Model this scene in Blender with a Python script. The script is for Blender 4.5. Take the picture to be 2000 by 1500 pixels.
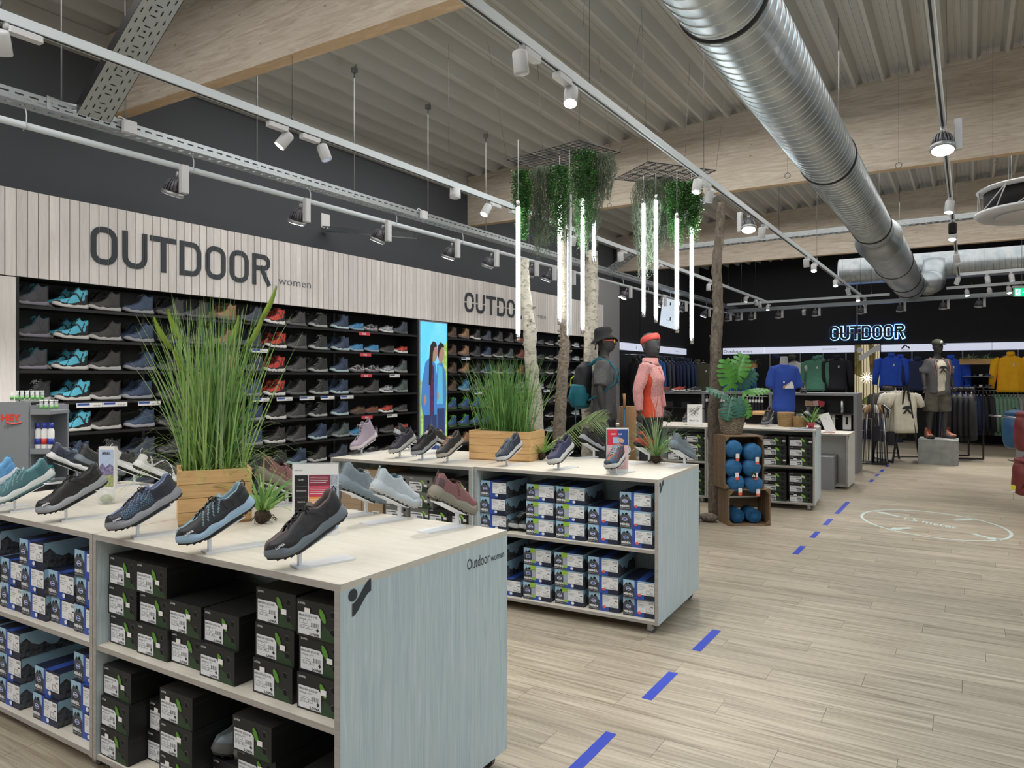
import bpy, bmesh, math, random
from math import sin, cos, pi, radians, sqrt
from mathutils import Vector, Matrix, Euler
random.seed(7)
for o in list(bpy.data.objects): bpy.data.objects.remove(o)
S = bpy.context.scene
COL = S.collection
# ---------------------------------------------------------------- camera, world, big lights, exposure
F, CX, CY, H, TH = 1432.0, 1000.0, 738.0, 1.6, radians(31.97)
cam_d = bpy.data.cameras.new('camera'); cam = bpy.data.objects.new('camera', cam_d); COL.objects.link(cam)
cam.location = (0, 0, H); cam.rotation_euler = (pi/2, 0, TH)
cam_d.sensor_width = 36; cam_d.sensor_fit = 'HORIZONTAL'; cam_d.lens = F/2000*36; cam_d.shift_y = -12/2000
cam_d.clip_start = 0.05; cam_d.clip_end = 100
S.camera = cam
S.view_settings.view_transform = 'Standard'; S.view_settings.look = 'None'
S.view_settings.gamma = 1; S.view_settings.use_curve_mapping = False
S.view_settings.exposure = 0.67
W = bpy.data.worlds.new('world'); S.world = W; W.use_nodes = True
W.node_tree.nodes['Background'].inputs[0].default_value = (0.75, 0.85, 1, 1)
W.node_tree.nodes['Background'].inputs[1].default_value = 0.3
def area(name, loc, sx, sy, power, rot=(0, 0, 0), colr=(1, .97, .93)):
    l = bpy.data.lights.new(name, 'AREA'); l.shape = 'RECTANGLE'; l.size = sx; l.size_y = sy; l.energy = power; l.color = colr
    o = bpy.data.objects.new(name, l); COL.objects.link(o); o.location = loc; o.rotation_euler = rot; return o
# added fill lights: invisible soft areas below the ceiling, no fittings of the shop
area('fill_light', (-3.2, -1.6, 4.60), 5, 3.0, 150)
area('fill_light', (-3.4, 1.8, 4.70), 5, 2.5, 45)
area('fill_light', (-3.2, 6.6, 4.70), 6, 4.5, 100)
area('fill_light', (-2.6, 12.4, 4.70), 7, 4.5, 110)
area('fill_light', (-2.2, 18.3, 4.70), 8, 4, 60)
area('fill_light', (3.5, 3.0, 4.70), 5, 5, 165, colr=(.84, .94, 1))
area('fill_light', (3.5, 11.0, 4.70), 5, 7, 90)
# ---------------------------------------------------------------- pixel rays -> points on real planes
sT, cT = sin(TH), cos(TH)
def ray(px, py):
    a = (px-CX)/F; return (-sT+a*cT, cT+a*sT, -(py-CY)/F)
def PZ(px, py, z):
    r = ray(px, py); t = (z-H)/r[2]; return Vector((r[0]*t, r[1]*t, z))
def PX(px, py, x):
    r = ray(px, py); t = x/r[0]; return Vector((x, r[1]*t, H+r[2]*t))
def PY(px, py, y):
    r = ray(px, py); t = y/r[1]; return Vector((r[0]*t, y, H+r[2]*t))
def PD(px, py, d):
    r = ray(px, py); return Vector((r[0]*d, r[1]*d, H+r[2]*d))
# ---------------------------------------------------------------- materials
MATS = {}
def mat(name, c, rough=.5, metal=0, emit=None, es=1, noise=None, bump=0, alpha=None, trans=0, nscale=30, sheen=0):
    if name in MATS: return MATS[name]
    m = bpy.data.materials.new(name); m.use_nodes = True; nt = m.node_tree; b = nt.nodes['Principled BSDF']
    def L(v): return tuple(v)+(1,)
    b.inputs['Base Color'].default_value = L(c); b.inputs['Roughness'].default_value = rough; b.inputs['Metallic'].default_value = metal
    if sheen: b.inputs['Sheen Weight'].default_value = sheen
    if emit: b.inputs['Emission Color'].default_value = L(emit); b.inputs['Emission Strength'].default_value = es
    if alpha is not None: b.inputs['Alpha'].default_value = alpha
    if trans: b.inputs['Transmission Weight'].default_value = trans; b.inputs['IOR'].default_value = 1.3
    if noise or bump:
        tc = nt.nodes.new('ShaderNodeTexCoord'); n = nt.nodes.new('ShaderNodeTexNoise'); n.inputs['Scale'].default_value = nscale; n.inputs['Detail'].default_value = 3
        nt.links.new(tc.outputs['Object'], n.inputs['Vector'])
        if noise:
            r = nt.nodes.new('ShaderNodeValToRGB'); r.color_ramp.elements[0].position = .35; r.color_ramp.elements[1].position = .65
            r.color_ramp.elements[0].color = L(c); r.color_ramp.elements[1].color = L(noise)
            nt.links.new(n.outputs['Fac'], r.inputs['Fac']); nt.links.new(r.outputs['Color'], b.inputs['Base Color'])
        if bump:
            bp = nt.nodes.new('ShaderNodeBump'); bp.inputs['Strength'].default_value = bump; bp.inputs['Distance'].default_value = .01
            nt.links.new(n.outputs['Fac'], bp.inputs['Height']); nt.links.new(bp.outputs['Normal'], b.inputs['Normal'])
    MATS[name] = m; return m
def wood(name, c1, c2, scale=(40, 2, 40), rough=.5, rnd=0, c3=None, dist=1.5, knots=0, bump=.1):
    """streaky laminate or timber: stretched noise, optional change of tone from piece to piece"""
    m = bpy.data.materials.new(name); m.use_nodes = True; nt = m.node_tree; b = nt.nodes['Principled BSDF']; b.inputs['Roughness'].default_value = rough
    N = nt.nodes.new; K = nt.links.new
    tc = N('ShaderNodeTexCoord'); mp = N('ShaderNodeMapping'); mp.inputs['Scale'].default_value = scale
    K(tc.outputs['Object'], mp.inputs['Vector'])
    if rnd:
        oi = N('ShaderNodeObjectInfo'); mu = N('ShaderNodeMath'); mu.operation = 'MULTIPLY'; mu.inputs[1].default_value = 60
        K(oi.outputs['Random'], mu.inputs[0]); K(mu.outputs[0], mp.inputs['Location'])
    n = N('ShaderNodeTexNoise'); n.inputs['Scale'].default_value = 1; n.inputs['Detail'].default_value = 5; n.inputs['Roughness'].default_value = .65; n.inputs['Distortion'].default_value = dist
    K(mp.outputs[0], n.inputs['Vector'])
    r = N('ShaderNodeValToRGB'); e = r.color_ramp.elements; e[0].position = .3; e[1].position = .7
    e[0].color = tuple(c1)+(1,); e[1].color = tuple(c2)+(1,)
    if c3: q = e.new(.5); q.color = tuple(c3)+(1,)
    K(n.outputs['Fac'], r.inputs['Fac']); out = r.outputs['Color']
    if rnd:
        mr = N('ShaderNodeMapRange'); mr.inputs['To Min'].default_value = 1-rnd; mr.inputs['To Max'].default_value = 1+rnd
        K(oi.outputs['Random'], mr.inputs['Value'])
        mx = N('ShaderNodeVectorMath'); mx.operation = 'SCALE'; K(out, mx.inputs[0]); K(mr.outputs[0], mx.inputs['Scale']); out = mx.outputs[0]
    if knots:
        mp2 = N('ShaderNodeMapping'); mp2.inputs['Scale'].default_value = knots; K(tc.outputs['Object'], mp2.inputs['Vector'])
        v = N('ShaderNodeTexVoronoi'); v.inputs['Scale'].default_value = 1; K(mp2.outputs[0], v.inputs['Vector'])
        rr = N('ShaderNodeValToRGB'); rr.color_ramp.elements[0].position = .02; rr.color_ramp.elements[1].position = .09
        rr.color_ramp.elements[0].color = (.35, .22, .12, 1); rr.color_ramp.elements[1].color = (1, 1, 1, 1)
        K(v.outputs['Distance'], rr.inputs['Fac']); mm = N('ShaderNodeMix'); mm.data_type = 'RGBA'; mm.blend_type = 'MULTIPLY'; mm.inputs['Factor'].default_value = .8
        K(out, mm.inputs['A']); K(rr.outputs['Color'], mm.inputs['B']); out = mm.outputs['Result']
    K(out, b.inputs['Base Color'])
    if bump:
        bp = N('ShaderNodeBump'); bp.inputs['Strength'].default_value = bump; bp.inputs['Distance'].default_value = .003; K(n.outputs['Fac'], bp.inputs['Height']); K(bp.outputs['Normal'], b.inputs['Normal'])
    MATS[name] = m; return m
# ---------------------------------------------------------------- mesh building
class MB:
    def __init__(s): s.v = []; s.f = []; s.m = []; s.sm = []
    def add(s, vs, fs, m=0, smooth=False):
        b = len(s.v); s.v += [tuple(v) for v in vs]
        for f in fs: s.f.append(tuple(b+i for i in f)); s.m.append(m); s.sm.append(smooth)
        return s
    def box(s, x0, x1, y0, y1, z0, z1, m=0):
        vs = [(x, y, z) for z in (z0, z1) for y in (y0, y1) for x in (x0, x1)]
        return s.add(vs, [(0, 2, 3, 1), (4, 5, 7, 6), (0, 1, 5, 4), (2, 6, 7, 3), (0, 4, 6, 2), (1, 3, 7, 5)], m)
    def cbox(s, c, d, m=0, R=None, bev=0):
        x, y, z = d[0]/2, d[1]/2, d[2]/2
        if bev:
            b = bev; pr = [(-x+b, -y), (x-b, -y), (x, -y+b), (x, y-b), (x-b, y), (-x+b, y), (-x, y-b), (-x, -y+b)]
            vs = [(px, py, zz) for zz in (-z, z) for px, py in pr]
            fs = [tuple(range(7, -1, -1)), tuple(range(8, 16))]+[(i, (i+1) % 8, 8+(i+1) % 8, 8+i) for i in range(8)]
        else:
            vs = [(a, b_, c_) for c_ in (-z, z) for b_ in (-y, y) for a in (-x, x)]
            fs = [(0, 2, 3, 1), (4, 5, 7, 6), (0, 1, 5, 4), (2, 6, 7, 3), (0, 4, 6, 2), (1, 3, 7, 5)]
        cc = Vector(c)
        vs = [cc+(R @ Vector(v) if R else Vector(v)) for v in vs]
        return s.add(vs, fs, m)
    def bar(s, p0, p1, w, h, m=0, up=(0, 0, 1)):
        p0, p1 = Vector(p0), Vector(p1); d = (p1-p0).normalized(); u = Vector(up)
        if abs(d.dot(u)) > .99: u = Vector((1, 0, 0))
        r = d.cross(u).normalized(); u = r.cross(d)
        vs = [p+r*a*w/2+u*b*h/2 for p in (p0, p1) for a, b in ((-1, -1), (1, -1), (1, 1), (-1, 1))]
        return s.add(vs, [(0, 1, 2, 3), (7, 6, 5, 4), (0, 4, 5, 1), (1, 5, 6, 2), (2, 6, 7, 3), (3, 7, 4, 0)], m)
    def tube(s, pts, r, n=8, m=0, cap=True, smooth=True, flat=1.0):
        pts = [Vector(p) for p in pts]; k = len(pts)
        rs = r if isinstance(r, (list, tuple)) else [r]*k
        vs = []; u = None
        for i, p in enumerate(pts):
            d = (pts[min(i+1, k-1)]-pts[max(i-1, 0)])
            d = d.normalized() if d.length > 1e-9 else Vector((0, 0, 1))
            if u is None:
                u = Vector((0, 0, 1)) if abs(d.z) < .9 else Vector((1, 0, 0))
            u = (u-d*u.dot(d)); u = u.normalized() if u.length > 1e-6 else Vector((1, 0, 0)); w = d.cross(u)
            for j in range(n):
                a = 2*pi*j/n; vs.append(p+(u*cos(a)+w*sin(a)*flat)*rs[i])
        fs = [(i*n+j, i*n+(j+1) % n, (i+1)*n+(j+1) % n, (i+1)*n+j) for i in range(k-1) for j in range(n)]
        if cap: fs += [tuple(range(n-1, -1, -1)), tuple((k-1)*n+j for j in range(n))]
        return s.add(vs, fs, m, smooth)
    def cyl(s, p0, p1, r, n=12, m=0, r1=None, smooth=True):
        return s.tube([p0, p1], [r, r if r1 is None else r1], n, m, True, smooth)
    def lathe(s, prof, n=20, c=(0, 0, 0), m=0, R=None, smooth=True, sx=1, sy=1):
        c = Vector(c); vs = []
        for r, z in prof:
            for j in range(n):
                a = 2*pi*j/n; v = Vector((r*cos(a)*sx, r*sin(a)*sy, z)); vs.append(c+(R @ v if R else v))
        k = len(prof)
        fs = [(i*n+j, i*n+(j+1) % n, (i+1)*n+(j+1) % n, (i+1)*n+j) for i in range(k-1) for j in range(n)]
        if prof[0][0] > 1e-5: fs.append(tuple(range(n-1, -1, -1)))
        if prof[-1][0] > 1e-5: fs.append(tuple((k-1)*n+j for j in range(n)))
        return s.add(vs, fs, m, smooth)
    def rings(s, rs, m=0, closed=True, cap=True, smooth=True):
        n = len(rs[0]); vs = [p for r in rs for p in r]; k = len(rs)
        e = n if closed else n-1
        fs = [(i*n+j, i*n+(j+1) % n, (i+1)*n+(j+1) % n, (i+1)*n+j) for i in range(k-1) for j in range(e)]
        if cap and closed: fs += [tuple(range(n-1, -1, -1)), tuple((k-1)*n+j for j in range(n))]
        return s.add(vs, fs, m, smooth)
    def prism(s, pts, o, ux, uy, depth, m=0, mside=None):
        """2-D outline laid on the plane o + a*ux + b*uy and given thickness along ux x uy"""
        o, ux, uy = Vector(o), Vector(ux), Vector(uy); n = ux.cross(uy).normalized()*depth; k = len(pts)
        a = [o+ux*p[0]+uy*p[1] for p in pts]
        s.add([p+n for p in a], [tuple(range(k))], m)
        s.add(a+[p+n for p in a], [(i, (i+1) % k, k+(i+1) % k, k+i) for i in range(k)], m if mside is None else mside)
        return s
    def sphere(s, c, r, n=12, k=8, m=0, sx=1, sy=1, sz=1, R=None):
        return s.lathe([(max(1e-6, r*sin(pi*i/k)), -r*cos(pi*i/k)*sz) for i in range(k+1)], n, c, m, R, True, sx, sy)
    def xf(s, M, a=0):
        for i in range(a, len(s.v)): s.v[i] = tuple(M @ Vector(s.v[i]))
        return s
    def mesh(s, name, mats):
        me = bpy.data.meshes.new(name); me.from_pydata(s.v, [], s.f)
        for mt in mats: me.materials.append(MATS[mt] if isinstance(mt, str) else mt)
        me.polygons.foreach_set('material_index', s.m); me.polygons.foreach_set('use_smooth', s.sm); me.update(); return me
    def build(s, name, mats, parent=None, **k):
        if isinstance(mats, str): mats = [mats]
        o = bpy.data.objects.new(name, s.mesh(name, mats)); COL.objects.link(o)
        if parent: o.parent = parent
        if k: tag(o, **k)
        return o
def tag(o, label=None, cat=None, group=None, kind=None):
    if label: o['label'] = label
    if cat: o['category'] = cat
    if group: o['group'] = group
    if kind: o['kind'] = kind
    return o
def empty(name, loc=(0, 0, 0), rz=0, **k):
    o = bpy.data.objects.new(name, None); COL.objects.link(o); o.location = loc; o.rotation_euler = (0, 0, rz); o.empty_display_size = .1
    return tag(o, **k)
KIDS = {}
def dup(o, parent=None, loc=None, rot=None, scale=None, label=None, group=None, mats=None):
    """a thing with its parts and sub-parts, sharing mesh data; mats recolours the copy's slots"""
    c = o.copy(); COL.objects.link(c)
    if parent: c.parent = parent
    if loc is not None: c.location = loc
    if rot is not None: c.rotation_euler = rot
    if scale is not None: c.scale = scale
    if label: c['label'] = label
    if group: c['group'] = group
    recolour(c, mats)
    for ch in KIDS.get(o.as_pointer(), ()):
        d = dup(ch, parent=c, mats=mats); d.matrix_parent_inverse = ch.matrix_parent_inverse
    return c
def kids(o): KIDS[o.as_pointer()] = list(o.children); [kids(c) for c in o.children]; return o
def recolour(o, mats):
    if not mats or o.type != 'MESH': return
    for sl in o.material_slots:
        b = o.data.materials[sl.slot_index].name if o.data.materials[sl.slot_index] else None
        if b in mats: sl.link = 'OBJECT'; sl.material = MATS[mats[b]]
ORD = ['first', 'second', 'third', 'fourth', 'fifth', 'sixth', 'seventh', 'eighth', 'ninth', 'tenth', 'eleventh', 'twelfth', 'thirteenth', 'fourteenth', 'fifteenth', 'sixteenth', 'seventeenth', 'eighteenth', 'nineteenth', 'twentieth']
_TXT = {}
def text_polys(t, size, bold=0, res=2, space=1.0):
    """lettering as flat polygons in 2-D, width-centred on x=0 .. returns verts, faces, width"""
    key = (t, bold, res, space)
    if key not in _TXT:
        cu = bpy.data.curves.new('t', 'FONT'); cu.body = t; cu.size = 1; cu.offset = bold; cu.resolution_u = res; cu.fill_mode = 'FRONT'; cu.space_character = space
        ob = bpy.data.objects.new('t', cu); COL.objects.link(ob); dg = bpy.context.evaluated_depsgraph_get()
        me = bpy.data.meshes.new_from_object(ob.evaluated_get(dg)); vs = [tuple(v.co) for v in me.vertices]; fs = [tuple(p.vertices) for p in me.polygons]
        bpy.data.objects.remove(ob); bpy.data.meshes.remove(me); bpy.data.curves.remove(cu); _TXT[key] = (vs, fs)
    vs, fs = _TXT[key]; x0 = min(v[0] for v in vs); x1 = max(v[0] for v in vs)
    return [((v[0]-x0)*size, v[1]*size) for v in vs], fs, (x1-x0)*size
def put_text(mb, t, size, o, ux, uy, m=0, bold=0, res=2, width=None, center=False, off=0, space=1.0):
    vs, fs, w = text_polys(t, size, bold, res, space); k = (width/w) if width else 1
    o, ux, uy = Vector(o), Vector(ux), Vector(uy); n = ux.cross(uy).normalized()*off
    dx = -w*k/2 if center else 0
    mb.add([o+n+ux*(x*k+dx)+uy*y for x, y in vs], fs, m); return w*k
def bark(name, c1, c2, c3, sc):
    m = wood(name, c1, c2, sc, .85, c3=c3, dist=2.5, bump=.8); return m
# colours
mat('black_metal', (.012, .012, .014), .45); mat('black_matt', (.008, .008, .010), .8); mat('steel', (.42, .46, .48), .4, .9)
mat('track_white', (.62, .68, .72), .4); mat('lamp_white', (.62, .63, .65), .45); mat('lamp_alu', (.42, .43, .45), .35, .6); mat('fin_grey', (.17, .17, .19), .4, .6)
mat('glow', (1, 1, 1), .3, emit=(1, .98, .95), es=14); mat('lens_dim', (.75, .77, .8), .2, emit=(.9, .95, 1), es=.5)
mat('wall_dark', (.065, .07, .08), .85); mat('wall_black', (.008, .009, .012), .8); mat('wall_grey', (.30, .30, .32), .9); mat('wall_pale', (.5, .5, .5), .9)
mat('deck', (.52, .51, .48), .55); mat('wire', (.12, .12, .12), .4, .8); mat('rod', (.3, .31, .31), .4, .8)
mat('white', (.8, .8, .8), .5); mat('paper', (.80, .80, .79), .6); mat('offwhite', (.70, .70, .68), .5); mat('ink', (.02, .02, .025), .6); mat('ink_grey', (.12, .13, .14), .6)
mat('dark_print', (.035, .045, .055), .6); mat('box_black', (.012, .013, .014), .5); mat('box_hole', (.001, .001, .001), .9)
mat('box_green', (.10, .28, .035), .5); mat('box_dkgreen', (.02, .05, .02), .6); mat('label', (.70, .72, .76), .6); mat('label_bright', (.75, .76, .78), .6)
mat('box_navy', (.010, .016, .045), .5); mat('box_blue', (.03, .08, .38), .5); mat('box_sky', (.32, .52, .68), .5); mat('box_rock', (.10, .11, .13), .7, noise=(.02, .022, .03), nscale=60)
mat('box_mid', (.05, .10, .28), .5); mat('box_lime', (.28, .50, .06), .5); mat('box_greyrock', (.35, .40, .50), .6); mat('kraft', (.42, .30, .19), .8); mat('grey_box', (.16, .16, .15), .6)
mat('sticker_red', (.75, .12, .07), .5); mat('sticker', (.8, .8, .8), .5); mat('tape_blue', (.004, .035, .42), .5); mat('rubber', (.012, .012, .014), .6)
mat('caster', (.08, .08, .085), .35); mat('chrome', (.7, .7, .72), .2, 1); mat('stand_white', (.78, .80, .83), .3); mat('acrylic', (.9, .93, .95), .1, alpha=.25)
wood('laminate', (.60, .56, .48), (.72, .69, .61), (2.5, 34, 34), .42, c3=(.66, .62, .54))
wood('laminate_side', (.44, .56, .62), (.66, .75, .77), (55, 55, 2.2), .45, c3=(.55, .66, .70))
wood('laminate_edge', (.30, .28, .26), (.40, .38, .35), (3, 30, 30), .5)
wood('floor_plank', (.20, .165, .115), (.52, .465, .37), (1.3, 34, 10), .36, rnd=.10, c3=(.37, .32, .245), dist=1.0, bump=.12)
mat('floor_gap', (.24, .20, .16), .8)
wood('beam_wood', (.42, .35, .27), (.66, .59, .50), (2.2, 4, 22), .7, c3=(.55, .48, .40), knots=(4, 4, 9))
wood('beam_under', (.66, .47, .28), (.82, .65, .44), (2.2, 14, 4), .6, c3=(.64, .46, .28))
wood('slat_wood', (.66, .62, .60), (.80, .77, .75), (40, 18, 1.6), .5, rnd=.10)
wood('planter_wood', (.52, .30, .12), (.72, .47, .22), (4, 60, 60), .55, rnd=.08, c3=(.64, .39, .17), knots=(9, 9, 14))
wood('crate_wood', (.12, .075, .04), (.24, .16, .09), (6, 60, 60), .7, rnd=.1)
bark('birch', (.60, .56, .48), (.10, .08, .06), (.52, .48, .40), (9, 9, 16))
bark('trunk_bark', (.22, .18, .145), (.06, .048, .038), (.13, .105, .08), (14, 14, 7))
bark('dark_birch', (.36, .31, .25), (.07, .055, .045), (.22, .18, .14), (12, 12, 22))
# ================================================================ STRUCTURE
def st(name, mb, mats, parent=None): return mb.build(name, mats, parent, **({} if parent else {'kind': 'structure'}))
XW, YB = -6.86, 21.2
m = MB(); m.box(-7.2, 8.2, -4.2, 21.4, -.12, -.012); floor = st('floor', m, 'floor_gap')
PL, PWD = 1.22, .18
pl = MB(); g = .0008
pl.box(g, PL-g, g, PWD-g, -.012, 0); pme = pl.mesh('plank', ['floor_plank'])
cand = []
for j in range(-6, 118):
    y = j*PWD+.05; off = ((j*7) % 11)/11*PL
    for i in range(-7, 8):
        x = i*PL-off+.3
        if -8 < x < 8 and y > -1.5:
            cy, cx = y+PWD/2, x+PL/2; d = -cx*sT+cy*cT; a = cx*cT+cy*sT
            vis = d > 1.2 and abs(a/d) < .86 and (-1.62 < cx or cy < 1.5 or 2.6 < cy < 4.4 and cx > -4.6) and x > -7
            cand.append((not (vis and F*H/d < 800), d, x, y))
cand.sort(key=lambda c: (c[0], c[1]))
rest = MB()
for k, (nv, d, x, y) in enumerate(cand):
    if k < 300:
        o = bpy.data.objects.new('plank', pme); COL.objects.link(o); o.location = (x, y, 0); o.parent = floor
    else:
        rest.box(max(x, -7.1)+g, min(x+PL, 8.1)-g, y+g, y+PWD-g, -.012, 0)
o = rest.build('plank_field', 'floor_plank', floor); o['kind'] = 'stuff'
# walls
m = MB(); m.box(XW-.1, XW, -4.2, 15.32, 0, 5.2); st('wall_left', m, 'wall_dark')
m = MB(); m.box(XW-.1, XW+.01, 15.32, YB+.2, 0, 5.2); wl = st('wall_left_far', m, 'wall_black')
for y in (16.9, 18.6): q = MB(); q.box(XW+.005, XW+.014, y-.012, y+.012, 0, 5.0); q.build('wall_joint', 'black_metal', wl)
m = MB(); m.box(XW, XW+.16, 13.95, 15.32, 0, 3.75); m.build('wall_pillar_left', 'wall_grey', kind='structure')
m = MB(); m.box(-7, 8.2, YB, YB+.15, 0, 5.6); st('wall_back', m, 'wall_black')
m = MB(); m.box(8.1, 8.2, -4.2, 21.4, 0, 5.6); st('wall_right', m, 'wall_pale')
m = MB(); m.box(-7, 8.2, -4.3, -4.2, 0, 5.6); st('wall_front', m, 'wall_pale')
# ceiling: trapezoidal steel deck rising towards the right
def zc(x): return 4.74+.048*(x+6.7)
def deck(name, y0, y1):
    prof = []; p = .297; x = -7.1
    while x < 8.1:
        for dx, dz in ((0, 0), (.035, 0), (.075, .13), (.13, .13), (.135, .137), (.145, .137), (.15, .13), (.19, .13), (.195, .137), (.205, .137), (.21, .13), (.257, .13)):
            prof.append((x+dx, zc(x+dx)+dz))
        x += p
    mb = MB(); mb.rings([[(a, y, b) for a, b in prof] for y in (y0, y1)], closed=False, smooth=False); return mb
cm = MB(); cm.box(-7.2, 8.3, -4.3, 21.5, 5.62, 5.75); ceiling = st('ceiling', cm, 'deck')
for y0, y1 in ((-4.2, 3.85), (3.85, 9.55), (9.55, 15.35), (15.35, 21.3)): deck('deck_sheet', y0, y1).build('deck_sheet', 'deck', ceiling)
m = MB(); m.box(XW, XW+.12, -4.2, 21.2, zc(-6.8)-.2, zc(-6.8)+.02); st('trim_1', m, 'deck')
# glulam beams
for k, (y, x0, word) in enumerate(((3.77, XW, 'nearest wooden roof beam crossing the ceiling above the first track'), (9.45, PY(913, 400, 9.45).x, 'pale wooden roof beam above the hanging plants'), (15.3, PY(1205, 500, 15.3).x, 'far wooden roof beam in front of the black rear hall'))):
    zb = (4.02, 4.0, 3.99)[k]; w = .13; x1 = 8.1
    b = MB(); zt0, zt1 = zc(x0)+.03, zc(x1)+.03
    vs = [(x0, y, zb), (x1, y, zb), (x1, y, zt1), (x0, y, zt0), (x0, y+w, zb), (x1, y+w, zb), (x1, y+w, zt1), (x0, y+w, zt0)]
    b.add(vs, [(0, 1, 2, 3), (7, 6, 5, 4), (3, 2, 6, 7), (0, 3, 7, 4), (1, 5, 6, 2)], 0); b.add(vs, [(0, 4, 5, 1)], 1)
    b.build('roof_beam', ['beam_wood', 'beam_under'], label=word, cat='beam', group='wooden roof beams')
# ================================================================ SHOE WALL CLADDING
SX = -6.5
clad = empty('wall_panelling', (SX, 2.5, 0), label='pale vertical wooden board cladding above the shoe shelves', cat='panelling')
def child(mb, name, mats, root):
    o = mb.build(name, mats, root); o.matrix_parent_inverse = Matrix.Translation(-root.location); return o
sy0, SP = 2.89, .0825
sm = MB(); sm.box(-.02, 0, .004, SP-.004, 0, .70); sme = sm.mesh('board', ['slat_wood'])
n_s = int((13.95-sy0)/SP)
for i in range(-7, n_s+1):
    o = bpy.data.objects.new('board', sme if i >= 0 else sme); COL.objects.link(o); o.parent = clad
    o.location = (0, sy0+i*SP-2.5, 2.42)
sm = MB(); sm.box(-.02, 0, .004, .0825*2-.004, 0, 2.41); sm2 = sm.mesh('board', ['slat_wood'])
for i in (-3, -2, -1):
    o = bpy.data.objects.new('board', sm2); COL.objects.link(o); o.parent = clad; o.location = (0, sy0+i*.165-2.5, 0)
m = MB(); m.box(XW, SX-.021, 2.3, 13.97, 2.42, 3.12); m.box(XW, SX-.021, 2.3, 2.88, 0, 2.42); child(m, 'backing', 'black_matt', clad)
# ---- sign letters as strokes
def arc(cx, cy, rx, ry, a0, a1, n=6): return [(cx+rx*cos(radians(a0+(a1-a0)*i/n)), cy+ry*sin(radians(a0+(a1-a0)*i/n))) for i in range(n+1)]
def glyph(ch, w, h, r):
    if ch == 'O': return [[(0, h/2)]+[(0, r)]+arc(r, r, r, r, 180, 270)[1:]+[(w-r, 0)]+arc(w-r, r, r, r, 270, 360)[1:]+[(w, h-r)]+arc(w-r, h-r, r, r, 0, 90)[1:]+[(r, h)]+arc(r, h-r, r, r, 90, 180)[1:]+[(0, h/2)]]
    if ch == 'U': return [[(0, h), (0, r)]+arc(r, r, r, r, 180, 270)[1:]+[(w-r, 0)]+arc(w-r, r, r, r, 270, 360)[1:]+[(w, h)]]
    if ch == 'T': return [[(-.02, h), (w+.02, h)], [(w/2, h), (w/2, 0)]]
    if ch == 'D': return [[(0, 0), (0, h), (w-r, h)]+arc(w-r, h-r, r, r, 90, 0)[1:]+[(w, r)]+arc(w-r, r, r, r, 0, -90)[1:]+[(0, 0)]]
    if ch == 'R': return [[(0, 0), (0, h)], [(0, h), (w-r*.8, h)]+arc(w-r*.8, h-r*.8, r*.8, r*.8, 90, -90)[1:]+[(.0, h-r*1.6)], [(w*.5, h-r*1.6), (w, 0)]]
def ribbon(pl, t):
    n = len(pl); out = []; closed = (Vector(pl[0])-Vector(pl[-1])).length < 1e-6
    for i in range(n):
        p = Vector(pl[i]); a = Vector(pl[i-1]) if i else (Vector(pl[-2]) if closed else None); b = Vector(pl[i+1]) if i < n-1 else (Vector(pl[1]) if closed else None)
        d1 = (p-a).normalized() if a is not None else None; d2 = (b-p).normalized() if b is not None else None
        d1 = d1 or d2; d2 = d2 or d1
        n1, n2 = Vector((-d1.y, d1.x)), Vector((-d2.y, d2.x)); q = (n1+n2).normalized(); k = t/2/max(.5, q.dot(n1))
        e = Vector((0, 0))
        if not closed and i == 0: e = -d2*t/2
        if not closed and i == n-1: e = d1*t/2
        out.append((p+q*k+e, p-q*k+e))
    return out
def letter_mesh(ch, w, h, t, r, depth, gaps=(), hgap=None):
    """a solid letter in the plane x=depth direction, running along +Y, upright in Z; gaps are cut out of it"""
    bm = bmesh.new()
    for si, pl_ in enumerate(glyph(ch, w, h, r)):
        rb = ribbon(pl_, t); prev = None; dd_ = depth+.0006*si
        for L_, R_ in rb:
            cur = [bm.verts.new((x, q[0], q[1])) for x in (0, dd_) for q in (L_, R_)]
            if prev:
                a, b = prev, cur
                for f in ((a[0], a[1], b[1], b[0]), (a[2], b[2], b[3], a[3]), (a[0], b[0], b[2], a[2]), (a[1], a[3], b[3], b[1])): bm.faces.new(f)
            else: bm.faces.new((cur[0], cur[1], cur[3], cur[2]))
            prev = cur
        bm.faces.new((prev[0], prev[2], prev[3], prev[1]))
    def cut(axis, c, g2):
        for s in (-1, 1):
            co = [0, 0, 0]; co[axis] = c+s*g2; no = [0, 0, 0]; no[axis] = 1
            bmesh.ops.bisect_plane(bm, geom=bm.verts[:]+bm.edges[:]+bm.faces[:], plane_co=co, plane_no=no)
        kill = [f for f in bm.faces if abs(f.calc_center_median()[axis]-c) < g2*.98]
        bmesh.ops.delete(bm, geom=kill, context='FACES')
    for c in gaps: cut(1, c, .0045)
    if hgap: cut(2, hgap, .011)
    bmesh.ops.recalc_face_normals(bm, faces=bm.faces[:])
    me = bpy.data.meshes.new('letter'); bm.to_mesh(me); bm.free(); return me
def sign_letters(word, root, y0, z0, w, h, t, pitch, depth, mt, cutg=True, hgap=None, x=.001):
    for i, ch in enumerate(word):
        yy = y0+i*pitch; gaps = []
        if cutg:
            k0 = math.floor((yy-.08-sy0)/SP)
            gaps = [sy0+k*SP-yy for k in range(k0, k0+7) if -.06 < sy0+k*SP-yy < w+.06]
        hg = hgap if hgap and ch in 'OUDR' else None
        me = letter_mesh(ch, w, h, t, w*.42, depth, gaps, hg); me.materials.append(MATS[mt])
        o = bpy.data.objects.new('letter', me); COL.objects.link(o); o.parent = root; o.location = (x, yy-root.location.y, z0-root.location.z)
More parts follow.
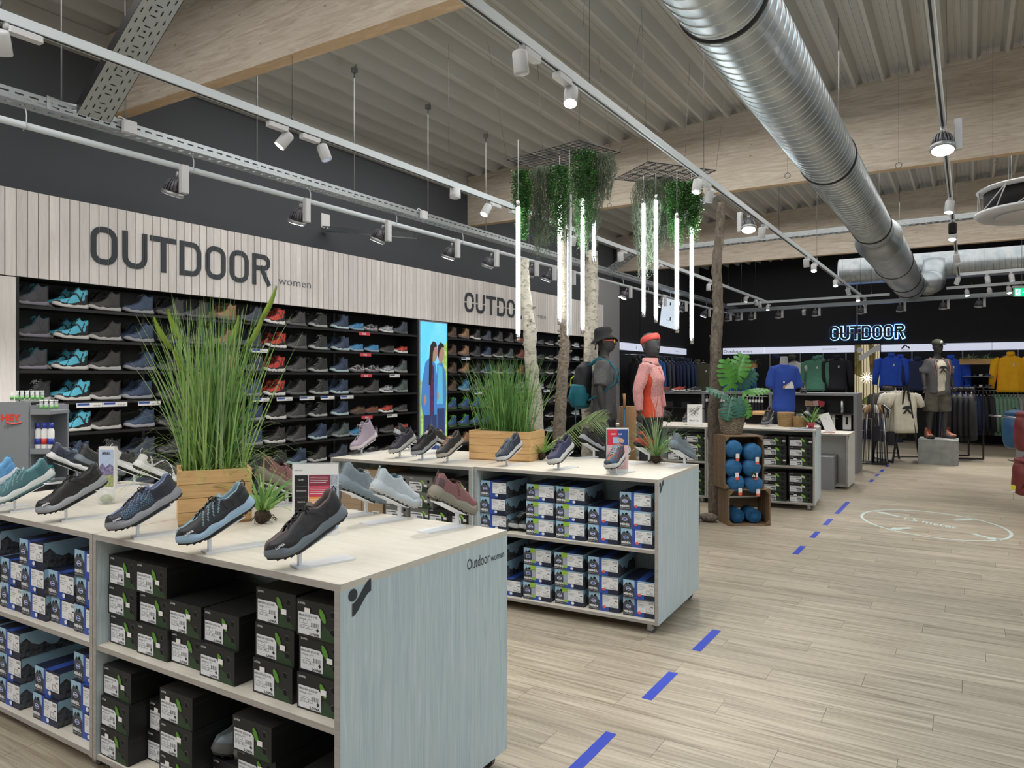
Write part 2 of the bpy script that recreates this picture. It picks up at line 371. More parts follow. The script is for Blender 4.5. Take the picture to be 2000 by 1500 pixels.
s1 = empty('wall_sign', (SX, 3.49, 2.62), label='large dark OUTDOOR women lettering on the pale cladding above the near shoe shelves', cat='sign')
sign_letters('OUTDOOR', s1, 3.50, 2.625, .185, .285, .05, .283, .006, 'dark_print')
m = MB(); put_text(m, 'women', .125, (SX+.002, 5.52, 2.64), (0, 1, 0), (0, 0, 1), width=.475); child(m, 'small_lettering', 'ink_grey', s1)
s2 = empty('wall_sign', (SX, 9.06, 2.62), label='second dark stencil OUTDOOR men lettering on the cladding behind the birch trunks', cat='sign')
sign_letters('OUTDOOR', s2, 9.08, 2.63, .19, .25, .05, .30, .006, 'dark_print', hgap=.125)
m = MB(); put_text(m, 'men', .12, (SX+.002, 11.25, 2.66), (0, 1, 0), (0, 0, 1), width=.32); child(m, 'small_lettering', 'ink_grey', s2)
# ================================================================ FLOOR TAPES & PROJECTED CIRCLE
def tape(y0, y1, x, lab):
    t = MB(); t.box(x-.026, x+.026, y0, y1, .0005, .0012); t.build('floor_tape', 'tape_blue', label=lab, cat='tape', group='blue floor tapes')
for k, (a, b) in enumerate(((2.55, 3.04), (3.45, 3.84), (4.22, 4.63), (7.0, 7.38), (7.81, 8.15), (8.56, 8.97), (9.34, 10.33))):
    tape(a, b, -1.385+.006*a, 'blue tape dash on the floorboards, %s dash counted from the camera along the aisle' % ORD[k])
for k, (px, py) in enumerate(((1702, 939), (1713, 928), (1723, 919), (1733, 910))):
    p = PZ(px, py, 0); tape(p.y-.16, p.y+.16, p.x, 'short blue tape dash, %s of four leading to the t-shirt rack' % ORD[k])
t = MB(); t.box(-3.75, -3.60, 1.47, 1.53, .0005, .0012); t.build('floor_tape', 'tape_blue', label='blue tape end on the floor below the left shoe island', cat='tape')
mat('projection_paint', (.62, .74, .70), .5, alpha=.75)  # projector light painted as a pale translucent sheet lying on the floor
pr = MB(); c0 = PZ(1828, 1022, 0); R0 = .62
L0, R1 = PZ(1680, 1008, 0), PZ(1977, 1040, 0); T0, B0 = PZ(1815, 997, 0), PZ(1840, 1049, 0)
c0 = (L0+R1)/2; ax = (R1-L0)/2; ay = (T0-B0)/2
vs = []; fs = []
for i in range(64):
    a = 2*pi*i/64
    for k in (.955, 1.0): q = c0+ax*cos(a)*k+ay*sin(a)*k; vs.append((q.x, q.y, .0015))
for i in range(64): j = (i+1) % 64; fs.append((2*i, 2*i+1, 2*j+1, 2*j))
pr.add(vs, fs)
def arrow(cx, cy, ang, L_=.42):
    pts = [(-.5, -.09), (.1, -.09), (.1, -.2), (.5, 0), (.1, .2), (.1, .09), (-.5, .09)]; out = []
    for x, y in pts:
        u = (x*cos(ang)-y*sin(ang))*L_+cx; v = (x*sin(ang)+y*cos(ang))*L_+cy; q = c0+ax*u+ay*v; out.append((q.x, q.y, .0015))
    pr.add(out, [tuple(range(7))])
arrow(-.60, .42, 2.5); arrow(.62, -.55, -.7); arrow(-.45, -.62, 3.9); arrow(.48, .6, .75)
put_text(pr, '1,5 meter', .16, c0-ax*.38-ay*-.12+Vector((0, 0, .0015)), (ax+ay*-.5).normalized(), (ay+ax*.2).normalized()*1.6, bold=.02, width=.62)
pr.build('painted_projection', 'projection_paint', label='painted pale circle of projected light with four arrows and 1,5 meter on the floor', cat='floor mark')
# ================================================================ SHOES
def lerp_tab(tab, s):
    for (a, va), (b, vb) in zip(tab, tab[1:]):
        if s <= b:
            t = (s-a)/(b-a) if b > a else 0; t = t*t*(3-2*t) if len(tab) > 4 else t; return va+(vb-va)*t
    return tab[-1][1]
W_T = [(0, .031), (.15, .034), (.35, .0335), (.55, .042), (.72, .048), (.85, .046), (1, .036)]
H_LOW = [(0, .070), (.05, .078), (.16, .064), (.28, .058), (.38, .070), (.46, .073), (.6, .060), (.75, .047), (.9, .037), (1, .030)]
H_MID = [(0, .140), (.05, .144), (.14, .132), (.22, .136), (.30, .152), (.37, .135), (.45, .098), (.54, .076), (.66, .060), (.78, .048), (.9, .039), (1, .032)]
def halfw(s):
    w = lerp_tab(W_T, s)
    if s < .13: w *= sqrt(max(0, 1-((.13-s)/.13)**2))*.98+.02*(s > 0)
    if s > .74: w *= max(0, 1-((s-.74)/.26)**2.6)**.55
    return w
def spring(s): return .020*max(0, (s-.68)/.32)**2+.004*max(0, (.12-s)/.12)
def edge(s, mid):
    c0, c1 = (.30, .70) if mid else (.36, .70)
    if s < c0: return .74
    if s < c1: return .74+(.26-.74)*min(1, (s-c0)/.10)
    return max(0, .26*(1-(s-c1)/.05)) if s < c1+.05 else 0
def pat_salomon(s, t):
    if t < .17+.09*max(0, sin(s*9+.6)): return 1
    if s > .84 and t < .62: return 1
    if s < .13 and .12 < t < .5: return 1
    if abs((s-.30)-(t-.3)*.28) < .022 and t < .9: return 1
    if abs((s-.62)+(t-.5)*.22) < .016: return 1
    if abs((s-.20)+(t-.5)*.18) < .02 and t < .75: return 1
    if .42 < s < .70 and t > .82: return 1
    if t > .93: return 2
    return 0
def pat_plain(s, t):
    if t < .18 or s > .88 and t < .6: return 1
    if s < .12 and t < .55: return 1
    if t > .93: return 2
    return 0
def pat_lowa(s, t):
    if t < .17: return 1
    if s > .86 and t < .62: return 1
    if s < .16 and .1 < t < .72 and abs(t-.40) > .05: return 1
    for c in (.42, .50, .58, .66):
        if abs((s-c)+(t-.5)*.16) < .009 and .30 < t < .92: return 2
    if .24 < s < .36 and .25 < t < .75 and (abs(t-.28) < .04 or abs(t-.72) < .04 or s < .255 or s > .345): return 1
    if t > .94: return 2
    return 0
def pat_mesh(s, t):
    if t < .14: return 1
    if s > .9: return 1
    if s < .2 and t < .7: return 1
    for c in (.40, .48, .56, .64, .70):
        if abs((s-c)+(t-.5)*.25) < .007 and t > .35: return 2
    if .35 < s < .8 and (int(s*60)+int(t*14)) % 2 == 0 and t < .75: return 3
    if t > .94: return 2
    return 0
def pat_runner(s, t):
    if t > .95: return 2
    if s < .10 and t < .5: return 1
    if .3 < s < .5 and .2 < t < .8 and abs((s-.40)+(t-.5)*.2) < .012: return 1
    return 0
def make_shoe(name, mid=False, n=26, mm=8, pat=pat_plain, lugs=12, thick=.028, zig=False, laces=5, bulge=0, scale=1.0, cloud=False):
    """shoe along +X (toe), rests on z=0. slots: up_main up_over up_line up_dots | sole_mid sole_out | lace_m"""
    L = .285; Ht = H_MID if mid else H_LOW; base = thick
    up = MB()
    S_ = [.5-.5*cos(pi*i/n)*1.0 if False else i/n for i in range(n+1)]
    S_ = [((x**.85)*.5 if False else x) for x in S_]; S_ = sorted(set(S_+[.006, .018, .03, .97, .985, .995]))
    for side in (1, -1):
        R_ = []
        for s in S_:
            w = halfw(s); h = lerp_tab(Ht, s)*(1 if s < .9 else max(.25, (1-((s-.9)/.1)**2.5*.75))); e = w*edge(s, mid); row = []
            for j in range(mm+1):
                t = j/mm; a = t*pi/2
                y = e+(w-e)*cos(a)**.62; z = h*sin(a)**.95
                if mid and s < .34: y = e+(w-e)*(1-t)**.5*.75+(w-e)*.25*(1-t)
                if pat(s, t) in (1, 2) and 0 < j < mm: y += .0012; z += .0006*t
                row.append((s*L, side*y, base+z+spring(s)))
            R_.append(row)
        vs = [p for r in R_ for p in r]; k = mm+1
        for i in range(len(S_)-1):
            for j in range(mm):
                f = (i*k+j, i*k+j+1, (i+1)*k+j+1, (i+1)*k+j)
                if side < 0: f = f[::-1]
                sc = (S_[i]+S_[i+1])/2; tc = (j+.5)/mm
                up.add([vs[q] for q in f], [(0, 1, 2, 3)], pat(sc, tc), True)
        # padded collar and lining
        rr = []
        for s in S_:
            if s > .37: break
            w = halfw(s); h = lerp_tab(Ht, s); e = w*edge(s, mid); z = base+h+spring(s)
            rr.append([(s*L, side*e, z), (s*L+.001, side*max(0, e-.003), z+.003), (s*L+.003*(s < .1), side*max(0, e-.007), z), (s*L+.006*(s < .1), side*max(0, e-.008), z-.02), (s*L+.006*(s < .1), side*max(0, w*.8-.008), base+.006)])
        up.rings(rr, m=2, closed=False, smooth=True)
    # footbed, tongue
    fb = [(s*L, halfw(s)*.85) for s in S_ if .02 < s < .75]
    up.add([(x, y*sd, base+.007) for x, y in fb for sd in (1, -1)], [(2*i, 2*i+1, 2*i+3, 2*i+2) for i in range(len(fb)-1)], 3)
    tg = []
    s_top = .265 if mid else .315
    for i in range(9):
        s = .73+(s_top-.73)*i/8; w = halfw(s)*(edge(max(s, .38 if not mid else .34), mid))+.006; z = base+lerp_tab(Ht, max(s, .31 if mid else .37))+spring(s)-.004+(.016+.0*i if i == 8 else (.007 if i == 7 else 0))
        if i == 0: z -= .004
        x = s*L
        tg.append([(x, -w, z-.004), (x, 0, z+.003), (x, w, z-.004), (x+.004, w, z-.007), (x+.004, 0, z-.003), (x+.004, -w, z-.007)])
    up.rings(tg, m=2)
    # rubber toe / heel loop
    hz = base+lerp_tab(Ht, .02)
    up.tube([(.004, 0, hz-.02), (-.006, 0, hz-.005), (-.004, 0, hz+.012), (.006, 0, hz+.004)], .0022, 5, 1)
    # weld for smooth shading
    bm = bmesh.new(); me = up.mesh(name, ['up_main', 'up_over', 'up_line', 'up_dots']); bm.from_mesh(me)
    bmesh.ops.remove_doubles(bm, verts=bm.verts[:], dist=.00008); bmesh.ops.recalc_face_normals(bm, faces=bm.faces[:]); bm.to_mesh(me); bm.free()
    root = bpy.data.objects.new(name, me); COL.objects.link(root)
    # sole
    so = MB()
    def outline(k, dx=0): 
        pts = [(s*L, halfw(s)*k+.0015) for s in S_]
        return [(x+dx*(x/L-.5), y) for x, y in pts]+[(x+dx*(x/L-.5), -y) for x, y in reversed(pts)]
    o1 = outline(1.03, .004); NN = len(o1)
    def zz(x): return spring(max(0, min(1, x/L)))
    lv = []
    for kz, kk in ((.006, .97), (.0, 1.06), (-.5, 1.10+bulge), (-.86, 1.06+bulge*.6)):
        ring = []
        for i, (x, y) in enumerate(o1):
            z = base+(kz if kz >= 0 else kz*base*.72)
            if kz > 0: z += .004*sin(x*75+1)+(.007 if x < .07 else 0)+(.004 if x > .24 else 0)
            if zig and kz == -.86: z += .004*(1 if int(x/.011) % 2 else -1)
            ring.append((x+(x/L-.5)*.012*(kk-1)*10, y*kk, z+zz(x)))
        lv.append(ring)
    so.rings(lv, m=0, cap=False, smooth=not zig)
    so.add(lv[-1], [tuple(range(NN-1, -1, -1))], 0); so.add(lv[0], [tuple(range(NN))], 0)
    a = [(p[0], p[1]*.97, p[2]+.001) for p in lv[-1]]; b = [(p[0], p[1]*.95, base*.14+zz(p[0])) for p in lv[-1]]
    so.rings([a, b], m=1, cap=False, smooth=False); so.add(b, [tuple(range(NN-1, -1, -1))], 1)
    if cloud:
        for i in range(7):
            x = .02+i*.037; w = halfw(x/L)
            for sd in (1, -1): so.tube([(x-.012, sd*w*1.05, .006+zz(x)), (x, sd*w*1.12, .002+zz(x)), (x+.012, sd*w*1.08, .006+zz(x)), (x+.012, sd*w*1.1, .018+zz(x)), (x-.012, sd*w*1.08, .018+zz(x)), (x-.012, sd*w*1.05, .006+zz(x))], .0035, 5, 0)
    for i in range(lugs):
        x = .012+(L-.03)*i/(lugs-1); w = halfw(x/L)
        for sd in (1, -1): so.cbox((x, sd*w*.88, base*.09+zz(x)), ((L/lugs)*.55, w*.3, base*.18), 1)
    sole = so.build('sole', ['sole_mid', 'sole_out'], root)
    lc = MB(); s0, s1 = (.40, .68)
    for i in range(laces):
        s = s0+(s1-s0)*i/(laces-1); z = base+lerp_tab(Ht, s)+spring(s)+.003; w = halfw(s)*edge(s, mid)+.007
        for sd in (1, -1): lc.tube([(s*L, sd*w, z-.004), (s*L-.005, sd*w*.4, z+.001), (s*L-.011, -sd*w*.4, z+.002), (s*L-.016, -sd*w, z-.002)], .0025, 5, 0)
    if mid:
        for i in range(3):
            s = .30+.035*i; z = base+.146-.017*i
            lc.tube([(s*L+.012, .022, z-.004), (s*L+.019, 0, z), (s*L+.012, -.022, z-.006)], .0018, 5, 0)
    s = .39; z = base+lerp_tab(Ht, .37 if not mid else .34)+.004; x = s*L-.004
    for sd in (1, -1):
        lc.tube([(x, 0, z), (x+.008, sd*.014, z+.010), (x+.018, sd*.028, z+.004), (x+.020, sd*.030, z-.008), (x+.010, sd*.018, z-.002), (x, 0, z)], .0022, 5, 0)
        lc.tube([(x, 0, z), (x+.016, sd*.010, z+.003), (x+.030, sd*.020, z-.010), (x+.036, sd*.026, z-.022)], .0014, 5, 0)
    lc.build('laces', ['lace_m'], root)
    return kids(root)
for nme, c, r in (('up_main', (.03, .03, .035), .65), ('up_over', (.015, .015, .017), .55), ('up_line', (.05, .05, .055), .8), ('up_dots', (.02, .02, .02), .8), ('sole_mid', (.2, .2, .21), .6), ('sole_out', (.012, .012, .012), .7), ('lace_m', (.03, .03, .03), .8)):
    mat(nme, c, r)
CW = {}  # colourways
def cway(name, main, over=(.013, .013, .015), line=(.04, .04, .045), mid=(.16, .16, .17), out=(.012, .012, .012), lace=(.02, .02, .02), dots=None):
    d = {}
    for k, c, r in (('up_main', main, .6), ('up_over', over, .5), ('up_line', line, .8), ('up_dots', dots or tuple(x*.4 for x in line), .8), ('sole_mid', mid, .55), ('sole_out', out, .7), ('lace_m', lace, .8)):
        nm = 'c%.3f_%.3f_%.3f_%.1f' % (c[0], c[1], c[2], r); mat(nm, c, r, nscale=140, bump=.15 if k == 'up_main' else 0) if nm not in MATS else None; d[k] = nm
    CW[name] = d
WH = (.62, .62, .60)
cway('grey-teal', (.055, .055, .065), (.04, .04, .047), (.03, .17, .22), (.19, .18, .22), lace=(.05, .25, .3))
cway('turquoise', (.10, .50, .68), (.010, .012, .014), (.14, .55, .70), (.60, .58, .55), lace=(.01, .01, .01))
cway('charcoal', (.050, .047, .045), (.036, .034, .033), (.03, .03, .03), (.46, .45, .44), lace=(.02, .02, .02))
cway('navy', (.045, .075, .14), (.03, .05, .10), (.05, .09, .15), (.30, .30, .33), lace=(.12, .15, .2))
cway('dark grey', (.035, .036, .040), (.026, .026, .03), (.05, .05, .05), (.10, .10, .10))
cway('tan', (.34, .20, .10), (.22, .12, .06), (.12, .08, .05), (.12, .10, .09), lace=(.3, .2, .1))
cway('slate blue', (.045, .058, .085), (.035, .045, .065), (.03, .03, .05), (.07, .08, .10))
cway('red', (.55, .05, .03), (.02, .015, .015), (.35, .05, .04), (.72, .70, .68), lace=(.5, .06, .04))
cway('anthracite', (.055, .055, .058), (.045, .045, .048), (.03, .03, .03), (.11, .11, .115), lace=(.07, .07, .07))
cway('black', (.016, .017, .019), (.028, .03, .033), (.02, .03, .025), (.38, .40, .38), lace=(.5, .5, .5))
cway('navy and mint', (.035, .06, .12), (.02, .03, .06), (.12, .18, .26), (.40, .52, .54), lace=(.10, .14, .2))
cway('azure', (.05, .24, .46), (.03, .14, .30), (.10, .30, .45), (.22, .32, .42), lace=(.04, .2, .4))
cway('black and white', (.035, .032, .035), (.50, .48, .48), (.02, .02, .02), (.12, .11, .12), lace=(.4, .4, .4))
cway('silver', (.35, .39, .42), (.05, .055, .06), (.1, .1, .1), (.62, .63, .64), lace=(.4, .4, .4))
cway('charcoal with white edge', (.05, .045, .048), (.02, .02, .02), (.05, .03, .03), (.66, .64, .62))
cway('brown', (.10, .055, .032), (.07, .04, .025), (.05, .03, .02), (.07, .05, .04), lace=(.16, .1, .05))
cway('rust', (.22, .06, .035), (.12, .035, .02), (.05, .02, .02), (.12, .08, .07))
cway('green-grey', (.09, .12, .12), (.06, .08, .08), (.05, .05, .05), (.25, .27, .27))
cway('blue and lime', (.02, .09, .24), (.02, .05, .12), (.16, .55, .05), (.03, .04, .05), (.12, .45, .06), lace=(.2, .6, .05))
cway('light blue', (.13, .36, .66), (.10, .30, .58), (.16, .45, .72), (.62, .66, .72), (.10, .28, .55), lace=(.2, .45, .7))
cway('teal', (.06, .17, .20), (.045, .13, .155), (.20, .38, .42), (.58, .62, .62), (.08, .20, .22), lace=(.16, .3, .33))
cway('near black', (.010, .010, .011), (.016, .016, .018), (.03, .03, .035), (.30, .32, .35), lace=(.012, .012, .014), dots=(.05, .12, .2))
cway('navy mesh', (.016, .020, .034), (.026, .03, .042), (.16, .20, .32), (.26, .27, .30), (.02, .02, .025), lace=(.02, .02, .03), dots=(.08, .15, .24))
cway('black and pale blue', (.024, .025, .030), (.016, .017, .020), (.20, .32, .38), (.30, .44, .58), lace=(.015, .015, .018), dots=(.02, .02, .02))
cway('dark grey and steel', (.030, .029, .032), (.020, .020, .023), (.12, .09, .085), (.15, .18, .21), (.025, .025, .025), lace=(.012, .012, .013))
cway('white and black', (.03, .03, .032), (.6, .6, .6), (.05, .05, .05), (.66, .66, .66))
cway('steel grey', (.19, .23, .26), (.16, .20, .23), (.10, .12, .14), (.20, .25, .29), (.2, .24, .27), lace=(.4, .45, .5))
cway('ice grey', (.46, .52, .56), (.42, .48, .52), (.12, .2, .26), (.48, .54, .58), (.5, .5, .5), lace=(.5, .56, .6))
cway('rose', (.25, .11, .11), (.10, .055, .06), (.07, .03, .03), (.26, .24, .19), (.24, .22, .18), lace=(.2, .08, .08))
cway('lilac', (.34, .28, .35), (.30, .24, .31), (.16, .13, .17), (.52, .46, .50), (.03, .03, .03), lace=(.5, .45, .48))
cway('plum black', (.025, .022, .038), (.02, .018, .03), (.04, .04, .05), (.40, .40, .38), lace=(.06, .05, .08))
cway('black and orange', (.025, .023, .023), (.02, .02, .02), (.12, .11, .10), (.42, .38, .34), lace=(.55, .33, .2))
cway('night blue', (.022, .030, .052), (.016, .022, .038), (.12, .13, .16), (.50, .50, .50), lace=(.12, .18, .24))
cway('indigo', (.030, .034, .085), (.022, .025, .06), (.05, .05, .07), (.48, .48, .47), lace=(.03, .03, .07))
cway('petrol blue', (.025, .085, .16), (.015, .03, .055), (.35, .12, .06), (.55, .55, .53), lace=(.3, .5, .6))
cway('orange', (.45, .06, .025), (.03, .03, .03), (.2, .04, .03), (.35, .05, .03), (.015, .015, .015))
cway('hiker', (.42, .26, .16), (.5, .08, .03), (.15, .05, .03), (.05, .04, .04), lace=(.5, .07, .03))
boot = make_shoe('hiking_boot', mid=True, pat=pat_salomon, n=46, mm=14, lugs=9)
bootz = make_shoe('hiking_boot', mid=True, pat=pat_salomon, n=46, mm=14, lugs=9, zig=True)
lowb = make_shoe('trail_shoe', mid=False, pat=pat_salomon, n=46, mm=14, lugs=9)
used = set()
def put_shoe(src, loc, rz, cw, label, group, ry=0, scale=1.0, name=None):
    if src.name not in used and src.name in ('hiking_boot', 'hiking_boot.001', 'trail_shoe'):
        used.add(src.name); o = src; recolour(o, CW[cw]); [recolour(c, CW[cw]) for c in o.children]
        o.location = loc; o.rotation_euler = (0, ry, rz); o.scale = (scale,)*3; o['label'] = label; o['group'] = group
    else: o = dup(src, None, loc, (0, ry, rz), (scale,)*3, label, group, CW[cw])
    o['category'] = 'boot' if src in (boot, bootz) else 'shoe'; return o
# ================================================================ SHELF BAYS
rowz = [2.19-.265*i for i in range(8)]
ROWN = ['top', 'second', 'third', 'fourth', 'fifth', 'sixth', 'seventh', 'eighth']
def bay(y0, y1, which):
    r = empty('shoe_shelving', (SX, y0, 0), label='black metal shoe shelving, the %s bay of the shoe wall' % which, cat='shelving')
    m = MB(); m.box(XW+.002, XW+.012, y0, y1, 0, 2.42); child(m, 'back_panel', 'black_metal', r)
    for y in (y0, y1-.02): m = MB(); m.box(XW+.012, SX, y, y+.02, 0, 2.42); child(m, 'side_panel', 'black_metal', r)
    step = (y1-y0)/4
    for k in range(1, 4): m = MB(); m.box(XW+.012, XW+.03, y0+k*step-.015, y0+k*step+.015, 0, 2.42); child(m, 'upright', 'fin_grey', r)
    for z in rowz+[.075]:
        m = MB(); m.box(XW+.012, SX-.02, y0+.02, y1-.02, z-.012, z-.002); m.box(SX-.022, SX-.005, y0+.02, y1-.02, z-.022, z+.002); child(m, 'shelf', 'black_metal', r)
    return r
bay(2.89, 7.955, 'near'); bay(8.614, 13.95, 'far')
cy1 = [3.035, 3.365, 3.657, 3.963, 4.294, 4.573, 4.883, 5.223, 5.547, 5.848, 6.177, 6.529, 6.805, 7.076, 7.371, 7.661]
b1 = ['grey-teal', 'turquoise', 'charcoal', 'navy', 'dark grey', 'dark grey', 'tan', 'slate blue', 'red', 'anthracite', 'black', 'navy and mint', 'azure', 'black and white', 'black and white', 'green-grey']
ex = {(1, 13): 'azure', (1, 14): 'dark grey', (1, 15): 'red', (0, 14): 'silver', (0, 15): 'slate blue', (2, 12): 'black and white', (2, 14): 'silver', (3, 0): 'black', (3, 7): 'navy', (3, 12): 'anthracite', (3, 13): 'anthracite', (3, 14): 'silver', (4, 0): 'dark grey', (4, 6): 'dark grey', (4, 7): 'navy', (4, 8): 'charcoal with white edge', (4, 12): 'brown', (4, 13): 'rust', (4, 14): 'red', (4, 15): 'dark grey', (5, 0): 'black', (5, 1): 'navy and mint', (5, 2): 'black', (5, 3): 'slate blue', (5, 7): 'navy', (5, 8): 'charcoal with white edge', (5, 10): 'navy and mint', (5, 11): 'green-grey', (5, 12): 'azure', (5, 14): 'dark grey', (5, 15): 'red',
      (6, 1): 'slate blue', (6, 2): 'turquoise', (6, 7): 'dark grey', (6, 8): 'black', (6, 9): 'navy and mint', (7, 9): 'black', (6, 15): 'green-grey'}
low1 = {12, 13, 14}
for r_, z in enumerate(rowz):
    for c, y in enumerate(cy1):
        cw = ex.get((r_, c), b1[c] if r_ < 6 else ['charcoal', 'slate blue', 'dark grey', 'black'][(r_+c) % 4])
        low = (c in low1 and not (r_ == 3 and c == 13)) or (c == 15 and r_ in (1, 4, 5))
        src = lowb if low else (bootz if cw in ('red', 'charcoal with white edge') or (cw == 'navy' and c == 7) else boot)
        jy = random.uniform(-.015, .015); sc = .93 if low else 1.0
        put_shoe(src, (SX-.075, y+.135+jy, z+.003), -pi/2+random.uniform(-.06, .06), cw, '%s %s, %s from left, %s shelf, near shoe wall' % (cw, 'low shoe' if low else 'boot', ORD[c], ROWN[r_]), 'shoes on the near shoe wall', scale=sc)
        if c < 12 and r_ < 6 and (r_+c) % 2 == 0 or (c in (1, 8) and r_ < 5):
            put_shoe(src, (SX-.215, y+.10+jy, z+.003), -pi/2+random.uniform(-.05, .05), cw, '%s %s behind the %s from left, %s shelf, near shoe wall' % (cw, 'shoe' if low else 'boot', ORD[c], ROWN[r_]), 'shoes on the near shoe wall', scale=sc)
cy2 = [8.80, 9.12, 9.42, 9.74, 10.08, 10.42, 10.76, 11.10, 11.46, 11.82, 12.16, 12.52, 12.88, 13.22, 13.58]
b2 = ['brown', 'tan', 'dark grey', 'navy', 'charcoal', 'green-grey', 'rust', 'anthracite', 'dark grey', 'charcoal', 'black and white', 'dark grey', 'silver', 'anthracite', 'brown']
for r_, z in enumerate(rowz[:7]):
    for c, y in enumerate(cy2):
        if r_ >= 5 and c not in (0, 1, 2, 3, 4, 6, 8, 9, 12): continue
        cw = b2[(c+(0 if r_ < 3 else r_*3 % 5 if c > 2 else 0)) % 15]
        if r_ in (4, 5) and c in (0, 1, 2, 3): cw = 'blue and lime'
        if (r_, c) == (3, 1): cw = 'azure'
        if r_ == 0: cw = {0: 'brown', 1: 'tan', 2: 'charcoal with white edge', 3: 'slate blue', 4: 'anthracite', 5: 'anthracite', 6: 'rust'}.get(c, cw)
        low = c > 7 or (r_ == 0 and c > 5)
        put_shoe(lowb if low else boot, (SX-.075, y+.135, z+.003), -pi/2+random.uniform(-.06, .06), cw, '%s %s, %s from left, %s shelf, far shoe wall' % (cw, 'low shoe' if low else 'boot', ORD[c], ROWN[r_]), 'shoes on the far shoe wall', scale=.93)
# price strips on shelf edges
mat('sale_red', (.62, .06, .09), .5)
def strip(y, z, w, kind, lab):
    r = MB(); x = SX-.002
    r.box(x, x+.003, y, y+w, z-.052, z-.012, 1 if kind == 'sale' else 0)
    if kind == 'sale': put_text(r, 'SALE', .03, (x+.0035, y+w*.3, z-.042), (0, 1, 0), (0, 0, 1), 0, bold=.03)
    else:
        r.box(x+.003, x+.0036, y+w*.03, y+w*.5, z-.034, z-.015, 2 if kind == 'blue' else 3)
        put_text(r, '199,99' if kind == 'blue' else '129,99', .02, (x+.0038, y+w*.62, z-.046), (0, 1, 0), (0, 0, 1), 3, width=w*.3)
    r.build('price_strip', ['paper', 'sale_red', 'box_blue', 'ink_grey'], label=lab, cat='price tag', group='price strips on the shelf edges')
for k, (px, py, kind) in enumerate(((175, 792, 'blue'), (225, 791, 'blue'), (292, 789, 'blue'), (99, 794, 'blue'), (508, 687, 'blue'), (510, 782, 'blue'), (556, 779, 'blue'), (600, 778, 'blue'), (640, 776, 'blue'), (678, 774, 'blue'), (712, 652, 'sale'), (714, 695, 'sale'), (716, 734, 'sale'), (717, 813, 'sale'), (771, 734, 'w'), (766, 811, 'w'), (910, 701, 'blue'), (934, 768, 'blue'), (1017, 765, 'blue'), (1068, 764, 'blue'))):
    p = PX(px, py, SX); z = min(rowz, key=lambda q: abs(q-.035-p.z)); w = {'sale': .2, 'w': .2, 'blue': .22}[kind]
    row = ROWN[rowz.index(z)]
    strip(p.y-w/2, z, w, kind, '%s price strip on the %s shelf edge, below %s shoe column%s' % ({'sale': 'red SALE', 'blue': 'white', 'w': 'plain white'}[kind], row, ORD[min(range(16 if p.y < 8 else 15), key=lambda q: abs((cy1 if p.y < 8 else cy2)[q]-p.y))], '' if p.y < 8 else ', far wall'))
# ================================================================ CEILING: tracks, trays, lamps, ducts
ZT = 3.5; XA, XB, XC = -4.31, -2.13, -.17; XD, ZD = -5.4, 3.3
def track(name, p0, p1, lab, drops, h=.055, w=.04):
    r = empty(name, p0, label=lab, cat='track'); p0, p1 = Vector(p0), Vector(p1)
    m = MB(); m.bar(p0, p1, w, h, 0); child(m, 'rail', 'track_white', r)
    m = MB(); dn = Vector((0, 0, -h/2-.001)); m.bar(p0+dn, p1+dn, w*.35, .003); child(m, 'contact_slot', 'ink', r)
    for t in drops:
        p = p0.lerp(p1, t); m = MB(); m.cyl(p+Vector((0, 0, h/2)), (p.x, p.y, zc(p.x)), .0022, 5); m.cyl(p+Vector((0, 0, h/2)), p+Vector((0, 0, h/2+.05)), .007, 6); child(m, 'suspension_wire', 'wire', r)
    return r
track('lighting_track', (XA, -.5, ZT), (XA, 19.0, ZT), 'long pale lighting track running over the left side, nearest the shoe wall tray', [.12, .22, .32, .45, .58, .7, .82, .94])
track('lighting_track', (XB, .6, ZT), (XB, 19.5, ZT), 'long lighting track in mid picture passing beside the hanging plants', [.1, .2, .33, .5, .65, .8, .95])
track('lighting_track', (XC, 1.2, ZT), (XC, 16.5, ZT), 'lighting track on the right side, just right of the big duct', [.2, .4, .6, .8])
track('lighting_track', (-5.2, 18.6, 3.45), (-1.5, 18.2, 3.45), 'far cross lighting track left of the duct end', [.1, .9])
track('lighting_track', (-.4, 17.6, 3.45), (4, 16.6, 3.45), 'far cross lighting track right of the duct end', [.1, .5])
track('lighting_track', (-.2, 15.8, 3.5), (4, 15.2, 3.5), 'upper cross lighting track above the exit sign', [.1, .5])
def tray(name, p0, p1, w, h, lab, bottom=True):
    """galvanised cable tray with real slots along both sides"""
    p0, p1 = Vector(p0), Vector(p1); r = empty(name, p0, label=lab, cat='cable tray'); L_ = (p1-p0).length; d = (p1-p0)/L_
    s = d.cross(Vector((0, 0, 1))).normalized(); u = s.cross(d)
    m = MB()
    for sg in (-1, 1):
        o = p0+s*sg*w/2
        for k, (a, b) in enumerate(((0, .18), (.34, .52), (.68, 1))): m.bar(o+u*h*(a+b)/2, o+u*h*(a+b)/2+d*L_, .002, h*(b-a))
        n = int(L_/.09)
        for i in range(n):
            for a, b, q in ((.18, .34, 0), (.52, .68, .045)):
                c = o+u*h*(a+b)/2+d*(i*.09+q); m.bar(c, c+d*.035, .002, h*(b-a))
    child(m, 'side_rail', 'steel', r); m = MB()
    if bottom:
        n = int(L_/.09)
        for k in (-1, 1): m.bar(p0+s*k*w*.32, p0+s*k*w*.32+d*L_, w*.36, .002)
        for i in range(n): m.bar(p0+d*(i*.09), p0+d*(i*.09+.05), w*.3, .002)
        child(m, 'tray_floor', 'steel', r)
    return r
tray('cable_tray', (XD-.02, -.5, 3.44), (XD-.02, 20.2, 3.44), .14, .075, 'slotted galvanised cable tray running along the dark left wall')
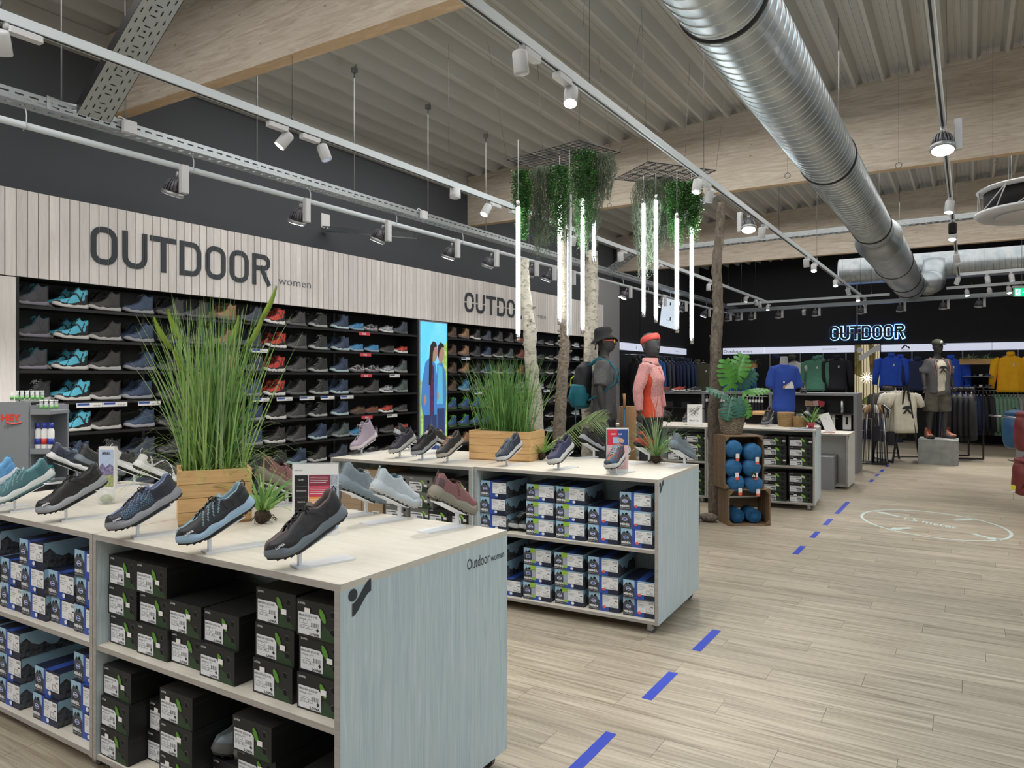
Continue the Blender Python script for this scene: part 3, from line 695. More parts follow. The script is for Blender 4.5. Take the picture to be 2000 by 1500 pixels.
r = empty('light_pipe', (XD, -.5, ZD), label='pale round pipe below the left cable tray carrying the wall floodlights', cat='pipe')
m = MB(); m.cyl((XD, -.5, ZD), (XD, 20, ZD), .024, 12); child(m, 'pipe', 'track_white', r)
for i in range(14):
    y = 1.2+i*1.25; m = MB(); m.tube([(XD-.02, y, ZD-.03), (XD+.028, y, ZD-.012), (XD+.03, y, ZD+.07), (XD-.01, y, 3.46)], .004, 5); child(m, 'bracket', 'track_white', r)
for px in (120, 245, 502, 692, 836, 949, 1033, 1105):
    p = PX(px, 200, XD); y = p.y; z1 = zc(XD)
    r = empty('hanging_rod', (XD, y, 3.44), label='threaded rod holding up the left cable tray, %s rod from the left' % ORD[(120, 245, 502, 692, 836, 949, 1033, 1105).index(px)], cat='rod', group='tray hanging rods')
    m = MB(); m.cyl((XD, y, 3.44), (XD, y, z1-.02), .0055, 6); child(m, 'rod', 'rod', r)
    m = MB(); m.cbox((XD, y, z1-.02), (.05, .05, .05)); m.bar((XD, y, z1-.01), (XD+.03, y+.02, z1+.07), .035, .006); child(m, 'deck_clip', 'steel', r)
# diagonal riser tray with its pressed pattern
A = Vector((XD+.02, 2.885, 3.45)); B = Vector((-4.35, 2.885, 4.22)); d = (B-A).normalized(); s = Vector((0, 1, 0)); B = A+d*2.0
u = s.cross(d) if s.cross(d).z > 0 else -s.cross(d)
r = empty('riser_tray', A, label='wide perforated cable tray rising steeply in front of the nearest wooden beam', cat='cable tray')
m = MB(); m.bar(A, B, .235, .003, up=u); child(m, 'tray_floor', 'steel', r)
m = MB()
for sg in (-1, 1): m.bar(A+s*sg*.118+u*.03, B+s*sg*.118+u*.03, .003, .065, up=u)
child(m, 'side_rail', 'black_metal', r)
m = MB(); rim = MB(); un = -u
def slot(c, du, L_, w, mb, rimb):
    a = du.cross(un)
    pts = []
    for k in range(8):
        an = pi/2+pi*k/7; pts.append(c-du*(L_/2-w/2)+du*cos(an)*w/2+a*sin(an)*w/2)
    for k in range(8):
        an = -pi/2+pi*k/7; pts.append(c+du*(L_/2-w/2)+du*cos(an)*w/2+a*sin(an)*w/2)
    mb.add([p+un*.0035 for p in pts], [tuple(range(16))])
    pts2 = [c+(p-c)*1.0+((p-c).normalized()*.004) for p in pts]
    rimb.tube([p+un*.002 for p in pts2+pts2[:1]], .0022, 4, 0, cap=False)
n = int(2.0/.085)
for i in range(n):
    c = A+d*(.05+i*.085)
    for k in (-.042, .042): slot(c+s*k, d, .038, .008, m, rim)
    for k in (-.085, .085): slot(c+s*k+d*.03*(1 if k > 0 else -1), d, .034, .007, m, rim)
    slot(c+d*.0425, s, .04, .008, m, rim)
    if i % 2: slot(c, s, .014, .013, m, rim)
child(m, 'slots', 'black_matt', r)['kind'] = 'stuff'; child(rim, 'slot_rims', 'steel', r)['kind'] = 'stuff'
m = MB()
for sg in (-1, 1):
    pts = [Vector((XD+.05, 2.885+sg*.12, 3.44)), Vector((XD+.03, 2.885+sg*.2, 3.44)), Vector((XD+.055, 2.885+sg*.32, 3.44))]
    m.rings([[p, p+Vector((0, 0, .09))] for p in pts], closed=False)
child(m, 'branch_plate', 'steel', r)
A2 = Vector((XD, PX(1190, 540, XD).y, 3.46)); r = tray('riser_tray', A2, A2+Vector((1.9, .05, 1.15)), .2, .06, 'second perforated tray rising beyond the birch trunks to the far beam')
tray('cable_tray', (-4.6, 13.2, 3.98), (6.5, 13.2, 4.1), .16, .08, 'slotted cable tray crossing between the middle and far wooden beams')
tray('cable_tray', (-5.4, 19.3, 3.3), (5, 17.6, 3.3), .14, .08, 'far cable tray crossing above the OUTDOOR neon sign wall')
tray('cable_tray', PX(632, 452, XW)+Vector((.02, 0, 0)), (XD, PX(632, 452, XW).y, 3.2), .1, .06, 'short dark tray bracket sticking out of the left wall')
for i, (px, py) in enumerate(((241, 262), (817, 432))):
    p = PX(px, py, XD); b = empty('junction_box', (XD+.08, p.y, 3.47), label='grey junction box on the cable tray, %s' % ('beside the steep riser' if i == 0 else 'in mid wall'), cat='box')
    q = MB(); q.cbox((0, 0, 0), (.05, .1, .09), bev=.008); q.build('housing', 'lamp_white', b); q = MB(); q.tube([(0, 0, .04), (-.03, -.06, .07), (-.06, -.09, 0)], .006, 5); q.build('cable', 'track_white', b)
p = PX(635, 432, XW); q = MB(); q.box(XW, XW+.01, p.y-.07, p.y+.07, p.z-.09, p.z+.09); q.build('wall_notice', 'paper', label='small pale notice sheet on the dark wall above the tray bracket', cat='notice')
# ---- lamps
def spot_light(loc, d, e, ang=62, colr=(1, .96, .9), blend=.55, rad=.035):
    l = bpy.data.lights.new('spot', 'SPOT'); l.energy = e; l.spot_size = radians(ang); l.spot_blend = blend; l.shadow_soft_size = rad; l.color = colr
    o = bpy.data.objects.new('spot', l); COL.objects.link(o); o.location = loc; o.rotation_euler = Vector(d).to_track_quat('-Z', 'Y').to_euler(); return o
def aim(d): return Vector(d).to_track_quat('-Z', 'Y').to_matrix()
def build_track_spot():
    r = empty('track_spotlight'); q = MB(); q.cbox((0, .09, -.028), (.055, .17, .034), 0, bev=.008); q.cyl((0, 0, 0), (0, 0, -.03), .016, 10); q.build('driver_box', 'lamp_white', r)
    h = MB(); h.lathe([(.0, .0), (.030, .0), (.041, -.008), (.043, -.02), (.043, -.125), (.040, -.128)], 20, smooth=True); h.lathe([(.0405, -.128), (.036, -.118), (.0, -.116)], 20)
    hd = h.build('lamp_head', 'lamp_white', r); q = MB(); q.lathe([(1e-6, -.1255), (.037, -.1255)], 20, smooth=False); q.build('lens', 'glow', hd); return kids(r)
def build_bell():
    r = empty('finned_spotlight'); q = MB(); q.cbox((.075, 0, -.07), (.04, .05, .17), 0, bev=.006); q.build('driver_box', 'lamp_white', r)
    h = MB(); prof = [(1e-6, .0), (.025, -.002), (.045, -.02), (.056, -.05), (.060, -.085)]; h.lathe([(a*.82, b) for a, b in prof], 18)
    for k in range(18):
        a = 2*pi*k/18; ring = []
        for rr, zz_ in prof[1:]: ring.append(Vector((rr*cos(a), rr*sin(a), zz_)))
        t = Vector((-sin(a), cos(a), 0))*.0028
        h.rings([[p*.8+Vector((0, 0, p.z*.2))+t, p+t, p-t, p*.8+Vector((0, 0, p.z*.2))-t] for p in ring])
    h.lathe([(.055, -.085), (.066, -.087), (.066, -.105), (.060, -.110)], 22, m=1); h.cyl((0, 0, 0), (0, 0, .04), .012, 8, 1)
    hd = h.build('lamp_head', ['fin_grey', 'lamp_alu'], r); q = MB(); q.lathe([(1e-6, -.1112), (.056, -.1112)], 22, smooth=False); q.build('lens', 'glow', hd); return kids(r)
def build_down():
    r = empty('ceiling_downlight'); h = MB(); h.lathe([(1e-6, 0), (.05, 0), (.052, -.005), (.052, -.05), (.054, -.052), (.054, -.095), (.045, -.098), (.02, -.075), (1e-6, -.075)], 22); h.build('lamp_head', 'lamp_white', r); return kids(r)
PROT = {'c': build_track_spot(), 'b': build_bell(), 'd': build_down()}; first = set()
LAMPN = {'c': 'white cylinder spotlight', 'b': 'finned bell spotlight', 'd': 'short white downlight'}
def lamp(kind, x, y, z, d, lit, lab, e=30, side=1, ang=60, grp='track spotlights', body=None):
    src = PROT[kind]
    if kind in first: o = dup(src)
    else: first.add(kind); o = src
    o.location = (x, y, z-.03); o.rotation_euler = (0, 0, 0 if side > 0 else pi)
    o['label'] = lab; o['category'] = 'spotlight'; o['group'] = grp
    if kind == 'b': o.scale = (1.3,)*3
    if kind == 'd': return o
    hd = [c for c in o.children if c.name.startswith('lamp_head')][0]
    dd = Vector(d).normalized(); R = Matrix.Rotation(o.rotation_euler[2], 3, 'Z').inverted() @ aim(dd)
    off = Vector((0, -.03, -.045)) if kind == 'c' else Vector((0, 0, -.05))
    hd.location = off; hd.rotation_euler = R.to_euler()
    ln = hd.children[0]
    if not lit: ln.material_slots[0].link = 'OBJECT'; ln.material_slots[0].material = MATS['lens_dim']
    if body:
        for q in (hd,): q.material_slots[0].link = 'OBJECT'; q.material_slots[0].material = MATS[body]
    if e:
        lp = Vector(o.location)+Matrix.Rotation(o.rotation_euler[2], 3, 'Z') @ off+dd*(.14)
        spot_light(lp, dd, e, ang)
    return o
E_ = 75
# track A
for k, (px, kind, d, lit, side, e) in enumerate(((12, 'c', (-.5, .4, -1), 1, 1, E_), (560, 'c', (-.45, -.6, -1), 1, -1, E_), (622, 'c', (.35, .15, -1), 0, -1, E_*.5), (889, 'd', (0, 0, -1), 0, 1, 0), (958, 'c', (-.2, -.6, -1), 1, 1, E_), (1013, 'c', (.1, .2, -1), 0, -1, E_*.6), (1123, 'c', (-.3, .2, -1), 1, 1, E_*.6), (1213, 'c', (.1, -.1, -1), 0, 1, E_*.6), (1285, 'c', (-.3, -.7, -1), 1, 1, E_), (1385, 'c', (0, -.1, -1), 0, 1, 0), (1457, 'c', (.1, -.5, -1), 1, 1, E_), (1475, 'c', (.4, .2, -1), 0, 1, 0), (1484, 'c', (.1, 0, -1), 0, 1, 0), (1500, 'c', (.1, -.3, -1), 1, 1, E_))):
    p = PX(px, 300, XA); lamp(kind, XA, p.y, ZT, d, lit, '%s on the left track, %s fitting from the left' % (LAMPN[kind], ORD[k]), e, side)
for k, (px, kind, d, lit, side, e) in enumerate(((1020, 'c', (.05, .1, -1), 0, 1, E_), (1112, 'c', (.15, -.45, -1), 1, -1, E_), (1365, 'c', (.0, -.4, -1), 1, 1, E_), (1385, 'c', (-.2, .1, -1), 0, -1, E_*.5), (1462, 'b', (.1, -.35, -1), 1, -1, E_), (1490, 'c', (-.1, .1, -1), 0, 1, E_*.5), (1575, 'c', (.05, .1, -1), 0, 1, E_*.4), (1590, 'c', (.1, -.5, -1), 1, 1, E_), (1632, 'c', (.1, -.5, -1), 1, 1, E_), (1655, 'c', (.3, 0, -1), 0, 1, 0), (1675, 'c', (.2, -.6, -1), 1, 1, E_), (1688, 'c', (.3, -.6, -1), 1, 1, E_))):
    p = PX(px, 300, XB); lamp(kind, XB, p.y, ZT, d, lit, '%s on the middle track, %s fitting from the left' % (LAMPN[kind], ORD[k]), e, side)
for k, (py, kind, d, lit, side, e, body) in enumerate(((262, 'b', (.02, -.3, -1), 1, 1, E_, None), (398, 'c', (-.1, -.2, -1), 1, 1, E_, None), (440, 'c', (0, 0, -1), 0, 1, 0, 'black_matt'), (455, 'c', (-.1, -.4, -1), 1, 1, E_*.7, None), (500, 'c', (.1, .1, -1), 0, 1, E_*.6, None), (508, 'c', (.2, -.2, -1), 1, 1, 0, None), (545, 'c', (-.3, 0, -1), 0, 1, E_*.6, None))):
    z = ZT-.1; d_ = (z-H)*F/(CY-py); y = (d_+XC*sT)/cT; lamp(kind, XC, y, ZT, d, lit, '%s%s on the right track, %s fitting from the camera' % ('black version of the ' if body else '', LAMPN[kind], ORD[k]), e, side, body=body)
p = PX(345, 345, XD)
for k, px in enumerate((345, 585, 745, 881, 958, 1037, 1072, 1110, 1155, 1222, 1290, 1332, 1378)):
    p = PX(px, 345, XD); lamp('b', XD, p.y, ZD+.0, (-.35, random.uniform(-.15, .15)-.1, -.9), k in (1, 3, 9), 'finned grey wall floodlight under the left pipe, %s from the left' % ORD[k], 150, 1, ang=95, grp='wall floodlights on the left pipe')
for k, (px, py, kind) in enumerate(((1420, 604, 'b'), (1441, 612, 'b'), (1467, 612, 'b'), (1520, 610, 'b'), (1570, 605, 'c'), (1592, 606, 'b'), (1681, 600, 'b'), (1758, 598, 'b'), (1842, 594, 'b'), (1912, 590, 'b'))):
    y = 18.6
    for _ in range(5): p = PY(px, 600, y); y = 19.3-(p.x+5.4)*1.7/10.4
    lamp(kind, p.x, p.y, 3.33, (0, .35, -1), kind == 'c', '%s under the far cable tray, %s from the left' % (LAMPN[kind], ORD[k]), 45, 1, ang=75, grp='far spotlights')
for k, (px, lit, y) in enumerate(((1888, 1, 16.9), (1932, 0, 16.8), (1970, 1, 16.7), (1928, 0, 15.4), (1975, 0, 15.3))):
    for _ in range(5): p = PY(px, 570, y); y = 17.6-(p.x+.4)/4.4 if k < 3 else 15.8-(p.x+.2)*.6/4.2
    lamp('c', p.x, y, 3.45 if k < 3 else 3.5, (.1, -.35, -1), lit, 'far white spotlight right of the duct end near the exit sign, %s from left' % ORD[k], 80, 1, grp='far spotlights')
# ---- spiral duct
def spiral(y0, y1, R_, cx, cz, n=40, pitch=.112):
    mb = MB(); prof = ((0, 0), (.05, 0), (.88, 0), (.93, .0005), (.945, .005), (.985, .005)); K = 6; rows = int((y1-y0)/pitch); vs = []
    for i in range(rows+1):
        for f, dr in prof:
            for j in range(n):
                a = 2*pi*j/n; y = y0+(i+f-1)*pitch+pitch*j/n; y = min(max(y, y0), y1); r_ = R_+dr; vs.append((cx+r_*cos(a), y, cz+r_*sin(a)))
    tot = (rows+1)*K; fs = []
    for i in range(tot-1):
        for j in range(n):
            if j < n-1: fs.append((i*n+j, i*n+j+1, (i+1)*n+j+1, (i+1)*n+j))
            elif i+1+K < tot+0: fs.append((i*n+j, (i+K)*n, (i+1+K)*n, (i+1)*n+j))
    mb.add(vs, fs, 0, True); return mb
g_ = mat('galvanised', (.50, .57, .62), .36, .92, noise=(.66, .71, .74), nscale=5)
DX, DZ = -1.152, 3.70
du = empty('ventilation_duct', (DX, 3.0, DZ), label='large galvanised spiral duct running the length of the hall under the beams', cat='duct')
secs = [(-.5, 4.02, .247), (4.02, 7.53, .247), (7.53, 11.7, .247), (12.25, 14.6, .31), (14.6, 17.0, .31), (17.0, 18.9, .31)]
for y0, y1, R_ in secs: child(spiral(y0, y1, R_, DX, DZ-(.0 if R_ < .3 else .03)), 'duct_section', 'galvanised', du)
m = MB(); m.rings([[(DX+r_*cos(2*pi*j/40), y, DZ+o_+r_*sin(2*pi*j/40)) for j in range(40)] for y, r_, o_ in ((11.6, .25, 0), (11.85, .262, 0), (12.15, .33, -.03), (12.3, .318, -.03))], cap=False); child(m, 'reducer', 'galvanised', du)
m = MB(); m.rings([[(DX+r_*cos(2*pi*j/40), y, DZ-.03+r_*sin(2*pi*j/40)) for j in range(40)] for y, r_ in ((18.88, .312), (19.0, .29), (19.08, .2), (19.1, .001))], cap=False); child(m, 'end_cap', 'galvanised', du)
mat('gasket', (.015, .015, .018), .6)
for y, R_, o_ in ((4.02, .253, 0), (7.53, .253, 0), (11.2, .253, 0), (14.6, .318, -.03), (17.0, .318, -.03), (18.2, .318, -.03)):
    m = MB(); m.rings([[(DX+r_*cos(2*pi*j/40), y+yy, DZ+o_+r_*sin(2*pi*j/40)) for j in range(40)] for yy, r_ in ((-.016, R_-.006), (-.014, R_+.008), (.014, R_+.008), (.016, R_-.006))], cap=False); child(m, 'clamp_ring', 'gasket', du)
for y in (4.02, 7.53, 11.2, 14.6): m = MB(); m.cyl((DX+.1, y, DZ+.2), (DX+.1, y, zc(DX)), .005, 6); child(m, 'duct_hanger', 'rod', du)
m = MB(); a0 = radians(-35)
for sg in (0,): m.rings([[(DX+.256*cos(a0+t), 9.6+yy, DZ+.256*sin(a0+t)) for t in (-.28, -.14, 0, .14, .28)] for yy in (-.17, .17)], closed=False)
child(m, 'inspection_hatch', 'lamp_alu', du)
# rear cross duct and elbow
d2 = empty('ventilation_duct', (-2.4, 19.3, 4.2), label='second spiral duct crossing the black rear hall behind the first', cat='duct')
mb = spiral(-2.75, 6.5, .32, 0, 0); mb.xf(Matrix(((0, 1, 0, 0), (1, 0, 0, 19.8), (0, 0, 1, 4.22), (0, 0, 0, 1)))); child(mb, 'duct_section', 'galvanised', d2)
m = MB(); m.tube([(DX+.35, 18.9, 3.72), (DX+.42, 19.35, 3.8), (DX+.45, 19.6, 4.1), (DX+.45, 19.65, 4.3)], .27, 24); child(m, 'elbow', 'galvanised', d2)
# ---- round cassette air conditioner
c = PD(2030, 405, 9.6); ac = empty('ceiling_cassette', c, label='round white ceiling air unit at the right picture edge', cat='air conditioner')
RA = .72
m = MB(); m.lathe([(RA*.92, -.02), (RA, -.03), (RA+.01, -.06), (RA*.95, -.10), (RA*.80, -.105), (RA*.78, -.09)], 48, smooth=True); m.build('outlet_ring', 'lamp_white', ac)
m = MB(); m.lathe([(RA*.70, -.09), (RA*.66, -.11), (1e-5, -.115)], 48); m.build('centre_panel', 'lamp_white', ac)
m = MB(); m.lathe([(RA*.80, -.085), (RA*.6, -.08)], 48); m.lathe([(RA*.86, -.02), (RA*.86, .24)], 48); m.build('drum', 'black_matt', ac)
m = MB(); m.lathe([(RA*.92, .23), (RA*.98, .26), (RA*.9, .29), (1e-5, .29)], 48)
m.build('upper_plate', 'lamp_white', ac)
m = MB()
for k in range(16):
    a, b = 2*pi*k/16, 2*pi*(k+(1 if k % 2 else -1)*.5+.5)/16; m.cyl((RA*.95*cos(a), RA*.95*sin(a), -.03), (RA*.95*cos(b+.2), RA*.95*sin(b+.2), .25), .008, 5)
m.build('struts', 'lamp_white', ac)
for k in range(4): m = MB(); m.cyl((.45*cos(k*pi/2+.7), .45*sin(k*pi/2+.7), .28), (.45*cos(k*pi/2+.7), .45*sin(k*pi/2+.7), zc(c.x)-c.z), .004, 5); m.build('hanger', 'rod', ac)
# ---- cable rings hanging in front of the middle beam
for k, (px, py) in enumerate(((1538, 343), (1755, 323), (1939, 313), (1190, 402))):
    p = PY(px, py, 9.3); r = empty('cable_ring', p, label='small ring on a thread before the middle beam, %s' % ('leftmost' if k == 3 else '%s of three near the duct' % ORD[k]), cat='ring', group='hanging rings')
    m = MB(); m.tube([(.032*cos(a*pi/8), 0, .032*sin(a*pi/8)) for a in range(17)], .004, 5, cap=False); m.build('ring', 'ink_grey', r)
    m = MB(); m.cyl((0, 0, .03), (0, 0, zc(p.x)+.135-p.z), .0012, 4); m.build('thread', 'wire', r)
# ---- exit sign
p = PD(1996, 571, 13.5); ex_ = empty('exit_sign', p, TH, label='green running man exit sign hanging at the right edge', cat='sign')
m = MB(); m.cbox((.02, 0, 0), (.34, .04, .155)); m.cbox((.02, 0, .10), (.36, .05, .04)); m.build('housing', 'lamp_white', ex_)
mat('exit_green', (.0, .35, .14), .4, emit=(0, .6, .25), es=.9); mat('exit_white', (.8, .9, .85), .4, emit=(.8, 1, .9), es=.9)
m = MB(); m.box(-.15, .19, -.0215, -.0205, -.075, .075)
m.build('panel', 'exit_green', ex_); m = MB(); m.box(-.135, -.045, -.0228, -.0222, -.06, .06); m.build('doorway', 'exit_white', ex_)
m = MB(); m.sphere((-.082, -.024, .042), .010, 8, 6); m.bar((-.085, -.024, .03), (-.095, -.024, -.005), .002, .016, up=(1, 0, 0)); 
for a, b in (((-.087, .028), (-.11, .012)), ((-.087, .028), (-.068, .012)), ((-.095, -.005), (-.078, -.025)), ((-.078, -.025), (-.083, -.05)), ((-.095, -.005), (-.112, -.03)), ((-.112, -.03), (-.128, -.03))): m.bar((a[0], -.024, a[1]), (b[0], -.024, b[1]), .002, .008, up=(1, 0, 0))
m.build('running_figure', 'exit_green', ex_); m = MB(); m.prism([(0, -.008), (.03, -.008), (.03, -.02), (.05, 0), (.03, .02), (.03, .008), (0, .008)], (.0, -.0225, 0), (1, 0, 0), (0, 0, 1), .001); m.build('arrow', 'exit_white', ex_)
m = MB(); m.cyl((.0, 0, .1), (.0, 0, zc(p.x)-p.z), .004, 5); m.build('hanger', 'rod', ex_)
# ================================================================ HANGING GRIDS, PLANTS, TUBES, TRUNKS
def grid(c4, z, lab):
    L_, T_, R_, B_ = [PZ(a, b, z) for a, b in c4]; r = empty('hanging_grid', L_, label=lab, cat='grid'); m = MB()
    for k in range(9):
        t = k/8; m.cyl(L_.lerp(B_, t), T_.lerp(R_, t), .004, 5)
    for k in range(16):
        t = k/15; m.cyl(L_.lerp(T_, t), B_.lerp(R_, t), .0035 if k % 5 else .006, 5)
    child(m, 'wire_mesh', 'black_metal', r)
    for p in (L_, T_, R_, B_): m = MB(); q = p+(p-(L_+R_)/2)*.35; m.cyl(p, (q.x, q.y, zc(q.x)+.05), .0014, 4); child(m, 'suspension_wire', 'wire', r)
    return r
grid(((990, 312), (1130, 274), (1212, 298), (1062, 334)), 3.74, 'larger black wire grid hanging above the birch trunks, plants draped from it')
grid(((1200, 350), (1265, 316), (1398, 333), (1335, 362)), 3.62, 'smaller black wire grid hanging to the right of the larger one')
mat('leaf_hang', (.045, .16, .03), .5, noise=(.08, .26, .05), nscale=8); mat('leaf_moss', (.10, .14, .09), .7, noise=(.17, .21, .14), nscale=8); mat('leaf_dark', (.02, .05, .02), .6)
def vine(px, y0, y1, d_, wpx, kind, k):
    top = PD(px, y0, d_); bot = PD(px, y1, d_); Lz = top.z-bot.z; w = wpx*d_/F/2
    r = empty('hanging_plant', top, label=('leafy green' if kind == 'g' else 'wispy grey-green')+' hanging plant, '+k, cat='plant', group='plants hanging from the wire grids'); lf = MB(); stm = MB(); rnd = random.Random(px)
    ns = 105 if kind == 'g' else 110
    for i in range(ns):
        a = rnd.uniform(0, 2*pi); rr = w*sqrt(rnd.random()); x, y = rr*cos(a)*.8, rr*sin(a)*.8; L_ = Lz*rnd.uniform(.45, 1); n = int(L_/.024); pts = []
        dx, dy = rnd.uniform(-.03, .03), rnd.uniform(-.03, .03)
        for j in range(n+1):
            t = j/n; bulge = (1+.5*sin(pi*min(1, t*1.3)))*(1-.5*max(0, t-.6)); pts.append(Vector((x*bulge+dx*sin(j*.7), y*bulge+dy*sin(j*.9+1), -L_*t)))
        if kind == 'w' or i % 4 == 0: stm.tube(pts[::2] if len(pts) > 3 else pts, .0016 if kind == 'g' else .0022, 3, 0, cap=False)
        for j, p in enumerate(pts[1:]):
            for q in range(3 if kind == 'g' else 2):
                an = rnd.uniform(0, 2*pi); s_ = rnd.uniform(.012, .019) if kind == 'g' else rnd.uniform(.018, .034)
                wd = s_*.45 if kind == 'g' else .0022
                dd = Vector((cos(an), sin(an), rnd.uniform(-.9, .3))).normalized(); sd = dd.cross(Vector((rnd.uniform(-1, 1), rnd.uniform(-1, 1), 1))).normalized()
                lf.add([p, p+dd*s_*.5+sd*wd, p+dd*s_, p+dd*s_*.5-sd*wd], [(0, 1, 2, 3)])
    o = lf.build('leaves', 'leaf_hang' if kind == 'g' else 'leaf_moss', r); o['kind'] = 'stuff'; o = stm.build('stems', 'leaf_dark' if kind == 'g' else 'leaf_moss', r)
for a in ((1020, 330, 470, 6.7, 34, 'g', 'leftmost one, beside the left light tube'), (1056, 328, 505, 6.9, 46, 'w', 'between the leftmost green one and the middle trunk'), (1092, 322, 478, 6.8, 42, 'g', 'over the tall dark birch trunk'), (1140, 290, 480, 7.0, 50, 'g', 'in the centre of the larger grid'), (1146, 330, 500, 7.1, 62, 'w', 'mixed into the central green one'), (1180, 300, 395, 7.0, 44, 'w', 'short one at the right end of the larger grid'), (1262, 352, 545, 7.4, 56, 'w', 'left one under the smaller grid, reaching lowest'), (1296, 345, 490, 7.5, 46, 'w', 'second under the smaller grid'), (1321, 352, 484, 7.2, 36, 'g', 'green one between two tubes under the smaller grid'), (1352, 352, 474, 7.2, 32, 'g', 'rightmost green one under the smaller grid')): vine(*a)
mat('led', (1, 1, 1), .4, emit=(.93, 1, 1), es=9)
for k, (px, y0, y1, d_, top) in enumerate(((1012, 405, 652, 6.6, 340), (1093, 385, 622, 7.1, 320), (1138, 388, 640, 7.0, 300), (1160, 436, 500, 7.25, 300), (1257, 398, 608, 7.3, 350), (1281, 392, 618, 7.25, 340), (1322, 428, 638, 7.1, 345), (1351, 444, 660, 7.25, 350))):
    p0, p1 = PD(px, y0, d_), PD(px, y1, d_); z0, z1 = p0.z, p1.z
    r = empty('light_tube', p1, label='vertical glowing white light tube, %s from the left of the cluster' % ORD[k], cat='lamp', group='vertical light tubes')
    L_ = z0-z1; m = MB(); m.cyl((0, 0, 0), (0, 0, L_), .018, 14); m.build('tube', 'led', r)
    m = MB(); m.cyl((0, 0, -.06), (0, 0, 0), .019, 14); m.build('end_cap', 'chrome', r)
    m = MB(); m.cyl((0, 0, L_), (0, 0, L_+.06), .019, 14); m.build('end_cap', 'chrome', r); m = MB(); m.cyl((0, 0, L_+.06), (0, 0, (3.745 if px < 1200 else 3.625)-z1), .003, 5); m.build('cable', 'track_white', r)
    l = bpy.data.lights.new('tube_light', 'POINT'); l.energy = 5; l.shadow_soft_size = .1; l.color = (.85, .97, 1)
p0, p1 = PD(1112, 380, 6.85), PD(1112, 655, 6.85); r = empty('light_tube', p1, label='slim grey metal tube profile, unlit side turned to the camera', cat='lamp', group='vertical light tubes')
m = MB(); L_ = p0.z-p1.z; m.cbox((-.010, 0, L_/2), (.016, .03, L_), 0); m.build('profile', 'chrome', r); m = MB(); m.cbox((.010, 0, L_/2), (.016, .03, L_), 0); m.build('tube', 'lamp_white', r); m = MB(); m.cyl((0, 0, L_), (0, 0, 3.745-p1.z), .003, 5); m.build('cable', 'track_white', r)
def trunk(name, pts, mt, lab, n=20, knots=14, seed=1, top_cap=True):
    rnd = random.Random(seed); P = []; R_ = []
    W_ = [(PD(px, py, d_), w*d_/F/2) for px, py, d_, w in pts]
    for (a, ra), (b, rb) in zip(W_, W_[1:]):
        for k in range(8): P.append(a.lerp(b, k/8)+Vector((rnd.uniform(-.004, .004), rnd.uniform(-.004, .004), 0))); R_.append((ra+(rb-ra)*k/8)*rnd.uniform(.96, 1.05))
    P.append(W_[-1][0]); R_.append(W_[-1][1]); base = P[-1].copy(); base = Vector((base.x, base.y, min(p.z for p in P)))
    r = empty(name, base, label=lab, cat='tree trunk'); m = MB(); m.tube([p-base for p in P], R_, n)
    for i in range(len(m.v)):
        v = Vector(m.v[i]); f = 1+.0; m.v[i] = tuple(v+Vector((sin(v.z*23+v.x*60), cos(v.z*19+v.y*55), 0))*.003)
    m.build('stem', mt, r)
    for k in range(knots):
        i = rnd.randrange(2, len(P)-2); a = rnd.uniform(0, 2*pi); rr = R_[i]; q = P[i]-base; dd = Vector((cos(a), sin(a), .3)); m = MB(); L_ = rnd.uniform(.008, .03); m.cyl(q+dd*rr*.7, q+dd*(rr+L_), rr*.28, 8, 0, r1=rr*.16); m.build('branch_stub', 'dark_birch' if mt != 'trunk_bark' else 'trunk_bark', r)
    return r
trunk('birch_trunk', ((1023, 508, 7.0, 20), (1025, 570, 7.0, 21), (1034, 640, 7.0, 25), (1036, 700, 7.0, 24), (1045, 770, 7.0, 26), (1050, 870, 7.0, 28), (1052, 1008, 7.0, 30)), 'birch', 'pale birch trunk with a sawn top, left of the other hanging-garden trunks', seed=3)
trunk('birch_trunk', ((1096, 420, 7.2, 17), (1098, 520, 7.2, 18), (1103, 600, 7.2, 19), (1103, 680, 7.2, 20), (1097, 760, 7.2, 22), (1092, 840, 7.2, 25), (1092, 1000.5, 7.2, 27)), 'dark_birch', 'thin dark mottled birch trunk rising into the hanging plants', seed=5, knots=20)
trunk('birch_trunk', ((1156, 492, 8.4, 24), (1155, 560, 8.4, 25), (1156, 630, 8.4, 27), (1154, 720, 8.4, 29), (1152, 800, 8.4, 31), (1152, 963, 8.4, 34)), 'birch', 'thick white birch trunk behind the mannequin with the hat', seed=8)
trunk('bark_trunk', ((1409, 396, 8.4, 14), (1407, 440, 8.4, 17), (1399, 520, 8.4, 19), (1403, 600, 8.4, 20), (1398, 680, 8.4, 22), (1397, 760, 8.4, 22), (1393, 820, 8.4, 23), (1396, 900, 8.4, 25), (1397, 1007, 8.4, 27)), 'trunk_bark', 'tall crooked brown tree trunk standing on the floor beside the crates', knots=26, seed=11)
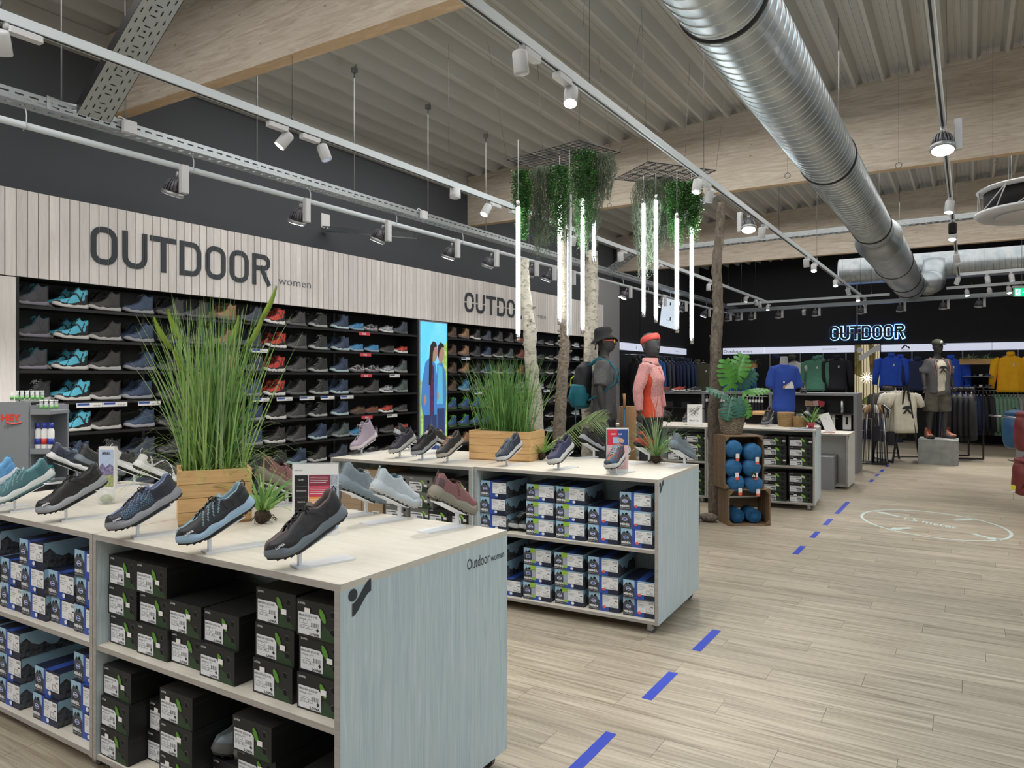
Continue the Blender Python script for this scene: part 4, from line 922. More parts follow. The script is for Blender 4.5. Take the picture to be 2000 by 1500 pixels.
# ================================================================ SHOE ISLANDS
def rotz(o, ang): o.rotation_euler = (0, 0, ang)
def caster(root, x, y, zb):
    m = MB(); m.cbox((x, y, zb-.006), (.06, .06, .006)); m.cbox((x, y-.014, zb-.03), (.03, .004, .045)); m.cbox((x, y+.014, zb-.03), (.03, .004, .045)); c = m.build('caster', 'lamp_alu', root)
    m = MB(); r_ = (zb)/2-.003; m.cyl((x+.012, y-.011, r_+.001), (x+.012, y+.011, r_+.001), r_, 18, 0, smooth=False); m.cyl((x+.012, y-.013, r_+.001), (x+.012, y+.013, r_+.001), r_*.45, 12, 1, smooth=False); m.build('wheel', ['caster', 'lamp_alu'], c)
def cabinet(org, ang, w, d, h, lab, zb=.065, shelf=.525, th=.022, side='laminate_side', casters=True, middle=True):
    """double sided display island; local origin = front right floor corner, x runs to the left (negative)"""
    r = empty('shoe_island', org, ang, label=lab, cat='cabinet')
    m = MB(); m.box(-w, 0, 0, d, h-th, h); m.build('worktop', 'laminate', r)
    for a in (-w, -th): m = MB(); m.box(a, a+th, 0.001, d-.001, zb, h-th); m.build('side_panel', side, r)
    m = MB(); m.box(-w+th, -th, 0.004, d-.004, zb, zb+.02); m.build('bottom_panel', 'laminate', r)
    if shelf: m = MB(); m.box(-w+th, -th, 0.004, d-.004, shelf-.02, shelf); m.build('shelf', 'laminate', r)
    m = MB(); m.box(-w+th, -th, d/2-.008, d/2+.008, zb+.02, h-th); m.build('back_panel', 'laminate_side' if side == 'laminate_side' else side, r)
    m = MB(); e = -.0012
    m.box(-w, 0, e, .001, h-th, h); m.box(-w, -w+th, e, .001, zb, h-th); m.box(-th, 0, e, .001, zb, h-th); m.box(-w+th, -th, .0028, .004, zb, zb+.02)
    if shelf: m.box(-w+th, -th, .0028, .004, shelf-.02, shelf)
    m.build('edge_banding', 'laminate_edge', r)
    if casters:
        for x in (-w+.06, -.07):
            for y in (.06, d-.06): caster(r, x, y, zb)
    return r
def logo(r, y, z, s, x=.0008):
    m = MB(); m.prism([(cos(a*pi/12)*.30, sin(a*pi/12)*.30+.62) for a in range(24)], (x, y+s*.3, z), (0, s, 0), (0, 0, s), .0006)
    pts = []
    for k in range(13):
        t = k/12; pts.append((-.05+t*1.30, -.41+.94*(t*t*(3-2*t))))
    top = [(a_, b_+.62) for a_, b_ in pts]
    a = MB(); vs = [p for q in zip(pts, top) for p in q]
    m.add([Vector((x+.0006, y+s*.3+p[0]*s, z+p[1]*s)) for p in vs], [(2*i, 2*i+2, 2*i+3, 2*i+1) for i in range(12)])
    m.build('logo_sticker', 'dark_print', r)
CA_B = cabinet((-1.625, 1.615, 0), 0, 1.375, .952, .97, 'pale wood-effect shoe island in the foreground with Outdoor women on its end panel')
logo(CA_B, .035, .885, .065)
m = MB(); w_ = put_text(m, 'Outdoor', .062, (.001, .665, .865), (0, 1, 0), (0, 0, 1), width=.155); put_text(m, 'women', .040, (.001, .665+.163, .865), (0, 1, 0), (0, 0, 1), width=.098); m.build('end_lettering', 'dark_print', CA_B)
CA_A = cabinet((-3.004, 1.615, 0), 0, 1.375, .952, .97, 'pale shoe island unit at the left picture edge, stacked with blue boxes')
A2_ = radians(2.5); C2 = Vector((-1.633, 4.324, 0)); R2 = Matrix.Rotation(A2_, 3, 'Z')
CB_B = cabinet(C2, A2_, 1.345, .93, .97, 'second shoe island with rows of blue and green shoe boxes, mid picture'); logo(CB_B, .02, .90, .052)
CB_A = cabinet(C2+R2 @ Vector((-1.35, -.03, 0)), A2_+.02, 1.30, .93, .97, 'left unit of the second shoe island, holding kraft and grey boxes')
A3_ = radians(5); C3 = Vector((-1.575, 9.38, 0)); R3 = Matrix.Rotation(A3_, 3, 'Z')
CC_B = cabinet(C3, A3_, 1.28, .95, .97, 'far shoe island with black shoe boxes behind the crates'); logo(CC_B, .03, .90, .055)
CC_A = cabinet(C3+R3 @ Vector((-1.285, 0, 0)), A3_, 1.28, .95, .97, 'left unit of the far shoe island, behind the pink mannequin')
CD = cabinet((-1.475, 11.45, 0), 0, .75, .72, .79, 'low pale display table with a grey block under it, beyond the far island', zb=.03, shelf=None, side='offwhite', casters=False, middle=False); logo(CD, .02, .73, .045)
m = MB(); m.cbox((-1.86, 11.50, .235), (.42, .5, .47), bev=.004); m.build('grey_block', 'wall_grey', label='plain grey storage block standing under the low display table', cat='box')
# ---- shoe box prototypes (front face in the plane y=0, box runs to +y)
def disc(mb, cx, cz, rx, rz, y, m, n=14, a0=0): mb.add([(cx+rx*cos(2*pi*k/n)*cos(a0)-rz*sin(2*pi*k/n)*sin(a0), y, cz+rx*cos(2*pi*k/n)*sin(a0)+rz*sin(2*pi*k/n)*cos(a0)) for k in range(n)], [tuple(range(n))], m)
def rect(mb, x0, x1, z0, z1, y, m): mb.add([(x0, y, z0), (x1, y, z0), (x1, y, z1), (x0, y, z1)], [(0, 1, 2, 3)], m)
UX, UZ = (1, 0, 0), (0, 0, 1)
def shoe_outline(mb, x, z, s, y, m):
    pts = [(0, 0), (1, 0), (1, .12), (.85, .28), (.62, .36), (.48, .62), (.36, .55), (.2, .5), (.05, .62), (0, .3), (0, 0)]
    mb.tube([(x+a*s, y, z+b*s) for a, b in pts], s*.018, 3, m, cap=False, smooth=False); mb.tube([(x, y, z+.1*s), (x+s, y, z+.1*s)], s*.014, 3, m, smooth=False)
    for k in range(3): mb.tube([(x+(.5+.1*k)*s, y, z+(.5-.1*k)*s), (x+(.42+.1*k)*s, y, z+(.36-.06*k)*s)], s*.014, 3, m, smooth=False)
def lowa_box(w=.196, h=.118, d=.315, body='box_black', detail=True, stick=0):
    m = MB(); m.cbox((w/2, d/2, h/2), (w, d, h), 0)
    m.add([(w*.52, -.0004, 0), (w*.98, -.0004, 0), (w*.90, -.0004, h*.18), (w*.62, -.0004, h*.42)], [(0, 1, 2, 3)], 1)
    for zz in (.27, .74):
        disc(m, w*.83, h*zz, w*.052, w*.052, -.0006, 2); n = 16
        if detail: m.tube([(w*.83+w*.056*cos(2*pi*k/n), -.0006, h*zz+w*.056*sin(2*pi*k/n)) for k in range(n+1)], .0006, 3, 5, cap=False, smooth=False)
    put_text(m, 'LOWA', h*.085, (w*.05, -.0008, h*.87), UX, UZ, 4, bold=.02, res=1, width=w*.15)
    # faint logo on the side panel and lid line
    m.add([(w+.0004, y, z) for y, z in ((0, h*.80), (d, h*.80), (d, h*.795), (0, h*.795))], [(0, 1, 2, 3)], 5)
    root = m.build('shoe_box', [body, 'box_dkgreen', 'box_hole', 'label', 'label', 'ink_grey'])
    q = MB(); y = -.0012; x0, x1, z0, z1 = w*.045, w*.56, h*.06, h*.66
    q.add([(x0, y, z0), (x1, y, z0), (x1, y, z1-h*.10), (x1-w*.06, y, z1), (x0, y, z1)], [(0, 1, 2, 3, 4)], 0); y2 = y-.0003
    if detail:
        put_text(q, 'INNOX EVO GTX LO WS', h*.085, (x0+.003, y2, z1-h*.115), UX, UZ, 1, bold=.02, res=1, width=w*.42)
        put_text(q, 'schwarz   9930', h*.05, (x0+.003, y2, z1-h*.19), UX, UZ, 1, res=1, width=w*.3)
        put_text(q, 'LOWA', h*.10, (x1-w*.25, y2, z0+.002), UX, UZ, 1, bold=.045, res=1, width=w*.22)
        for k in range(9): rect(q, x0+w*(.30+.020*k), x0+w*(.30+.020*k+.006+.006*(k % 3 == 0)), z0+h*.24, z0+h*.36, y2, 1)
        q.tube([(x0+w*.03, y2, z0+h*.30), (x0+w*.22, y2, z0+h*.30), (x0+w*.22, y2, z0+h*.40), (x0+w*.03, y2, z0+h*.40), (x0+w*.03, y2, z0+h*.30)], .0004, 3, 1, cap=False, smooth=False)
        q.tube([(x0+w*.03, y2, z0+h*.17), (x0+w*.32, y2, z0+h*.17), (x0+w*.32, y2, z0+h*.25), (x0+w*.03, y2, z0+h*.25), (x0+w*.03, y2, z0+h*.17)], .0004, 3, 1, cap=False, smooth=False)
        put_text(q, '7', h*.08, (x0+w*.11, y2, z0+h*.315), UX, UZ, 1, res=1); put_text(q, '9.5  41', h*.06, (x0+w*.05, y2, z0+h*.185), UX, UZ, 1, res=1, width=w*.22)
        q.add([(x1-w*.07, y2, z0+h*.12), (x1-w*.035, y2, z0+h*.18), (x1-w*.07, y2, z0+h*.24), (x1-w*.105, y2, z0+h*.18)], [(0, 1, 2, 3)], 1)
    else:
        rect(q, x0+.004, x1-.02, z1-h*.14, z1-h*.09, y2, 1); rect(q, x1-w*.2, x1-.004, z0+h*.06, z0+h*.12, y2, 1); rect(q, x0+w*.28, x1-.006, z0+h*.24, z0+h*.36, y2, 2); rect(q, x0+.006, x0+w*.2, z0+h*.18, z0+h*.2, y2, 2); disc(q, x1-w*.07, z0+h*.2, w*.03, w*.03, y2, 1, 4)
    q.build('label', ['label_bright' if not detail else 'label', 'ink', 'ink_grey'], root)
    q = MB(); disc(q, w*.61, h*.66, w*.125, w*.052, -.0022, 0, 16, a0=-1.05 if detail else -.75); disc(q, w*.61, h*.66, w*.105, w*.036, -.0025, 1, 16, a0=-1.05 if detail else -.75); q.build('green_seal', ['box_green', 'box_lime' if not detail else 'box_green'], root)
    sx, sz = ((.72, .46), (.26, .72), (.62, .62), (.92, .52))[stick]
    q = MB(); q.cbox((w*sx, -.0026, h*sz), (w*.13, .0006, h*.15), 0, bev=0); q.build('price_sticker', 'sticker', root)
    return kids(root)
def meindl_box(w=.21, h=.115, d=.32, kind='blue', detail=True):
    m = MB(); m.cbox((w/2, d/2, h/2), (w, d, h), 0)
    y = -.0005
    rect(m, 0, w*.36, 0, h, y, 1); m.add([(0, y-.0002, 0), (w*.36, y-.0002, 0), (w*.36, y-.0002, h*.55), (w*.27, y-.0002, h*.78), (w*.2, y-.0002, h*.70), (w*.1, y-.0002, h*.86), (0, y-.0002, h*.62)], [tuple(range(7))], 2)
    rect(m, w*.36, w*.46, 0, h, y, 3); rect(m, w*.46, w*.66, 0, h*.26, y, 3); rect(m, w*.46, w, h*.93, h, y, 1 if kind != 'blue' else 0)
    if kind == 'green': rect(m, w*.24, w*.46, h*.72, h, y-.0004, 6); rect(m, w*.30, w*.46, h*.28, h*.74, y-.0004, 7); m.add([(w*.27, y-.0006, h*.15), (w*.46, y-.0006, h*.15), (w*.46, y-.0006, h*.28), (w*.34, y-.0006, h*.32)], [(0, 1, 2, 3)], 6)
    # side panels: sky above a dark ridge
    for x, s_ in ((w+.0004, 1), (-.0004, -1)):
        m.add([(x, 0, 0), (x, d, 0), (x, d, h), (x, 0, h)], [(0, 1, 2, 3)], 1)
        ridge = [(x+.0003*s_, d*t, h*(.48+.18*sin(t*9+1)+.12*sin(t*23))) for t in [k/12 for k in range(13)]]; m.add([(x+.0003*s_, d, 0), (x+.0003*s_, 0, 0)]+ridge, [tuple(range(15))], 2)
    rect(m, 0, w*.0, 0, 0, y, 0)
    m.add([(w*.42, .0, h+.0004), (w*.66, .0, h+.0004), (w*.66, d, h+.0004), (w*.42, d, h+.0004)], [(0, 1, 2, 3)], 3)
    disc(m, w*.165, h*.50, w*.085, h*.105, y-.0008, 4); disc(m, w*.165, h*.50, w*.070, h*.088, y-.0011, 3); rect(m, w*.10, w*.23, h*.49, h*.52, y-.0013, 4)
    disc(m, w*.21, h*.80, w*.045, h*.075, y-.0008, 5)
    put_text(m, 'MEINDL', h*.15, (w*.02, y-.0008, h*.17), UX, UZ, 4, bold=.05, res=1, width=w*.30)
    put_text(m, 'Shoes For Actives', h*.06, (w*.02, y-.0008, h*.08), UX, UZ, 4, res=1, width=w*.28) if detail else None
    root = m.build('shoe_box', ['box_navy', 'box_sky', 'box_rock', 'box_blue', 'label_bright', 'box_hole', 'box_lime', 'box_greyrock'])
    q = MB(); x0, x1, z0, z1 = w*.46, w*.985, h*.27, h*.92; q.cbox(((x0+x1)/2, -.0016, (z0+z1)/2), (x1-x0, .0008, z1-z0)); y2 = -.0023
    put_text(q, {'blue': '5461 35', 'green': '5521 09', 'red': '93431 09'}[kind], h*.09, (x0+.004, y2, z1-h*.14), UX, UZ, 1, res=1, width=w*.17)
    for k in range(8): rect(q, x1-w*(.04+.019*k), x1-w*(.034+.019*k-.004*(k % 3 == 0)), z1-h*.15, z1-h*.05, y2, 1)
    for k in range(3 if detail else 2): rect(q, x0+.004, x0+w*(.25-.04*k), z1-h*(.22+.07*k), z1-h*(.205+.07*k), y2, 2)
    put_text(q, '7 1/2', h*.07, (x0+w*.08, y2, z0+h*.06), UX, UZ, 1, res=1); rect(q, x1-w*.12, x1-w*.04, z0+h*.33, z0+h*.37, y2, 1)
    shoe_outline(q, x0+w*.27, z0+h*.05, w*.21, y2, 2)
    q.build('label', ['label_bright', 'ink', 'ink_grey'], root)
    q = MB(); sx = {'blue': .62, 'green': .62, 'red': .52}[kind]; disc(q, w*sx, h*(.16 if kind != 'red' else .24), w*.055, h*.085, -.003, 0, 8); disc(q, w*sx+.0001, h*(.16 if kind != 'red' else .24), w*.055, h*.085, -.0026, 0, 8); q.build('price_sticker', 'sticker_red' if kind == 'red' else 'sticker', root)
    return kids(root)
BP = [lowa_box(stick=k) for k in range(3)]; MB_ = {'blue': meindl_box(kind='blue'), 'green': meindl_box(kind='green'), 'red': meindl_box(kind='red')}
LF = [lowa_box(w=.27, h=.118, detail=False, stick=k) for k in (3, 1, 2)]
LG = lowa_box(w=.215, h=.112, body='grey_box', detail=False, stick=0); LK = lowa_box(w=.205, h=.112, detail=False, stick=0)
bused = set()
def place_box(src, loc, ang, lab, grp):
    if src.name not in bused: bused.add(src.name); o = src
    else: o = dup(src)
    o.location = loc; o.rotation_euler = (0, 0, ang); tag(o, lab, 'shoe box', grp); return o
LEV = ['bottom', 'second up', 'third up', 'fourth up']
def stack(src, org, R, ang, x, n, base, h, yo, lab, grp, rnd):
    for k in range(n):
        s_ = src[rnd.randrange(len(src))] if isinstance(src, list) else src
        p = org+R @ Vector((x+rnd.uniform(-.004, .004), yo+rnd.uniform(-.008, .012), base+k*(h+.001)+.0005))
        place_box(s_, p, ang+rnd.uniform(-.012, .012), '%s, %s' % (lab, 'top of its stack' if k == n-1 and n > 1 else LEV[k]), grp)
rnd = random.Random(4); I3 = Matrix.Identity(3); Z0 = Vector((0, 0, 0)); G1 = 'black shoe boxes in the foreground island'
for i, (x, n, yo) in enumerate(((-2.968, 3, 1.66), (-2.768, 3, 1.66), (-2.568, 2, 1.67), (-2.366, 2, 1.66), (-2.085, 3, 1.665), (-1.862, 3, 1.66))):
    stack(BP, Z0, I3, 0, x, n, .525, .118, yo, 'black and green box, %s stack, upper shelf, foreground island' % ORD[i], G1, rnd)
for i, (x, n, yo) in enumerate(((-2.972, 3, 1.632), (-2.772, 2, 1.70), (-2.572, 3, 1.635), (-2.372, 1, 1.72), (-2.150, 3, 1.64), (-1.852, 2, 1.66))):
    stack(BP, Z0, I3, 0, x, n, .085, .118, yo, 'black and green box, %s stack, lower shelf, foreground island' % ORD[i], G1, rnd)
G2 = 'blue shoe boxes in the left island unit'
for i, (x, n, yo) in enumerate(((-4.33, 3, 1.67), (-4.10, 3, 1.66), (-3.875, 2, 1.66), (-3.66, 3, 1.64), (-3.445, 2, 1.66), (-3.23, 3, 1.66))):
    stack(MB_['blue'], Z0, I3, 0, x, n, .525, .115, yo, 'blue mountain-print box, %s stack, upper shelf, left island' % ORD[i], G2, rnd)
for i, (x, n, yo) in enumerate(((-4.33, 2, 1.67), (-4.11, 3, 1.66), (-3.875, 3, 1.65), (-3.55, 2, 1.65), (-3.245, 3, 1.66))):
    stack(MB_['blue'], Z0, I3, 0, x, n, .085, .115, yo, 'blue mountain-print box, %s stack, lower shelf, left island' % ORD[i], G2, rnd)
G3 = 'blue and green shoe boxes in the second island'
for sh, base, cols in (('upper', .525, ((-1.318, 3, 'blue'), (-.952, 3, 'green'), (-.725, 3, 'green'), (-.487, 2, 'red'), (-.262, 3, 'red'))), ('lower', .085, ((-1.20, 1, 'blue'), (-.970, 3, 'green'), (-.735, 3, 'green'), (-.488, 3, 'red'), (-.245, 2, 'red')))):
    for i, (x, n, kd) in enumerate(cols):
        stack(MB_[kd], C2, R2, A2_, x, n, base, .115, .04, '%s box, %s stack, %s shelf, second island' % ({'blue': 'dark blue', 'green': 'green-patched blue', 'red': 'blue red-stickered'}[kd], ORD[i], sh), G3, rnd)
for k in range(3): p = C2+R2 @ Vector((-1.318, .04, .085+.116*k)); place_box(MB_['blue'], p, A2_, 'dark blue box on the lower shelf, second island, behind the foreground island, %s' % LEV[k], G3)
# left unit of second island
C2A = C2+R2 @ Vector((-1.35, -.03, 0)); R2A = Matrix.Rotation(A2_+.02, 3, 'Z')
def kraft_box(w=.2, h=.12, d=.32):
    m = MB(); m.cbox((w/2, d/2, h/2), (w, d, h)); disc(m, w*.14, h*.5, .011, .011, -.0006, 1); m.box(-.002, w+.002, -.002, d, h*.74, h+.001, 0); r = m.build('shoe_box', ['kraft', 'box_hole']); q = MB(); rect(q, w*.5, w*.85, h*.1, h*.4, -.0012, 0); rect(q, w*.53, w*.8, h*.3, h*.33, -.0016, 1); q.build('label', ['paper', 'ink_grey'], r); return kids(r)
KB = kraft_box(); G4 = 'boxes in the left unit of the second island'
for i, (x, n, s_, nm) in enumerate(((-1.24, 2, KB, 'brown kraft box'), (-1.03, 3, KB, 'brown kraft box'), (-.80, 3, LG, 'dark grey box'), (-.58, 3, LG, 'dark grey box'), (-.235, 3, LK, 'black box with green seal'))):
    stack(s_, C2A, R2A, A2_+.02, x, n, .525, .112 if s_ is not KB else .12, .05, '%s, %s stack, left unit of second island' % (nm, ORD[i]), G4, rnd)
p = C2A+R2A @ Vector((-.40, .05, .526)); place_box(LK, p, A2_, 'single black box between grey and black stacks, left unit of second island', G4)
G5 = 'black shoe boxes in the far island'
for sh, base in (('upper', .525), ('lower', .085)):
    for i, x in enumerate((-1.255, -.975, -.60, -.30) if sh == 'upper' else (-1.255, -.60, -.30)):
        n = 3 if i >= len((0, 0)) or sh == 'lower' else 2
        stack(LF if x > -1.2 else LG, C3, R3, A3_, x, n, base, .118 if x > -1.2 else .112, .05, 'black box, %s stack, %s shelf, far island right unit' % (ORD[i], sh), G5, rnd)
    for i, x in enumerate((-.52, -.27)):
        stack(LF, C3+R3 @ Vector((-1.285, 0, 0)), R3, A3_, x, 3, base, .118, .05, 'black box, %s stack, %s shelf, far island left unit' % (ORD[i], sh), G5, rnd)
# ================================================================ DISPLAY SHOES ON STANDS
SP_ = dict(a=make_shoe('trail_shoe_hi', pat=pat_lowa, n=60, mm=18, lugs=15, laces=6), b=make_shoe('trail_shoe_hi', pat=pat_mesh, n=60, mm=18, lugs=15, laces=6), c=make_shoe('trail_shoe_hi', pat=pat_salomon, n=50, mm=14, lugs=15, laces=6), d=make_shoe('trail_shoe_hi', pat=pat_runner, n=36, mm=12, lugs=10, thick=.036, bulge=.05, laces=5), e=make_shoe('trail_shoe_hi', mid=True, pat=pat_runner, n=30, mm=10, lugs=8, laces=6, cloud=True), f=make_shoe('trail_shoe_hi', pat=pat_runner, n=30, mm=10, lugs=8, laces=6, cloud=True))
spused = set()
def make_stand():
    r = empty('shoe_stand'); m = MB(); m.cbox((-.085, 0, .003), (.21, .072, .006), bev=.004); m.build('base_plate', 'stand_white', r)
    m = MB(); m.cbox((0, 0, .033), (.010, .016, .056)); m.build('post', 'stand_white', r)
    al = radians(27); m = MB()
    a = Vector((.018, 0, .052)); u = Vector((-cos(al), 0, sin(al)))
    prof = [a+Vector((.016, 0, .022)), a+Vector((.013, 0, .006)), a, a+u*.05, a+u*.15]
    m.rings([[p+Vector((0, -.041, 0)), p+Vector((0, .041, 0)), p+Vector((0, .041, -.0022)), p+Vector((0, -.041, -.0022))] for p in prof], smooth=False); m.build('cradle', 'stand_white', r); return kids(r)
STP = make_stand(); stn = [0]
def display(kind, cw, px, py, psi, lab, z=.97, name='trail_shoe', al=27, logo_t=None, h=None, sc=1.0, back=0, pos=None):
    """stand whose post foot stands at the photo point on the table top; psi = toe heading"""
    b = pos if pos is not None else PZ(px, py, z)
    s_ = STP if stn[0] == 0 else dup(STP); stn[0] += 1
    s_.location = b; s_.rotation_euler = (0, 0, psi); tag(s_, 'white stand under the '+' '.join(lab.split()[:12]), 'stand', 'shoe display stands')
    src = SP_[kind]; a = radians(al); hx = .205*sc; hz = .0565
    loc = b+Matrix.Rotation(psi, 3, 'Z') @ Vector((.018-hx*cos(a)+.0, 0, hz+hx*sin(a)+.001))
    if kind in spused: o = dup(src)
    else: spused.add(kind); o = src
    recolour(o, CW[cw]); [recolour(c, CW[cw]) for c in o.children]; o.scale = (sc,)*3
    o.location = loc; o.rotation_euler = (0, a, psi); tag(o, lab, 'shoe', 'display shoes on stands'); o.name = name
    if logo_t:
        q = MB(); put_text(q, logo_t, .0105, (.262, .0415, .052), (-.97, .2, 0), (0, -.5, .85), bold=.05, res=1, width=.030); q.build('logo', 'lamp_white', o)
    return o
PF = radians(-109)
display('a', 'light blue', -38, 995, PF, 'bright light-blue trail shoe at the left picture edge')
display('b', 'teal', 29, 999, PF, 'teal trail shoe with white midsole, second in the foreground row', logo_t='MEINDL')
display('c', 'near black', 129, 1017, PF, 'black trail shoe, third in the foreground row', logo_t='MEINDL')
display('b', 'navy mesh', 269, 1050, PF, 'navy mesh shoe beside the wooden planter, foreground row', logo_t='LOWA')
display('a', 'black and pale blue', 409, 1078, PF, 'black shoe with pale blue midsole inserts, foreground row', logo_t='LOWA')
display('c', 'dark grey and steel', 585, 1107, PF, 'dark grey shoe nearest the camera on the foreground row', logo_t='LOWA', sc=1.03)
PR = radians(78)
display('d', 'steel grey', 715, 1004, PR, 'steel grey running shoe half hidden by the brochure sign')
display('d', 'ice grey', 780, 1013, PR, 'pale ice-grey running shoe facing right, back row', sc=.93)
display('d', 'rose', 893, 1028, PR, 'dusty rose running shoe facing right at the island corner', sc=.93)
display('c', 'white and black', 322, 962, PR, 'black and white trail shoe leaning right, left of the planter', sc=1.0)
display('b', 'white and black', 262, 948, PR, 'black trail shoe with white sole and heel frame, back row')
display('d', 'rose', 560, 985, PR, 'brownish rose shoe behind the brochure sign, back row')
display('c', 'night blue', 150, 940, PR, 'dark blue trail shoe in the back row at left')
display('a', 'dark grey and steel', 205, 946, PR, 'dark grey trail shoe in the back row behind the small mountain sign')
PG = radians(-100)
for k, (kd, cw, px, py, lab) in enumerate((('e', 'lilac', 706, 888, 'lilac mid-height shoe at the left end of the second island'), ('f', 'plum black', 781, 894, 'plum-black running shoe next to the lilac one, second island'), ('a', 'near black', 825, 898, 'black trail shoe left of the orange-laced one, second island'), ('c', 'black and orange', 874, 903, 'black shoe with orange laces left of the second planter'), ('a', 'night blue', 990, 910, 'night-blue shoe in front of the second planter'), ('d', 'indigo', 1091, 917, 'indigo walking shoe in mid second island'), ('b', 'petrol blue', 1202, 926, 'petrol-blue shoe in front of the red and blue brochure'))):
    display(kd, cw, px, py, PG, lab, sc=.94)
PH = radians(70)
for k, (kd, cw, px, py, lab) in enumerate((('d', 'near black', 800, 880, 'black shoe facing away behind the plum one, second island'), ('d', 'black and orange', 860, 884, 'black shoe facing away behind the orange-laced one'), ('d', 'near black', 1160, 893, 'black shoe on a wide white stand, right of the air plant'), ('d', 'orange', 1268, 903, 'orange and black shoe facing away, right end of second island'), ('d', 'steel grey', 1337, 909, 'grey shoe at the right corner of the second island'))):
    display(kd, cw, px, py, PH, lab, sc=.94)
for k, (px, py, psi, cw, kd, lab) in enumerate(((1345, 829, radians(-110), 'dark grey and steel', 'b', 'dark shoe beside the white brochure on the far island'), (1498, 833, radians(-100), 'dark grey and steel', 'c', 'dark grey shoe left of the wicker pots, far island'), (1588, 835, radians(60), 'near black', 'd', 'black running shoe facing right at the far island end'))):
    display(kd, cw, px, py, psi, lab, al=32)
# pair of shoes standing on the shelf of island two and the grey tips in the foreground island
for k in range(2):
    p = C2+R2 @ Vector((-1.06+.095*k, .36, .526)); o = dup(SP_['c']); recolour(o, CW['black']); [recolour(c, CW['black']) for c in o.children]; o.scale = (1,)*3; o.location = p; o.rotation_euler = (0, 0, radians(-97)); tag(o, 'black lace-up shoe on the upper shelf of second island, %s of the pair' % ('left' if k == 0 else 'right'), 'shoe', 'loose pair on the island shelf'); o.name = 'trail_shoe'
for k in range(2):
    o = dup(SP_['d']); recolour(o, CW['steel grey']); [recolour(c, CW['dark grey']) for c in o.children]; o.scale = (1,)*3; o.location = (-2.31+.1*k, 1.98, .208 if k == 0 else .087); o.location.z = .205 if k == 0 else .087; o.location = (-2.30, 1.98+.0*k, .205) if k == 0 else (-2.215, 2.0, .205)
    o.rotation_euler = (0, 0, radians(-92)); o.location.x = -2.325+.1*k; tag(o, 'dark grey shoe lying on a single box, lower shelf of foreground island, %s' % ('left one' if k == 0 else 'right one'), 'shoe', 'grey pair in the foreground island'); o.name = 'trail_shoe'
# ================================================================ PLANTERS, GRASSES, AIR PLANTS
mat('grass_a', (.20, .36, .07), .5, noise=(.36, .54, .16), nscale=6); mat('grass_b', (.08, .22, .05), .5, noise=(.15, .34, .09), nscale=6); mat('grass_head', (.20, .30, .03), .8); mat('grass_pale', (.32, .42, .20), .5)
mat('soil', (.03, .02, .015), .9); mat('root_ball', (.06, .035, .022), .9, noise=(.03, .02, .012), nscale=60)
def planter(A_, B_, dep, h, lab, flare=.0):
    A_, B_ = Vector(A_), Vector(B_); u = (B_-A_); L_ = u.length; ang = math.atan2(u.y, u.x); r = empty('wooden_planter', A_, ang, label=lab, cat='planter')
    rows = 4 if h > .2 else 3; ph = h/rows; t = .016
    for k in range(rows):
        e = flare*(k+.5)/rows
        z0, z1 = k*ph+.001, (k+1)*ph-.001
        for nm, b in (('plank', (-e, L_+e, -e, -e+t)), ('plank', (-e, L_+e, dep+e-t, dep+e)), ('plank', (-e, -e+t, -e+t, dep+e-t)), ('plank', (L_+e-t, L_+e, -e+t, dep+e-t))):
            m = MB(); m.box(b[0], b[1], b[2], b[3], z0, z1); m.build(nm, 'planter_wood', r)
    m = MB(); m.box(0, L_, 0, dep, 0.0005, .01); m.box(0.001, L_-.001, .001, dep-.001, h*.8, h*.82, 1); m.build('soil', ['planter_wood', 'soil'], r); return r, ang, L_
def blade(mb, p, d, L_, w, droop, mt, seg=6, rnd=random):
    up = Vector((0, 0, 1)); dirv = d.normalized(); pts = []; q = Vector(p)
    for k in range(seg+1):
        pts.append(q.copy()); dirv = (dirv+Vector((d.x, d.y, 0))*droop/seg*.9-up*droop*(k/seg)*.32).normalized(); q += dirv*L_/seg
    sd = Vector((-d.y, d.x, 0)); sd = sd.normalized() if sd.length > 1e-4 else Vector((1, 0, 0)); an = rnd.uniform(0, pi); sd = Matrix.Rotation(an, 3, 'Z') @ sd
    vs = []
    for k, q in enumerate(pts): ww = w*(1-(k/seg)**1.6)*.5+.0004; vs += [q-sd*ww, q+sd*ww]
    mb.add(vs, [(2*k, 2*k+1, 2*k+3, 2*k+2) for k in range(seg)], mt, True); return pts
